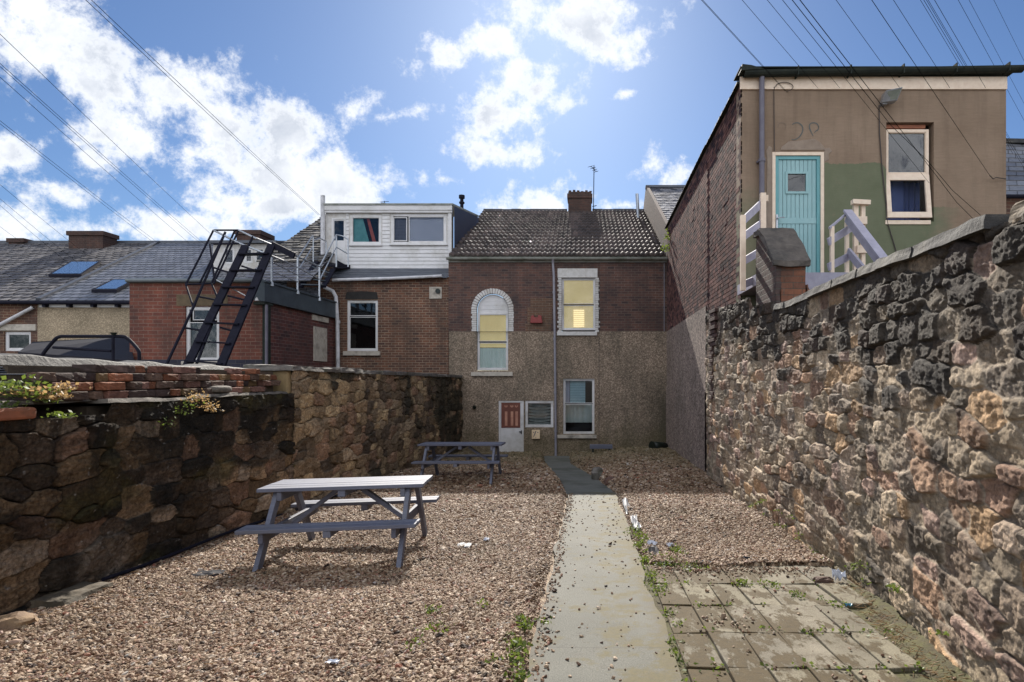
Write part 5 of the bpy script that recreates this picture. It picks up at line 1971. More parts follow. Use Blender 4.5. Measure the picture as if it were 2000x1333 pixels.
b.bar((XA, YE, cz(YE) + .04), (-18.9, YR, cz(YR) + .05), .14, .10)
b.build('roof_joint', M['lead'], c2)
for (cc, xa, xb) in ((c1, -29, -18.9), (c2, -18.88, -11.5)):
    b = MB()
    b.box(xa, xb, YR - .12, YR + .12, cz(YR) - .05, cz(YR) + .07)
    b.quad((xa, YR, cz(YR)), (xb, YR, cz(YR)), (xb, 33, 3), (xa, 33, 3))
    b.build('ridge', M['lead'], cc)
h1 = (XX(8, YE + .15), XX(60, YE + .15), ZZ(686, YE + .15), ZZ(648, YE + .15))
wall_xz('brick_wall', M['brick_cot'], c1, YE + .15, -29, XX(73, YE + .15), -1.4, cz(YE) - .05, [h1], .1)
fr, rc = window(c1, *h1, YE + .2, [(0, 1, 0, 1)], glass='glass_dark', fw=.08, room=.8)
blind(fr, rc[0][0] - .02, rc[0][1] + .02, rc[0][2] - .02, rc[0][3] + .02, YE + .35, 'blind_grey', folds=9, name='net_curtain')
b = MB()
b.box(XX(-30, YE), XX(63, YE), YE + .10, YE + .2, ZZ(646, YE), ZZ(633, YE))
b.build('lintel', M['stone_sill'], c1, bevel=.02)
b = MB()
b.tube([(XX(-30, YE), YE + .03, ZZ(649, YE)), (XX(58, YE), YE + .03, ZZ(603, YE)), (XX(61, YE), YE + .05, ZZ(600, YE))], .055, 10)
b.build('drainpipe', M['white_pipe'], c1)
b = MB()
b.tube([(-29, YE - .05, cz(YE) - .06), (XA, YE - .05, cz(YE) - .06)], .06, 10)
b.build('gutter', M['black_steel'], c1)
wall_xz('rendered_wall', M['render_cot'], c2, YE + .15, XX(73, YE + .15) + .002, -11.0, -1.4, cz(YE) - .05, [], .1)
b = MB()
b.box(XX(70, YE), -11.0, YE + .10, YE + .148, ZZ(600, YE), ZZ(594, YE))
b.build('fascia', M['white'], c2)
b = MB()
b.tube([(XA, YE - .05, cz(YE) - .07), (-11, YE - .05, cz(YE) - .07)], .06, 10)
for k in range(8):
    xq = XA + .15 + k * .78
    b.box(xq, xq + .10, YE - .05, YE + .12, cz(YE) - .20, cz(YE) - .10)
b.build('gutter', M['black_steel'], c2)

def skylight(par, x0, x1, y0, y1, sk=0.0):
    b = MB()
    def q(x, y, h): return (x - sk * (y - y0), y, cz(y) + h)
    o_ = [q(x0, y0, .03), q(x1, y0, .03), q(x1, y1, .03), q(x0, y1, .03)]
    t_ = [q(x0, y0, .13), q(x1, y0, .13), q(x1, y1, .13), q(x0, y1, .13)]
    b.hexa(o_ + t_)
    f = b.build('skylight', M['black_steel'], par)
    b = MB()
    e = .09
    b.quad(q(x0 + e, y0 + e, .136), q(x1 - e, y0 + e, .136), q(x1 - e, y1 - e, .136), q(x0 + e, y1 - e, .136))
    b.build('pane', M['skyglass'], f)
skylight(c1, -19.45, -18.25, 21.25, 22.85, .38)
skylight(c2, -16.55, -15.70, 19.65, 20.75, .15)

def chimney(par, px0, px1, pyt, d, dep=.9, base=1.4):
    df = d - dep / 2
    x0, x1 = XX(px0, df), XX(px1, df)
    zt = ZZ(pyt, df)
    b = MB()
    b.box(x0, x1, d - dep / 2, d + dep / 2, zt - base, zt - .18)
    b.box(x0 - .06, x1 + .06, d - dep / 2 - .06, d + dep / 2 + .06, zt - .18, zt)
    return b.build('chimney', M['brick_chim'], par)
chimney(c1, 134, 201, 452, 25.4, .75, 2.2)
chimney(c1, 17, 46, 466, 26.0, .5, 1.4)
chimney(c2, 462, 508, 450, 25.4, 1.0, 2.6)
# small dormer with three casements
YS = 22.0
sx = lambda p: XX(p, YS)
szz = lambda p: ZZ(p, YS)
holes = [(sx(437), sx(458), szz(516), szz(485)), (sx(478), sx(494), szz(514), szz(485)), (sx(498), sx(517), szz(512), szz(485))]
sdm = wall_xz('dormer', M['white_paint'], c2, YS, sx(416), sx(530), szz(540), szz(477), holes, .06)
for h in holes:
    window(sdm, *h, YS - .01, [(0, 1, 0, 1)], glass='glass_dark', fw=.05, room=.5)
b = MB()
b.hexa([(sx(412), YS - .2, szz(477)), (sx(545), YS - .2, szz(477)), (sx(545), YR, szz(477) + .3), (sx(412), YR, szz(477) + .3),
        (sx(412), YS - .2, szz(472)), (sx(545), YS - .2, szz(472)), (sx(545), YR, szz(472) + .3), (sx(412), YR, szz(472) + .3)])
b.poly([(sx(416), YS, szz(540)), (sx(416), YS, szz(477)), (sx(416), YR - .3, szz(477) + .2)])
b.poly([(sx(530), YS, szz(540)), (sx(530), YS, szz(477)), (sx(530), YR - .3, szz(477) + .2)])
b.build('dormer_roof', M['lead'], sdm)

# ================================================================== RED BRICK EXTENSION
YX = 15.7
ex = lambda p: XX(p, YX)
ez = lambda p: ZZ(p, YX)
XS = ex(513)
rx = empty('flat_roofed_extension', ((ex(253) + XS) / 2, YX, -1), 'red brick flat-roofed extension behind the black steel stair', 'building')
hx = (ex(362), ex(428), ez(706), ez(599))
wall_xz('brick_wall', M['brick_red'], rx, YX, ex(253), XS, -1.5, ez(553), [hx], .12)
b = MB()
b.box(ex(253), XS + .005, YX - .008, YX + .02, -1.5, ez(703))
b.build('plinth', brick_mat('blue_brick', [(0.035, 0.035, 0.055), (0.025, 0.025, 0.04), (0.05, 0.03, 0.03)], (0.10, 0.09, 0.09), bw=.26, bh=.097), rx)
b = MB()
b.quad((XS, YX, -1.5), (XS, YM, -1.5), (XS, YM, ez(560)), (XS, YX, ez(560)))
b.build('side_wall', M['brick_red_side'], rx)
b = MB()
b.quad((ex(253), YX, -1.5), (ex(253), YM, -1.5), (ex(253), YM, ez(553)), (ex(253), YX, ez(553)))
b.build('side_wall', M['brick_red_side'], rx)
fr, rc = window(rx, *hx, YX + .04, [(0, 1, 0, .74), (.12, 1, .78, 1)], glass='glass_dark', fw=.075, room=.8)
blind(fr, rc[1][0] - .02, rc[1][1] + .02, rc[1][2] - .02, rc[1][3] + .02, YX + .12, 'blind_grey')
blind(fr, rc[0][0] - .02, rc[0][1] + .02, rc[0][2] - .02, rc[0][3] + .02, YX + .18, 'blind_dark', name='net_curtain', folds=8)
b = MB()
b.box(ex(345), ex(445), YX - .01, YX + .05, ez(598), ez(576))
b.build('lintel', plain('mossy_lintel', (0.15, 0.105, 0.06), (0.08, 0.06, 0.035), 6, .9, .5, 30), rx)
b = MB()
b.box(hx[0] - .06, hx[1] + .06, YX - .08, YX + .04, hx[2] - .09, hx[2] - .001)
b.build('sill', M['stone_sill'], rx)
# roof slab with front roll and deep side fascia
b = MB()
b.box(ex(250), XS + .02, YX - .05, YM - .01, ez(553) + .001, ez(548))
b.build('roof', M['fascia'], rx)
b = MB()
b.tube([(ex(252), YX - .09, ez(549)), (XS + .05, YX - .09, ez(549))], .055, 10)
b.build('front_roll', plain('felt_roll', (0.16, 0.18, 0.19), (0.10, 0.115, 0.125), 3, .5), rx)
b = MB()
b.box(XS + .002, XS + .13, YX - .14, YM - .012, ez(590), ez(553))
b.box(ex(500), XS + .002, YX - .14, YX - .055, ez(588), ez(554))
b.box(XS + .02, XS + .17, YX - .16, YM - .012, ez(553) + .001, ez(549.5))
b.build('side_fascia', M['fascia'], rx)
b = MB()
b.box(ex(500), XS + .12, YX - .13, YX + .3, ez(596), ez(591))
b.box(XS + .004, XS + .10, YX - .02, YX + .22, -1.5, ez(596))
b.build('corner_boxing', M['gutter_dark'], rx)
b = MB()
b.tube([(XS + .13, YX - .05, ez(596)), (XS + .13, YX - .05, -1.4)], .04, 8)
b.build('drainpipe', M['dark_pipe'], rx)
b = MB()
b.tube([(ex(507), YX - .10, ez(589)), (ex(507), YX - .10, ez(580))], [.07, .03], 10)
b.build('lamp', M['white'], rx)
b = MB()
b.box(XS + .0, XS + .04, 18.6, 19.5, ZZ(706, 19), ZZ(640, 19))
b.box(XS + .0, XS + .05, 18.5, 19.6, ZZ(628, 19), ZZ(618, 19))
b.build('side_window', M['stone_sill'], rx)

# ================================================================== BLACK STEEL STAIR WITH CAGE
def Q(px, py):
    d = 13.4 + (712.0 - py) / 242.0 * 2.0
    return Vector(P(px, py, d))
fe = empty('fire_escape', Q(405, 712), 'steep black steel stair with a handrail cage in front of the red brick extension', 'stair')
def ext_down(a, c, z=-1.1):
    """carry a leaning member on down to the ground"""
    a, c = Vector(a), Vector(c)
    k = (z - c.z) / (a.z - c.z)
    return c + (a - c) * k
b = MB()
b.bar(ext_down(Q(435, 706), Q(531, 478)), Q(531, 478), .055, .20, up=(1, 0, 0))
b.bar(Q(531, 478), Q(575, 500), .05, .16, up=(0, 0, 1))
b.build('stringer', M['black_steel'], fe)
b = MB()
b.bar(ext_down(Q(373, 700), Q(480, 480)), Q(480, 480), .055, .20, up=(1, 0, 0))
b.build('stringer', M['black_steel'], fe)
A0, A1 = Q(373, 700), Q(480, 480)
B0, B1 = Q(435, 706), Q(531, 478)
for k in range(7):
    t_ = -0.02 + k * .155
    a_ = A0.lerp(A1, t_)
    c_ = B0.lerp(B1, t_)
    b = MB()
    b.bar(a_ + Vector((-.05, 0, 0)), c_ + Vector((.05, 0, 0)), .22, .035)
    b.build('tread', M['black_steel'], fe)
T = 0.026
def tubes(name, mat, par, runs, r=T, seg=8):
    b = MB()
    for rn in runs:
        b.tube([Vector(p) for p in rn], r, seg)
    return b.build(name, mat, par, smooth=False)
off = Vector((0, -.35, 0))
tubes('handrail', M['black_steel'], fe, [
    [ext_down(Q(328, 706), Q(378, 600)) + off * 0, Q(378, 600), Q(440, 454)],
    [ext_down(Q(386, 706), Q(423, 610)), Q(423, 610), Q(494, 463)],
], .03)
tubes('cage', M['black_steel'], fe, [
    [Q(417, 450), Q(363, 556), Q(377, 598)],
    [Q(417, 450), Q(466, 450)],
    [Q(363, 556), Q(413, 554), Q(427, 587)],
    [Q(440, 454), Q(391, 552)],
    [Q(458, 452), Q(413, 554)],
    [Q(466, 450), Q(434, 520), Q(417, 555)],
    [Q(417, 523), Q(448, 533)], [Q(472, 520), Q(505, 531)],
    [Q(390, 580), Q(430, 588)], [Q(445, 578), Q(485, 588)],
    [Q(362, 641), Q(395, 646)], [Q(430, 640), Q(458, 648)],
    [Q(417, 477), Q(470, 476)],
    [Q(410, 478), Q(418, 540)],
], .024)
tubes('brace', M['galv'], fe, [[Q(420, 546), Q(492, 585)]], .012, 6)

# galvanised guard rail on the edge of the flat roof
gr = empty('guard_rail', P(531, 557, 16.1), 'galvanised tube guard rail along the edge of the extension roof', 'railing')
XG = XS + .16
def G(px, py):
    d = F * XG / (px - 1147.0)
    return Vector(P(px, py, d))
posts = [(531, 501, 558), (581.5, 501, 574), (624, 519, 587)]
b_ = []
tubes('post', M['galv'], gr, [[G(531, 502), G(531, 557)]], .03)
tubes('post', M['galv'], gr, [[G(581.5, 500), G(581.5, 573)]], .03)
tubes('post', M['galv'], gr, [[G(624, 519), G(624, 586)]], .03)
for (px_, pyq) in ((531, 557), (581.5, 573), (624, 586)):
    b = MB()
    p_ = G(px_, pyq)
    b.tube([p_ + Vector((0, 0, .07)), p_ + Vector((0, 0, -.03))], [.04, .055], 10)
    b.build('post_foot', M['galv'], gr)
def zl(p): return Vector(p)
tubes('rail', M['galv'], gr, [[Q(466, 450), Q(500, 466), G(531, 481) if False else G(545, 484), G(581.5, 502), G(624, 521)],
                              [Q(417, 450), Q(466, 475), Q(522, 497), G(560, 512)]], .026)
tubes('rail', M['galv'], gr, [[G(531, 501), G(581.5, 523), G(624, 546)], [G(531, 512), G(581.5, 538)], [G(533, 531), G(581.5, 551)]], .018)

# little steel stair and landing up to the dormer door
st = empty('steel_stair', P(650, 524, 20.1), 'short dark stair with galvanised handrails and landing at the dormer door', 'stair')
ya_, yb_ = 19.1, 20.0
S_ = lambda px, py, d: Vector(P(px, py, d))
b = MB(); b.bar(S_(587, 561, 18.9), S_(618, 512, yb_), .06, .16, up=(1, 0, 0)); b.build('stringer', M['black_steel'], st)
b = MB(); b.bar(S_(631, 561, 18.9), S_(651, 526, yb_), .06, .16, up=(1, 0, 0)); b.build('stringer', M['black_steel'], st)
for k in range(4):
    a_ = S_(589, 559, 18.9).lerp(S_(617, 513, yb_), k / 4 + .05)
    c_ = S_(633, 559, 18.9).lerp(S_(649, 529, yb_), k / 4 + .05)
    b = MB(); b.bar(a_, c_, .2, .03); b.build('tread', M['fascia'], st)
b = MB()
b.hexa([S_(617, 516, 20.0), S_(656, 524, 20.0), S_(684, 525, 20.9), S_(620, 514, 20.9), S_(617, 512, 20.0), S_(656, 519, 20.0), S_(684, 518, 20.9), S_(620, 510, 20.9)])
b.box(XX(653, 20), XX(684, 20), 19.95, 20.0, ZZ(524.5, 20), ZZ(522, 20))
b.prism([S_(657, 520, 20.0), S_(657, 508, 20.0), S_(680, 520, 20.3)], (0, .02, 0))
b.build('landing', M['black_steel'], st)
tubes('handrail', M['galv'], st, [[S_(657, 522, 19.95), S_(657, 459, 19.95)], [S_(680, 524, 20.0), S_(680, 467, 20.0)],
      [S_(625, 520, 19.0), S_(657, 459, 19.95), S_(670, 462, 20.0), S_(680, 468, 20.0)], [S_(625, 546, 19.0), S_(657, 483, 19.95), S_(680, 496, 20.0)],
      [S_(624, 521, 19.0), S_(624, 560, 19.0)]], .026)
tubes('handrail', M['galv'], st, [[S_(582, 505, 18.9), S_(610, 462, 19.9), S_(612, 461, 20.0)], [S_(585, 525, 18.9), S_(610, 484, 19.9)],
      [S_(612, 512, 20.0), S_(612, 461, 20.0)], [S_(612, 470, 20.0), S_(625, 466, 20.3), S_(637, 472, 20.7)], [S_(637, 472, 20.7), S_(637, 512, 20.7)]], .022)

# ================================================================== RIGHT HOUSE
YH = 10.0
hx_ = lambda p: XX(p, YH)
hz = lambda p: ZZ(p, YH)
rh = empty('house', (4.9, YH, 0), 'brown stucco house with green painted patch and teal door above the right wall', 'house')
xl, xr = hx_(1447), hx_(1965)
hd = (hx_(1508), hx_(1609), hz(557), hz(298))
hw = (hx_(1731), hx_(1824), hz(433), hz(239))
wall_xz('stucco_front', M['stucco'], rh, YH, xl, xr, 0.2, hz(170), [hd, hw], .16)
# long brick side, grazed by the sun
def wx(y): return wall_r(y) if y > 12.8 else float(np.interp(y, [10.0, 12.8], [xl, wall_r(12.8) + .015]))
ysd = np.linspace(10.0, 20.25, 22)
b = MB()
for a, c in zip(ysd[:-1], ysd[1:]):
    b.quad((wx(a) + .012, a, -1.0), (wx(c) + .012, c, -1.0), (wx(c) + .012, c, CAMZ + float(np.interp(c, [10, 20], [5.0, 5.15]))), (wx(a) + .012, a, CAMZ + float(np.interp(a, [10, 20], [5.0, 5.15]))), (.16, .12, .105))
rg = random.Random(77)
BS = [(.155, .078, .068), (.12, .062, .058), (.085, .048, .048), (.05, .032, .036), (.175, .095, .08)]
row = 0
z = CAMZ + 4.92
while z > CAMZ + 1.20:
    y = 10.0 - (.115 if row % 2 else 0)
    while y < 20.2:
        ln = .222 if row % 4 != 3 else .108
        y0_, y1_ = max(10.0, y), min(20.24, y + ln)
        if y1_ - y0_ > .03:
            pr_ = rg.uniform(0.0, .003) + (.004 if rg.random() < .04 else 0)
            kq = rg.uniform(.75, 1.25) * (0.8 + 0.35 * float(vnoise(np.array([y * .7]), np.array([z * .7]), 4)[0]))
            cq = tuple(q * kq for q in rg.choice(BS))
            tl_ = rg.uniform(-.0015, .0015)
            b.hexa([(wx(y0_) - pr_, y0_, z), (wx(y0_) + .02, y0_, z), (wx(y1_) + .02, y1_, z), (wx(y1_) - pr_ - tl_, y1_, z),
                    (wx(y0_) - pr_, y0_, z + .068), (wx(y0_) + .02, y0_, z + .068), (wx(y1_) + .02, y1_, z + .068), (wx(y1_) - pr_ - tl_, y1_, z + .068)], cq)
        y += ln + .012
    z -= .081
    row += 1
b.build('side_wall', tone_mat('gable_bricks', (1, 1, 1), 30, 0.9, 0.35, 60, spec=0.08, lo=.6, hi=1.4, bdist=.006, big=.6), rh)
b = MB()
for z0, z1, off_ in ((-1.6, CAMZ - .30, .0), (CAMZ - .30, CAMZ + 1.58, -.035)):
    for a, c in zip(ysd[:-1], ysd[1:]):
        if a < 12.75:
            continue
        o_ = -.02 + (0.0 if off_ == 0 else .0)
        o2 = -.04 if off_ == 0 else -.02
        b.quad((wx(a) + o2, a, z0), (wx(c) + o2, c, z0), (wx(c) + o2, c, z1), (wx(a) + o2, a, z1))
    b.quad((wx(12.8) + o2, 12.8, z0), (wx(12.8) + .3, 12.8, z0), (wx(12.8) + .3, 12.8, z1), (wx(12.8) + o2, 12.8, z1))
for a, c in zip(ysd[:-1], ysd[1:]):
    if a > 12.7:
        b.quad((wx(a) - .04, a, CAMZ - .30), (wx(c) - .04, c, CAMZ - .30), (wx(c) + .0, c, CAMZ - .30), (wx(a) + .0, a, CAMZ - .30))
        b.quad((wx(a) - .02, a, CAMZ + 1.58), (wx(c) - .02, c, CAMZ + 1.58), (wx(c) + .02, c, CAMZ + 1.58), (wx(a) + .02, a, CAMZ + 1.58))
b.build('side_render', M['dash_side'], rh)
# slates along the top edge of the side, roof slab
b = MB()
y = 10.02
while y < 20.2:
    ln = .28
    h = random.uniform(.02, .05)
    za = CAMZ + float(np.interp(y, [10, 20], [5.0, 5.15]))
    b.hexa([(wx(y) - .07, y, za), (xr, y, za), (xr, y + ln - .01, za), (wx(y) - .07, y + ln - .01, za),
            (wx(y) - .06, y, za + h), (xr, y, za + h), (xr, y + ln - .01, za + .012), (wx(y) - .06, y + ln - .01, za + .012)])
    y += ln
b.build('roof', M['gutter_dark'], rh)
b = MB()
b.box(xl - .02, xr + .0, YH - .03, YH - .001, hz(176), hz(152))
b.build('fascia', M['cream'], rh)
b = MB()
r = .085
pts_ = [(0, YH - .115 + r * math.cos(q), hz(146) + r * math.sin(q)) for q in np.linspace(math.pi, 2 * math.pi, 8)] + \
       [(0, YH - .115 + r * .85 * math.cos(q), hz(146) + r * .85 * math.sin(q)) for q in np.linspace(2 * math.pi, math.pi, 8)]
pts_ = [(xl + .02, p[1], p[2] - .02) for p in pts_]
b.prism(pts_, (xr - xl + .17, 0, .08))
b.prism([(xl - .05, YH - .21, hz(150)), (xl - .03, YH - .21, hz(138)), (xl + .12, YH - .21, hz(140)), (xl + .34, YH - .21, hz(147))], (0, .2, 0))
for k in range(5):
    xq = xl + .9 + k * .88
    b.box(xq, xq + .02, YH - .20, YH - .02, hz(146) - .10 + .0156 * k, hz(146) + .05 + .0156 * k)
b.build('gutter', M['gutter_dark'], rh)
b = MB()
b.box(xl - .05, xr + .14, YH - .16, YH + .3, hz(141.5), hz(139.5))
b.build('roof_edge', M['gutter_dark'], rh)
b = MB()
b.tube([(hx_(1485), YH - .10, hz(152)), (hx_(1485), YH - .085, hz(170)), (hx_(1485), YH - .085, hz(420)), (hx_(1485), YH - .085, hz(560))], .045, 14)
b.build('drainpipe', M['dark_pipe'], rh)
b = MB()
b.tube([(hx_(1485), YH - .085, hz(320)), (hx_(1485), YH - .085, hz(314))], .058, 14)
b.box(hx_(1477), hx_(1493), YH - .05, YH - .001, hz(320), hz(316))
b.build('pipe_clip', M['dark_pipe'], rh)
# door
b = MB()
frame_rect(b, hd[0] + .0, hd[1], hd[2], hd[3], YH - .015, .055, .10)
b.build('door_frame', M['cream'], rh, bevel=.004)
b = MB()
dx0, dx1, dz0, dz1 = hd[0] + .056, hd[1] - .056, hd[2] + .056, hd[3] - .056
frame_rect(b, dx0, dx1, dz0, dz1, YH + .01, .06, .06)
b.build('inner_frame', M['teal_frame'], rh, bevel=.004)
lx0, lx1, lz0, lz1 = dx0 + .062, dx1 - .062, dz0 + .062, dz1 - .062
b = MB()
nb = 9
wz = (hx_(1537), hx_(1577), hz(376), hz(337))
for (z0, z1) in ((lz0, hz(437) - .0), (hz(425), lz1)):
    for k in range(nb):
        xa, xb = lx0 + (lx1 - lx0) * k / nb + .003, lx0 + (lx1 - lx0) * (k + 1) / nb - .003
        mid = (xa + xb) / 2
        if z1 > wz[3] and wz[0] < mid < wz[1]:
            b.box(xa, xb, YH + .03, YH + .055, z0, wz[2])
            b.box(xa, xb, YH + .03, YH + .055, wz[3], z1)
        else:
            b.box(xa, xb, YH + .03, YH + .055, z0, z1)
b.box(lx0, lx1, YH + .022, YH + .055, hz(436.8), hz(425.2))
b.box(lx0, lx1, YH + .05, YH + .07, lz0, wz[2])
b.box(lx0, lx1, YH + .05, YH + .07, wz[3], lz1)
b.box(lx0, wz[0], YH + .05, YH + .07, wz[2], wz[3])
b.box(wz[1], lx1, YH + .05, YH + .07, wz[2], wz[3])
dr = b.build('door', M['teal_door'], rh, bevel=.003)
b = MB()
frame_rect(b, wz[0] - .02, wz[1] + .02, wz[2] - .02, wz[3] + .02, YH + .012, .04, .03)
b.build('window_trim', M['teal_door'], dr, bevel=.003)
b = MB()
b.box(wz[0] + .02, wz[1] - .02, YH + .035, YH + .04, wz[2] + .02, wz[3] - .02)
b.build('pane', M['glass_dark'], dr)
b = MB()
cxw, czw = (wz[0] + wz[1]) / 2, (wz[2] + wz[3]) / 2
b.quad((wz[0], YH + .2, wz[2]), (wz[1], YH + .2, wz[2]), (wz[1], YH + .2, wz[3]), (wz[0], YH + .2, wz[3]))
b.build('interior', plain('brown_interior', (0.16, 0.11, 0.07), (0.05, 0.035, 0.025), 12, .8), dr)
b = MB()
b.prism([(cxw + .10 * math.cos(q), YH + .12, czw - .02 + .10 * math.sin(q)) for q in np.linspace(0, 2 * math.pi, 17)[:-1]], (0, .02, 0))
b.build('round_ornament', M['litter_k'], dr)
b = MB()
b.box(hx_(1515), hx_(1518.5), YH - .03, YH + .01, hz(449), hz(420))
b.tube([(hx_(1517), YH - .03, hz(428)), (hx_(1517), YH - .07, hz(428)), (hx_(1530), YH - .07, hz(427))], .010, 8)
b.build('handle', M['galv'], dr)
# rough cement patches round the door head
b = MB()
b.prism([(hx_(1524), YH - .012, hz(294)), (hx_(1526), YH - .012, hz(288)), (hx_(1540), YH - .012, hz(277)), (hx_(1566), YH - .012, hz(275)), (hx_(1590), YH - .012, hz(272)), (hx_(1601), YH - .012, hz(278)), (hx_(1606), YH - .012, hz(284)), (hx_(1614), YH - .012, hz(294))], (0, .02, 0))
b.prism([(hx_(1609.5), YH - .010, hz(318)), (hx_(1609.5), YH - .010, hz(297)), (hx_(1612), YH - .010, hz(290)), (hx_(1620), YH - .010, hz(289)), (hx_(1625), YH - .010, hz(296)), (hx_(1618), YH - .010, hz(302)), (hx_(1619), YH - .010, hz(312))], (0, .02, 0))
b.prism([(hx_(1496), YH - .010, hz(480)), (hx_(1498), YH - .010, hz(310)), (hx_(1496), YH - .010, hz(296)), (hx_(1501), YH - .010, hz(285)), (hx_(1508), YH - .010, hz(289)), (hx_(1507.5), YH - .010, hz(480))], (0, .02, 0))
b.build('cement_patch', M['patch'], rh, bevel=.006)
# faded painted figures above the door: a faint hook, "2" without its foot, open "8"
def stroke(pts, w_=.022):
    b = MB()
    pv = [Vector((hx_(p[0]), YH - .004, hz(p[1]))) for p in pts]
    n = len(pv)
    out = []
    for i in range(n):
        d = (pv[min(i + 1, n - 1)] - pv[max(i - 1, 0)]).normalized()
        nrm = Vector((-d.z, 0, d.x))
        ww = w_ * (0.55 + 0.45 * math.sin(math.pi * (i + .5) / n))
        out.append((pv[i] + nrm * ww / 2, pv[i] - nrm * ww / 2))
    for i in range(n - 1):
        b.quad(out[i][0], out[i][1], out[i + 1][1], out[i + 1][0])
    return b
def smoothpts(pts, k=6):
    out = []
    P_ = [Vector((p[0], p[1])) for p in pts]
    for i in range(len(P_) - 1):
        p0, p1, p2, p3 = P_[max(i - 1, 0)], P_[i], P_[i + 1], P_[min(i + 2, len(P_) - 1)]
        for t in np.linspace(0, 1, k, endpoint=False):
            q = .5 * ((2 * p1) + (-p0 + p2) * t + (2 * p0 - 5 * p1 + 4 * p2 - p3) * t * t + (-p0 + 3 * p1 - 3 * p2 + p3) * t ** 3)
            out.append((q.x, q.y))
    out.append((P_[-1].x, P_[-1].y))
    return out
bb = MB()
def add(b2):
    n = len(bb.v)
    bb.v += b2.v
    bb.f += [tuple(i + n for i in f) for f in b2.f]
    bb.c += b2.c
add(stroke(smoothpts([(1547, 244), (1552, 241), (1560, 241), (1567, 248), (1567, 258), (1561, 268), (1552, 273.5), (1546, 273)])))
add(stroke(smoothpts([(1599, 250), (1596, 243), (1589, 240.5), (1582, 243), (1581, 250), (1584, 258), (1588, 266)])))
add(stroke(smoothpts([(1599, 247), (1598, 253), (1593, 257), (1590, 260)]), .018))
bb.build('painted_number', M['graffiti'], rh)
b2 = stroke(smoothpts([(1519, 250), (1522, 242), (1530, 241), (1535, 246), (1533, 255)]), .012)
b2.build('painted_number', plain('faded_paint', (0.155, 0.12, 0.09), (0.18, 0.13, 0.095), 20, .9), rh)
# window: fixed top light, bottom sash tilted open, reddish head strip
b = MB()
b.box(hw[0], hw[1] - .11, YH + .06, YH + .12, hz(248), hz(241))
b.build('head_strip', plain('rust_timber', (0.30, 0.11, 0.05), (0.2, 0.07, 0.04), 8, .8), rh)
wx0, wx1 = hw[0] - .0, hx_(1817)
fr, rc = window(rh, wx0, wx1, hz(342), hz(251), YH + .04, [(0, 1, 0, 1)], mat='cream', glass='glass_dark', fw=.05, room=.8, inner=.012)
blind(fr, rc[0][0] - .02, rc[0][1] + .02, rc[0][2] - .02, rc[0][3] + .02, YH + .22, 'blind_dark')
b = MB()
tz, tb = hz(340), hz(427)
def sash(x0, x1, u0, u1, w0=0.0):
    """bar of the tilted sash between heights u0..u1 (0 top,1 bottom)"""
    out = -.09
    return [(x0, YH + .03 + out * u1, tz + (tb - tz) * u1), (x1, YH + .03 + out * u1, tz + (tb - tz) * u1), (x1, YH + .08 + out * u1, tz + (tb - tz) * u1), (x0, YH + .08 + out * u1, tz + (tb - tz) * u1),
            (x0, YH + .03 + out * u0, tz + (tb - tz) * u0), (x1, YH + .03 + out * u0, tz + (tb - tz) * u0), (x1, YH + .08 + out * u0, tz + (tb - tz) * u0), (x0, YH + .08 + out * u0, tz + (tb - tz) * u0)]
for s_ in (sash(wx0, wx1, 0, .13), sash(wx0, wx1, .87, 1), sash(wx0, wx0 + .075, .13, .87), sash(wx1 - .075, wx1, .13, .87)):
    b.hexa(s_)
sa = b.build('open_sash', M['cream'], rh, bevel=.004)
g = MB()
q = sash(wx0 + .07, wx1 - .07, .12, .88)
g.quad(*[(p[0], p[1] + .025, p[2]) for p in (q[0], q[1], q[5], q[4])])
g.build('pane', M['glass_clear'], sa)
blind(sa, wx0 + .01, hx_(1780), hz(425), hz(345), YH + .25, 'blue_room', name='blue_drape')
blind(sa, hx_(1780), wx1 - .01, hz(425), hz(345), YH + .3, 'blue_room', name='blue_drape', folds=3)
b = MB()
b.quad((hw[0], YH + .8, hw[2]), (hw[1], YH + .8, hw[2]), (hw[1], YH + .8, hw[3]), (hw[0], YH + .8, hw[3]))
b.build('room', M['void'], rh)
b = MB()
b.box(hw[0] - .02, wx1 + .0, YH - .02, YH + .10, hz(439), hz(431))
b.build('sill', M['cream'], rh, bevel=.004)
# floodlight and its cable
b = MB()
fx0, fx1 = hx_(1716), hx_(1743)
b.hexa([(fx0, YH - .12, hz(207)), (fx1 - .02, YH - .20, hz(207)), (fx1 - .02, YH - .06, hz(207)), (fx0, YH - .03, hz(207)),
        (fx0 + .02, YH - .22, hz(189)), (fx1 + .02, YH - .30, hz(187)), (fx1 + .02, YH - .12, hz(187)), (fx0 + .02, YH - .06, hz(189))])
b.box(fx0 + .02, fx0 + .10, YH - .10, YH - .002, hz(209), hz(203))
fl = b.build('floodlight', M['galv'], rh, bevel=.006)
b = MB()
b.quad((fx0 + .03, YH - .135, hz(205)), (fx1 - .04, YH - .207, hz(205)), (fx1 - .0, YH - .29, hz(190)), (fx0 + .05, YH - .22, hz(191)))
b.build('lamp_glass', plain('lamp_glass', (0.16, 0.18, 0.15), (0.25, 0.26, 0.22), 12, .15), fl)
tubes('cable', M['cable_brown'], rh, [[(hx_(1716), YH - .015, hz(207)), (hx_(1717), YH - .015, hz(262)), (hx_(1722), YH - .015, hz(330)), (hx_(1730), YH - .015, hz(400)), (hx_(1732), YH - .015, hz(434)), (hx_(1746), YH - .015, hz(480)), (hx_(1757), YH - .015, hz(520))]], .009, 5)
tubes('cable', M['cable_brown'], rh, [[(hx_(1511), YH - .04, hz(172)), (hx_(1511), YH - .012, hz(180)), (hx_(1512), YH - .012, hz(296))]], .007, 5)
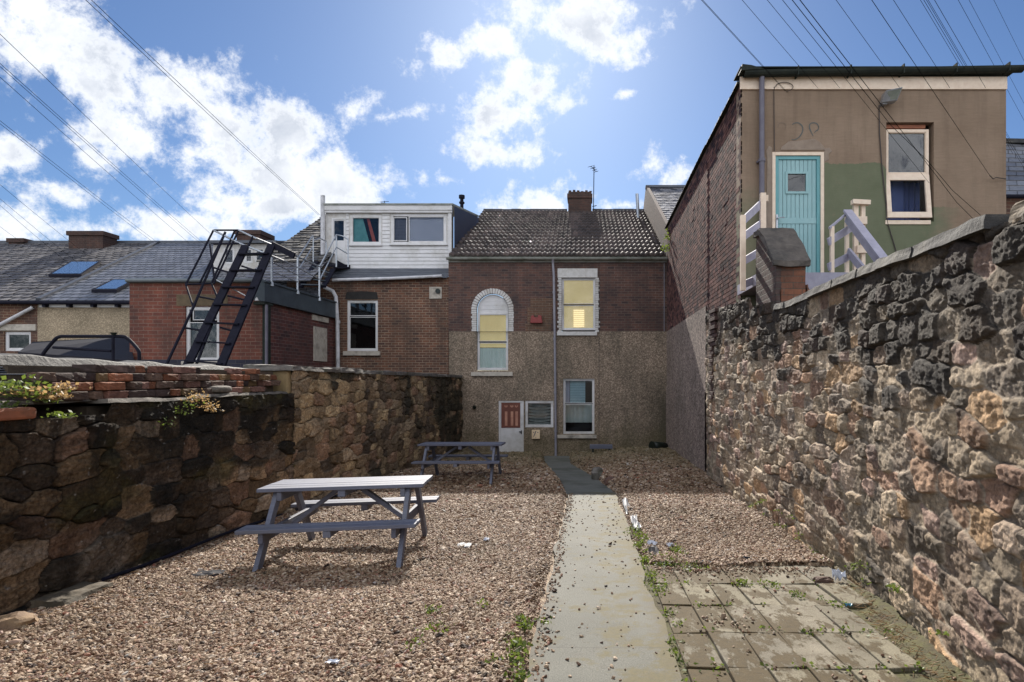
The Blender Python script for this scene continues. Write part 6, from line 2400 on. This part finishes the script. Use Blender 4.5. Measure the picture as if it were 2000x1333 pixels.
loop = [(hx_(1530 + 17 * math.cos(q)), YH - .05, hz(173 + 9 * math.sin(q))) for q in np.linspace(math.pi, 2.35 * math.pi, 12)]
tubes('cable', M['cable_brown'], rh, [loop + [(hx_(1535), YH - .02, hz(181))]], .006, 5)
b = MB()
b.quad((xr, YH, 0.2), (xr, 20, 0.2), (xr, 20, hz(160)), (xr, YH, hz(160)))
b.build('far_side', M['stucco'], rh)
# landing the door opens on, behind the wall
b = MB()
b.box(hx_(1440), hx_(1640), 8.75, YH - .003, 2.85, hd[2] - .01)
b.box(hx_(1440), hx_(1640), 8.75, 8.85, -.3, 2.85)
b.box(hx_(1625), hx_(1640), 8.85, YH - .01, -.3, 2.85)
lnd = empty('wooden_stair', (4.2, 9.0, -.3), 'pale timber stair and landing with plank rails leading up to the teal door', 'stair')
b.build('landing', M['rail_lilac'], lnd)
W3 = lambda px, py, d: Vector(P(px, py, d))
# left rails
b = MB()
b.bar(W3(1451, 568, 8.9), W3(1451, 421, 8.9), .075, .06, up=(0, 1, 0)); b.build('post', M['cream'], lnd)
b = MB()
b.bar(W3(1490, 478, 8.9 + .3), W3(1490, 378, 9.2), .085, .07, up=(0, 1, 0)); b.box(XX(1494, 9.25), XX(1500, 9.25), 9.23, 9.28, ZZ(392, 9.2), ZZ(380, 9.2)); b.build('post', M['cream'], lnd)
b = MB()
for ya2, yb2 in ((421, 386), (452, 425), (500, 478), (545, 530)):
    b.bar(W3(1450, ya2 + 12, 8.92), W3(1487, yb2 + 12, 9.22), .03, .11)
b.build('plank', M['rail_lilac'], lnd)
# right rails (landing) and the stair rails running down towards the yard behind the wall
b = MB()
b.bar(W3(1625, 560, 8.95), W3(1625, 443, 8.95), .055, .05, up=(0, 1, 0)); b.build('post', M['cream'], lnd)
b = MB()
b.bar(W3(1654, 560, 9.3), W3(1654, 424, 9.3), .055, .05, up=(0, 1, 0)); b.build('post', M['cream'], lnd)
b = MB()
b.bar(W3(1671, 545, 9.35), W3(1671, 392, 9.35), .07, .06, up=(0, 1, 0))
b.bar(W3(1685, 545, 9.35), W3(1685, 392, 9.35), .06, .06, up=(0, 1, 0))
b.bar(W3(1664, 395, 9.3), W3(1698, 397, 9.3), .1, .07)
b.bar(W3(1672, 432, 9.32), W3(1691, 432, 9.32), .1, .12)
b.bar(W3(1672, 488, 9.32), W3(1691, 488, 9.32), .1, .12)
b.build('post', M['cream'], lnd)
b = MB()
b.bar(W3(1620, 446, 8.9), W3(1654, 417, 9.28), .03, .03)
b.bar(W3(1618, 473, 8.9), W3(1660, 447, 9.28), .03, .11)
b.bar(W3(1618, 522, 8.9), W3(1660, 500, 9.28), .03, .11)
b.build('plank', M['rail_lilac'], lnd)
b = MB()
a0_, a1_ = W3(1655, 424, 9.26), W3(1722, 514, 8.2)
b.bar(a0_, a0_ + (a1_ - a0_) * 2.0, .045, .16, up=(0, 0, 1))
b.bar(a0_ + Vector((0, .0, .10)), a0_ + Vector((0, 0, .10)) + (a1_ - a0_) * 2.0, .13, .035, up=(0, 0, 1))
b.build('handrail', M['rail_lilac'], lnd)
b = MB()
a0_, a1_ = W3(1657, 492, 9.26), W3(1700, 545, 8.45)
b.bar(a0_, a0_ + (a1_ - a0_) * 2.2, .04, .12, up=(0, 0, 1))
b.build('plank', M['rail_lilac'], lnd)
b = MB()
for k in range(9):
    b.box(4.15, 4.95, 8.95 - k * .22, 9.2 - k * .22, 2.7 - k * .2, 2.74 - k * .2)
b.build('treads', M['rail_lilac'], lnd)
b = MB()
b.bar((4.9, 9.1, 2.7), (4.9, 6.2, 0.0), .05, .2)
b.bar((4.2, 9.1, 2.7), (4.2, 6.2, 0.0), .05, .2)
b.build('stringer', M['rail_lilac'], lnd)

# ------------------------------------------------------------------ house with slate roof behind (between main and right house)
bh = empty('house', (4.2, 24, 0), 'slate roofed house with brick gable standing behind the right house', 'house')
fz, rz_ = CAMZ + 4.77, CAMZ + 8.87
roof_slates('roof', M['slate'], bh, (2.80, 19.6, fz), (7.5, 19.6, fz), (7.5, 27.5, rz_), (2.80, 27.5, rz_), 26, 18, [(0.17, 0.165, 0.175), (0.12, 0.115, 0.125), (0.21, 0.20, 0.205), (0.06, 0.06, 0.07)], .025, 21, .008)
b = MB()
b.prism([(2.74, 19.7, fz - 1.5), (2.74, 19.7, fz + .16), (2.74, 27.5, rz_ + .10), (2.74, 35, fz), (2.74, 35, fz - 3)], (.12, 0, 0))
b.build('gable_wall', M['brick_gable'], bh)
b = MB()
b.box(2.72, 7.5, 27.35, 27.65, rz_ - .03, rz_ + .08)
b.quad((2.9, 27.5, rz_), (7.5, 27.5, rz_), (7.5, 36, 5), (2.9, 36, 5))
b.build('ridge', M['lead'], bh)
# moss tuft in the valley is added with the plants

# ------------------------------------------------------------------ house beyond, far right
fh = empty('house', (12.5, 16, 0), 'grey slate roofed house just showing at the right edge beyond the stucco house', 'house')
roof_slates('roof', M['slate'], fh, (XX(1955, 14), 14, ZZ(384, 14)), (14.5, 14, ZZ(384, 14)), (17.5, 18, ZZ(278, 17.2)), (XX(1955, 17.2), 17.2, ZZ(278, 17.2)), 12, 12, [(0.14, 0.14, 0.15), (0.11, 0.11, 0.12), (0.17, 0.17, 0.18)], .02, 31, .005)
b = MB()
b.box(XX(1952, 14), 14.5, 14.05, 14.15, -.2, ZZ(386, 14))
b.build('brick_wall', M['brick_cot'], fh)
b = MB()
b.tube([(XX(1955, 13.9), 13.9, ZZ(384, 13.9)), (14.5, 13.9, ZZ(384, 13.9))], .05, 8)
b.build('gutter', M['black_steel'], fh)
b = MB()
b.bar((XX(1955, 17.2), 17.2, ZZ(277, 17.2)), (16, 17.4, ZZ(277, 17.2)), .2, .12)
b.build('ridge', M['coping'], fh)

# ------------------------------------------------------------------ black tube hoop and felt lean-to behind the left wall
hp = empty('tube_hoop', P(180, 720, 9.4), 'black bent steel tube hoop rising above the left wall in front of the cream cottage', 'frame')
d_ = 9.4
def arc(pts, n=5):
    return smoothpts(pts, n)
path_px = [(70, 720), (84, 692), (107, 664), (116, 658.5), (126, 657.5), (200, 657.5), (238, 657.5), (248, 661), (259, 671), (269, 683), (272, 692), (272, 720)]
pt3 = [Vector(P(x_, y_, d_)) for x_, y_ in smoothpts(path_px, 4)]
pt3 = [Vector((pt3[0].x - .35, d_, -1.0))] + pt3 + [Vector((pt3[-1].x, d_, -1.0))]
tubes('hoop', M['black_steel'], hp, [pt3], .026, 12)
tubes('upright', M['black_steel'], hp, [[P(221, 712, d_), P(221, 653, d_)], [P(104, 679, d_), P(217, 686, d_)]], .022, 10)
b = MB()
b.tube([P(222, 655, d_ - .03), P(222, 650, d_ - .03)], [.025, .05], 12)
b.build('cap', M['bucket'], hp)
sh = empty('shed', (-14.5, 16.2, -1.1), 'low dark felt roofed shed in front of the cream rendered cottage wall', 'shed')
b = MB()
yq = 16.0
b.hexa([P(35, 692, yq - .9), P(262, 720, yq - .9), P(262, 668, yq + .9), P(64, 668, yq + .9), P(35, 688, yq - .9), P(262, 705, yq - .9), P(252, 658, yq + .9), P(64, 668.5, yq + .9)])
b.build('roof', M['litter_k'], sh)
b = MB()
b.box(XX(45, yq), XX(260, yq), yq - .8, yq + .8, -1.3, ZZ(712, yq))
b.build('wall', M['gutter_dark'], sh)

# ================================================================== PICNIC TABLES
def picnic(loc, rz, L=1.6, label='', H=0.745):
    t = empty('picnic_table', (loc[0], loc[1], loc[2]), label, 'picnic table', 'grey painted picnic tables')
    t.rotation_euler = (0, 0, rz)
    th = 0.036
    def part(name, b):
        # parts are written in the table's own coordinates
        sv = t.location.copy()
        o = b.build(name, M['table'], None, bevel=.005)
        o.parent = t
        o.location = (0, 0, 0)
        return o
    # top planks
    n = 5
    W = 0.66
    pw = W / n
    for k in range(n):
        b = MB()
        y0 = -W / 2 + k * pw + .004
        sag = random.uniform(-.002, .002)
        b.box(-L / 2 + random.uniform(-.004, .004), L / 2 + random.uniform(-.004, .004), y0, y0 + pw - .008, H - th + sag, H + sag)
        part('top_plank', b)
    for sgn in (-1, 1):
        for k in range(2):
            b = MB()
            y0 = sgn * (0.57 + k * .125)
            b.box(-L / 2 + random.uniform(-.004, .004), L / 2 + random.uniform(-.004, .004), y0 - .058, y0 + .058, .44 - th, .44)
            part('seat_plank', b)
    xe = L / 2 - .16
    for sx_ in (-1, 1):
        for sgn in (-1, 1):
            b = MB()
            b.bar((sx_ * xe, sgn * .72, .0), (sx_ * xe, sgn * .20, H - th), .045, .095, up=(0, 1, 0.5))
            part('leg', b)
        b = MB()
        b.box(sx_ * (xe - .045) - .022, sx_ * (xe - .045) + .022, -.72, .72, .44 - th - .095, .44 - th - .001)
        part('seat_bearer', b)
        b = MB()
        b.box(sx_ * (xe - .045) - .022, sx_ * (xe - .045) + .022, -.31, .31, H - th - .09, H - th - .001)
        part('top_bearer', b)
        b = MB()
        b.bar((sx_ * (xe - .07), 0, .44 - .10), (sx_ * .12, 0, H - th - .04), .045, .07, up=(0, 1, 0))
        part('brace', b)
    b = MB()
    b.box(-.035, .035, -.31, .31, H - th - .07, H - th - .001)
    part('top_batten', b)
    for sgn in (-1, 1):
        b = MB()
        b.box(-.035, .035, sgn * .51, sgn * .75, .44 - th - .06, .44 - th - .001)
        part('seat_batten', b)
    return t
t1x, t1y = -2.44, 6.08
t1 = picnic((t1x, t1y, gzf(t1y) + .0), R(6.0), 1.58, 'grey painted picnic table standing in full sun on the gravel, nearest to the camera')
t1.rotation_euler = (R(-1.5), R(-.8), R(6.0))
t2x, t2y = -2.52, 11.9
t2 = picnic((t2x, t2y, gzf(t2y) + .10), R(1.0), 1.66, 'grey picnic table half in shade further back by the left wall')
t2.rotation_euler = (R(-2.0), 0, R(1.0))

# small low bench by the house wall
bn = empty('low_bench', P(1172, 885, 19.3), 'low dark plank bench standing against the pebbledashed wall', 'bench')
yb_ = 19.3
zg_ = ZZ(883, yb_)
b = MB()
b.box(XX(1152, yb_), XX(1196, yb_), yb_ - .14, yb_ + .14, ZZ(876, yb_), ZZ(869, yb_)); b.build('seat', M['table'], bn, bevel=.006)
for pxq in (1158, 1190):
    b = MB(); b.box(XX(pxq, yb_) - .03, XX(pxq, yb_) + .03, yb_ - .12, yb_ + .12, zg_ - .15, ZZ(876, yb_) - .001); b.build('leg', M['gutter_dark'], bn)
bk = empty('bucket', P(1285, 880, 19.6), 'black plastic tub lying in the corner beside the right rendered wall', 'bucket')
b = MB()
c0 = Vector(P(1286, 872, 19.4))
b.tube([c0 + Vector((.28, .1, 0)), c0 + Vector((-.0, -.0, 0)), c0 + Vector((-.22, -.12, 0))], [.10, .15, .165], 20)
b.build('tub', M['bucket'], bk, smooth=True)
b = MB()
b.tube([c0 + Vector((-.20, -.11, 0)), c0 + Vector((-.24, -.13, 0))], [.18, .18], 20)
b.build('rim', M['bucket'], bk)

# black pipe along the foot of the left wall, stone kerb and odd stones
b = MB()
b.tube([Vector((wall_l(y) + .07 + .03 * math.sin(y * 1.3), y, gzf(y) + .065 + .012 * math.sin(y * 2.1))) for y in np.arange(4.95, 13.5, .25)], .017, 8)
tag(b.build('black_hose', M['black_steel']), 'thin black hose laid along the foot of the left wall', 'hose')
b = MB()
b.hexa([(-4.14, 4.32, -.32), (-3.80, 4.36, -.32), (-3.84, 4.84, -.34), (-4.16, 4.84, -.34), (-4.14, 4.33, -.185), (-3.90, 4.38, -.215), (-3.89, 4.82, -.225), (-4.16, 4.82, -.215)])
tag(roughen(b.build('stone_kerb', plain('kerb_stone', (0.11, 0.085, 0.055), (0.05, 0.04, 0.025), 9, .85, .8, 30, dirt=(0.03, 0.028, 0.018))), .02, 8, 6), 'mossy worn stone kerb lying against the foot of the left wall', 'stone')
def rock(name, c, s, mat, label, seed):
    bm = bmesh.new()
    bmesh.ops.create_icosphere(bm, subdivisions=3, radius=1)
    rg = random.Random(seed)
    off = Vector((rg.uniform(0, 9), rg.uniform(0, 9), rg.uniform(0, 9)))
    from mathutils import noise as mn
    for v in bm.verts:
        n_ = mn.noise(v.co * 1.6 + off) * .35 + mn.noise(v.co * 5 + off) * .08
        v.co = Vector((v.co.x * s[0], v.co.y * s[1], v.co.z * s[2])) * (1 + n_)
    me = bpy.data.meshes.new(name)
    bm.to_mesh(me); bm.free()
    me.materials.append(mat)
    o = bpy.data.objects.new(name, me)
    o.location = c
    COL.objects.link(o)
    tag(o, label, 'stone')
    return o
rock('stone', (-3.86, 3.95, gzf(3.95) + .03), (.13, .11, .07), plain('tan_rock', (0.26, 0.17, 0.09), (0.16, 0.10, 0.06), 9, .85, .6, 40), 'tan rough stone at the bottom left by the left wall foot', 3)
rock('stone', (-3.42, 4.62, gzf(4.6) + .015), (.12, .06, .025), M['flag'], 'thin flat stone flake lying on the gravel beside the mossy kerb', 5)
rock('stone', (2.02, 5.05, gzf(5) + .0), (.10, .05, .05), plain('brown_rock', (0.12, 0.07, 0.05), (0.08, 0.05, 0.04), 9, .85, .6, 40), 'dark brown stone on the gravel edge near the white plastic scrap', 8)
rock('stone', (.50, 11.9, gzf(11.9) + .06), (.17, .14, .10), plain('red_rock', (0.13, 0.07, 0.045), (0.09, 0.05, 0.04), 9, .85, .6, 40), 'reddish boulder beside the path where the shade begins', 12)
rock('stone', (.22, 13.0, gzf(13) + .10), (.14, .12, .16), M['coping_l'], 'upright mossy stone on the bank beside the shaded path', 15)

# ================================================================== PLANTS
def leaves(name, mat, centres, n, spread, size, parent=None, seed=1, up=0.5, droop=0.0):
    rg = random.Random(seed)
    b = MB()
    for (c, k) in centres:
        for _ in range(int(n * k)):
            p = Vector(c) + Vector((rg.gauss(0, spread), rg.gauss(0, spread), abs(rg.gauss(0, spread * up))))
            l_ = size * rg.uniform(.6, 1.4)
            d = Vector((rg.uniform(-1, 1), rg.uniform(-1, 1), rg.uniform(-.3, 1.0) - droop)).normalized()
            s = d.cross(Vector((rg.uniform(-1, 1), rg.uniform(-1, 1), rg.uniform(-1, 1)))).normalized() * l_ * rg.uniform(.22, .4)
            t = rg.uniform(.55, 1.35)
            m_ = p + d * l_ * .5
            b.poly([p, m_ + s, p + d * l_, m_ - s], (t, t, t * rg.uniform(.7, 1.1)))
    o = b.build(name, mat, parent)
    return o
# leafy plant on the near end of the left wall in a terracotta edge
pl = empty('wall_plant', (-4.1, 4.25, 1.2), 'green leafy plant with dry brown leaves on the near left wall', 'plant')
cen = [((-4.12 + random.uniform(-.12, .1), 4.05 + .07 * k, CAMZ - .19 + random.uniform(-.05, .14)), 1) for k in range(8)]
leaves('foliage', M['leaf'], cen, 70, .06, .035, pl, 3)
leaves('dead_leaves', M['straw'], [((-4.02, 4.52, CAMZ - .10), 1), ((-4.0, 4.42, CAMZ - .16), 1), ((-4.1, 4.3, CAMZ - .12), 1)], 110, .045, .035, pl, 5)
leaves('foliage', M['leaf'], [((-3.98, 4.46, CAMZ - .30), 1)], 60, .04, .03, pl, 6)
b = MB()
b.box(-4.3, -4.03, 3.7, 4.32, CAMZ - .30, CAMZ - .215)
tag(b.build('ridge_tile', M['orange_brick'], bevel=.02), 'broken orange clay tile under the plant at the left edge', 'tile')
pl = empty('trailing_weed', (-4.15, 6.1, 1.0), 'straggly green and straw coloured weed hanging from the left wall ledge', 'plant')
leaves('dead_stems', M['straw'], [((-4.12, 6.25, CAMZ - .24), 1), ((-4.10, 6.35, CAMZ - .32), 1), ((-4.12, 6.1, CAMZ - .25), .6), ((-4.1, 6.42, CAMZ - .38), .7)], 75, .045, .028, pl, 8, 1.0, .5)
leaves('foliage', M['leaf'], [((-4.10, 5.95, CAMZ - .36), 1), ((-4.1, 6.1, CAMZ - .30), .8), ((-4.1, 5.75, CAMZ - .48), .5)], 60, .05, .026, pl, 9, 1.0, .5)
# tufts at the path edges: nobody could count them
rg = random.Random(4)
cen = []
for _ in range(46):
    y = rg.uniform(2.6, 7.5)
    cen.append(((.56 + rg.gauss(0, .035), y, gzf(y) + .0), rg.uniform(.2, 1.0) if y > 4.5 else .35))
for _ in range(17):
    y = rg.uniform(2.5, 4.1)
    cen.append(((-.43 + rg.gauss(0, .07), y, gzf(y) + .03), rg.uniform(.4, 1.6)))
for (x_, y_, k) in ((.95, 6.1, 3.5), (.82, 5.6, 1.6), (1.0, 5.5, 1.5), (.72, 5.55, 2.2), (1.3, 5.02, 1.6), (.78, 5.8, 1.2), (1.62, 4.7, 1.0), (1.55, 4.95, 1.2), (1.85, 4.4, .8), (.60, 5.75, 1.5), (.62, 6.8, 1.2), (.63, 7.1, 1.0)):
    for q in range(3):
        cen.append(((x_ + rg.gauss(0, .04), y_ + rg.gauss(0, .05), gzf(y_) + .01), k * .5))
for _ in range(40):
    y = rg.choice([4.98, 4.43, 3.88, 3.33]) + rg.gauss(0, .01)
    cen.append(((rg.uniform(.6, 2.0), y, gzf(y)), .22))
for _ in range(24):
    y = rg.uniform(3.2, 9)
    cen.append(((wall_r(y) - .06, y, gzf(y) + rg.uniform(0, .25)), .5))
for _ in range(10):
    cen.append(((-.95 + rg.gauss(0, .12), 3.9 + rg.gauss(0, .25), gzf(3.9) + .03), .5))
o = leaves('weeds', M['leaf'], cen, 34, .028, .026, None, 12, .6)
tag(o, 'small green weeds along path edges and slab joints', 'weeds', kind='stuff')
cen = [((2.66, 19.5, CAMZ + 4.2), 1), ((2.7, 19.4, CAMZ + 4.55), .8), ((2.85, 19.6, CAMZ + 4.8), 1.0)]
o = leaves('gutter_weed', M['leaf'], cen, 60, .10, .08, None, 13, 1.0)
tag(o, 'clump of weed growing in the roof valley above the right corner', 'plant')
# dead twigs and leaf litter at the foot of the right wall
rg = random.Random(9)
b = MB()
for _ in range(1100):
    y = rg.uniform(2.3, 5.0)
    x = wall_r(y) - abs(rg.gauss(.08, .09)) - .02
    z = gzf(y) + rg.uniform(-.01, .03)
    a = rg.uniform(0, 6.28)
    l_ = rg.uniform(.015, .07)
    t = rg.uniform(.4, 1.3)
    b.bar((x, y, z), (x + l_ * math.cos(a), y + l_ * math.sin(a), z + rg.uniform(-.01, .015)), .0025, .0025, (0, 0, 1), (t, t, t))
tag(b.build('litter', M['straw']), 'dead twigs and leaf litter at the foot of the right wall', 'debris', kind='stuff')
b = MB()
for _ in range(1200):
    x, y = rg.uniform(-4, 2.4), rg.uniform(2.6, 8)
    if -.34 < x < .55 or (x > .5 and y < 5.6):
        continue
    z = float(bed_z(np.array(x), np.array(y))) + .022
    a = rg.uniform(0, 6.28)
    l_ = rg.uniform(.02, .07)
    t = rg.uniform(.8, 1.6)
    b.bar((x, y, z), (x + l_ * math.cos(a), y + l_ * math.sin(a), z + rg.uniform(-.004, .012)), .0022, .0022, (0, 0, 1), (t, t, t))
tag(b.build('straw', M['straw']), 'dry straw bits scattered over the gravel', 'debris', kind='stuff')

# crumpled litter
def crumple(name, c, s, mat, label, seed, cat='litter'):
    rg = random.Random(seed)
    b = MB()
    n = 5
    g = [[Vector((c[0] + (i / n - .5) * s[0] + rg.uniform(-.2, .2) * s[0] / n, c[1] + (j / n - .5) * s[1] + rg.uniform(-.2, .2) * s[1] / n, c[2] + rg.uniform(0, 1) * s[2])) for i in range(n + 1)] for j in range(n + 1)]
    for j in range(n):
        for i in range(n):
            b.quad(g[j][i], g[j][i + 1], g[j + 1][i + 1], g[j + 1][i])
    o = b.build(name, M[mat], weld=True)
    return tag(o, label, cat)
crumple('plastic_scrap', (2.16, 5.05, gzf(5) + .02), (.10, .10, .10), 'litter_w', 'crumpled white plastic scrap at the foot of the right wall beyond the slabs', 1)
crumple('plastic_scrap', (1.93, 4.35, gzf(4.35) + .03), (.05, .04, .02), 'litter_b', 'bright blue plastic scrap in the debris beside the slabs', 2)
crumple('plastic_scrap', (1.13, 5.62, gzf(5.6) + .02), (.10, .06, .02), 'litter_b', 'blue-green wrapper lying on the gravel by the slabs', 3)
crumple('plastic_scrap', (.70, 6.35, gzf(6.3) + .03), (.10, .10, .05), 'litter_w', 'crumpled clear plastic beside the path near the green tufts', 4)
crumple('plastic_scrap', (.88, 6.25, gzf(6.2) + .03), (.07, .07, .05), 'litter_w', 'small pale plastic piece next to the brightest weed tuft', 14)
crumple('black_membrane', (.68, 6.0, gzf(6) + .01), (.09, .45, .05), 'litter_k', 'strip of torn black weed membrane showing beside the path', 5)
crumple('grey_membrane', (.60, 9.0, gzf(9) + .02), (.09, 1.1, .035), 'membrane', 'ragged grey weed membrane sticking up along the right path edge', 6)
crumple('grey_membrane', (.62, 7.6, gzf(7.6) + .03), (.09, .7, .05), 'membrane', 'short piece of grey membrane by the path midway to the shade line', 16)
crumple('plastic_scrap', (1.55, 5.75, gzf(5.7) + .02), (.10, .06, .03), 'litter_k', 'black plastic scrap on the gravel beyond the slabs', 7)
crumple('plastic_scrap', (-1.32, 6.3, gzf(6.3) + .035), (.14, .16, .015), 'membrane', 'shredded pale plastic on the gravel right of the sunlit table', 8)
crumple('plastic_scrap', (-1.12, 6.55, gzf(6.5) + .04), (.06, .10, .025), 'litter_w', 'small pale shred of plastic nearer the path than the table', 18)
crumple('plastic_scrap', (-3.35, 5.2, gzf(5.2) + .035), (.22, .14, .02), 'litter_k', 'dark scattered scraps on the gravel below the left wall', 9)
crumple('plastic_scrap', (-1.45, 3.35, gzf(3.3) + .03), (.07, .05, .02), 'litter_w', 'grey scrap on the gravel at the bottom edge of the view', 10)
crumple('plastic_scrap', (-3.55, 3.35, gzf(3.3) + .035), (.07, .05, .02), 'litter_w', 'grey scrap on the gravel in the lower left corner', 11)

# ================================================================== OVERHEAD WIRES
POLE = Vector((-1.272 * 8.0, -8.0, CAMZ + .532 * 8.0))
def wire(name, a, b_, label, grp, r=.007, sag=.0):
    r = r * .52
    a, b_ = Vector(a), Vector(b_)
    n = 14
    pts = []
    for i in range(n + 1):
        t = i / n
        p = a.lerp(b_, t)
        p.z -= sag * 4 * t * (1 - t)
        pts.append(p)
    b = MB()
    b.tube(pts, r, 5)
    return tag(b.build(name, M['wire']), label, 'overhead wire', grp)
ow = 'overhead wires'
right = [
    ((1534, 179), 9.93, 'overhead wire ending at the looped cable left of the teal door'),
    ((1538, 181), 9.93, 'second strand ending at the looped cable left of the teal door'),
    ((1598, 173), 9.93, 'overhead wire fixed to the fascia above the teal door'),
    ((1640, 172), 9.93, 'thin overhead wire fixed to the fascia right of the teal door'),
    ((1758, 173), 9.93, 'overhead wire fixed to the fascia above the floodlight'),
    ((1855, 172), 9.93, 'overhead wire fixed to the fascia between window and right corner'),
    ((1925, 172), 9.93, 'overhead wire fixed to the fascia near the right corner'),
    ((1933, 343), 9.90, 'overhead wire ending at the hook low on the right part of the stucco wall'),
]
for (px_, py_), d_, lab in right:
    wire('overhead_wire', POLE, P(px_, py_, d_), lab, ow, .006)
# wires passing in front of the house down behind the garden wall
def polywire(pts, lab, r=.0042):
    b = MB()
    b.tube(pts, r, 5)
    return tag(b.build('overhead_wire', M['wire']), lab, 'overhead wire', ow)
def polepts(px_, py_, d_, n=6):
    e = Vector(P(px_, py_, d_))
    return [POLE.lerp(e, i / n) for i in range(n)] + [e]
polywire(polepts(1740, 245, 9.2) + [Vector(P(1812, 315, 9.4)), Vector(P(1860, 372, 9.6)), Vector(P(1920, 425, 9.85))], 'dark cable crossing the stucco wall over the window to the wall top')
polywire(polepts(1795, 300, 9.1) + [Vector(P(1830, 345, 9.4)), Vector(P(1868, 395, 9.7)), Vector(P(1905, 432, 9.9))], 'second dark cable crossing the window and dropping to the wall top')
wire('overhead_wire', POLE, P(1815, 358, 9.6), 'dark cable running down across the upper window pane', ow, .005)
for (px_, py_, d_, lab) in ((1975, 275, 15.5, 'wire passing over the right corner of the stucco house'), (1978, 300, 15.5, 'lower wire passing the right corner of the stucco house'), (2005, 330, 16.5, 'wire running past the house towards the far right slate roof'),
                            (2010, 345, 16.0, 'twin wire running past the house towards the far right slate roof'), (2020, 240, 18, 'wire high at the far right of the sky'), (2040, 200, 18, 'outermost wire at the upper right corner of the sky'), (2030, 290, 17, 'wire leaving the right edge level with the gutter')):
    wire('overhead_wire', POLE, P(px_, py_, d_), lab, ow, .006)
tubes_o = tag(MB().tube([P(1933, 343, 9.92), P(1940, 350, 9.95), P(1945, 347, 9.95), P(1965, 350, 9.95)], .008, 6).build('wall_cable', M['cable_brown'], rh))
left = [
    ((175, 0), (622, 420), 5.0, 22, 'overhead wire running down to the dormer house, leftmost of the close pair'),
    ((186, 0), (625, 420), 5.0, 22, 'overhead wire running down to the dormer house, right one of the close pair'),
    ((0, 60), (410, 456), 5.0, 24, 'overhead wire running down to the roof behind the black stair'),
    ((0, 118), (398, 476), 5.0, 25, 'overhead wire ending on the slate roof left of the black stair, upper strand'),
    ((0, 124), (392, 476), 5.0, 25, 'overhead wire ending on the slate roof left of the black stair, middle strand'),
    ((0, 145), (368, 474), 5.0, 25, 'overhead wire ending on the slate roof left of the black stair, lower strand'),
    ((0, 231), (308, 474), 5.0, 25, 'overhead wire meeting the ridge where the two slate roofs join, upper strand'),
    ((0, 237), (300, 474), 5.0, 25, 'overhead wire meeting the ridge where the two slate roofs join, lower strand'),
    ((0, 357), (172, 500), 5.0, 24, 'overhead wire ending behind the wide brick chimney'),
    ((0, 385), (160, 520), 5.0, 23, 'overhead wire passing the left side of the wide brick chimney, upper strand'),
    ((0, 398), (150, 528), 5.0, 23, 'overhead wire passing the left side of the wide brick chimney, lower strand'),
    ((0, 440), (60, 484), 5.0, 24, 'short stretch of overhead wire beside the small far left chimney'),
]
for (a_, c_, da, dc, lab) in left:
    da = max(da, 5.4 / ((738 - a_[1]) / F))      # street wires hang about seven metres up
    A_, C_ = Vector(P(a_[0], a_[1], da)), Vector(P(c_[0], c_[1], dc))
    A2 = A_ + (A_ - C_) * .55
    wire('overhead_wire', A2, C_, lab, ow, .009, .06)
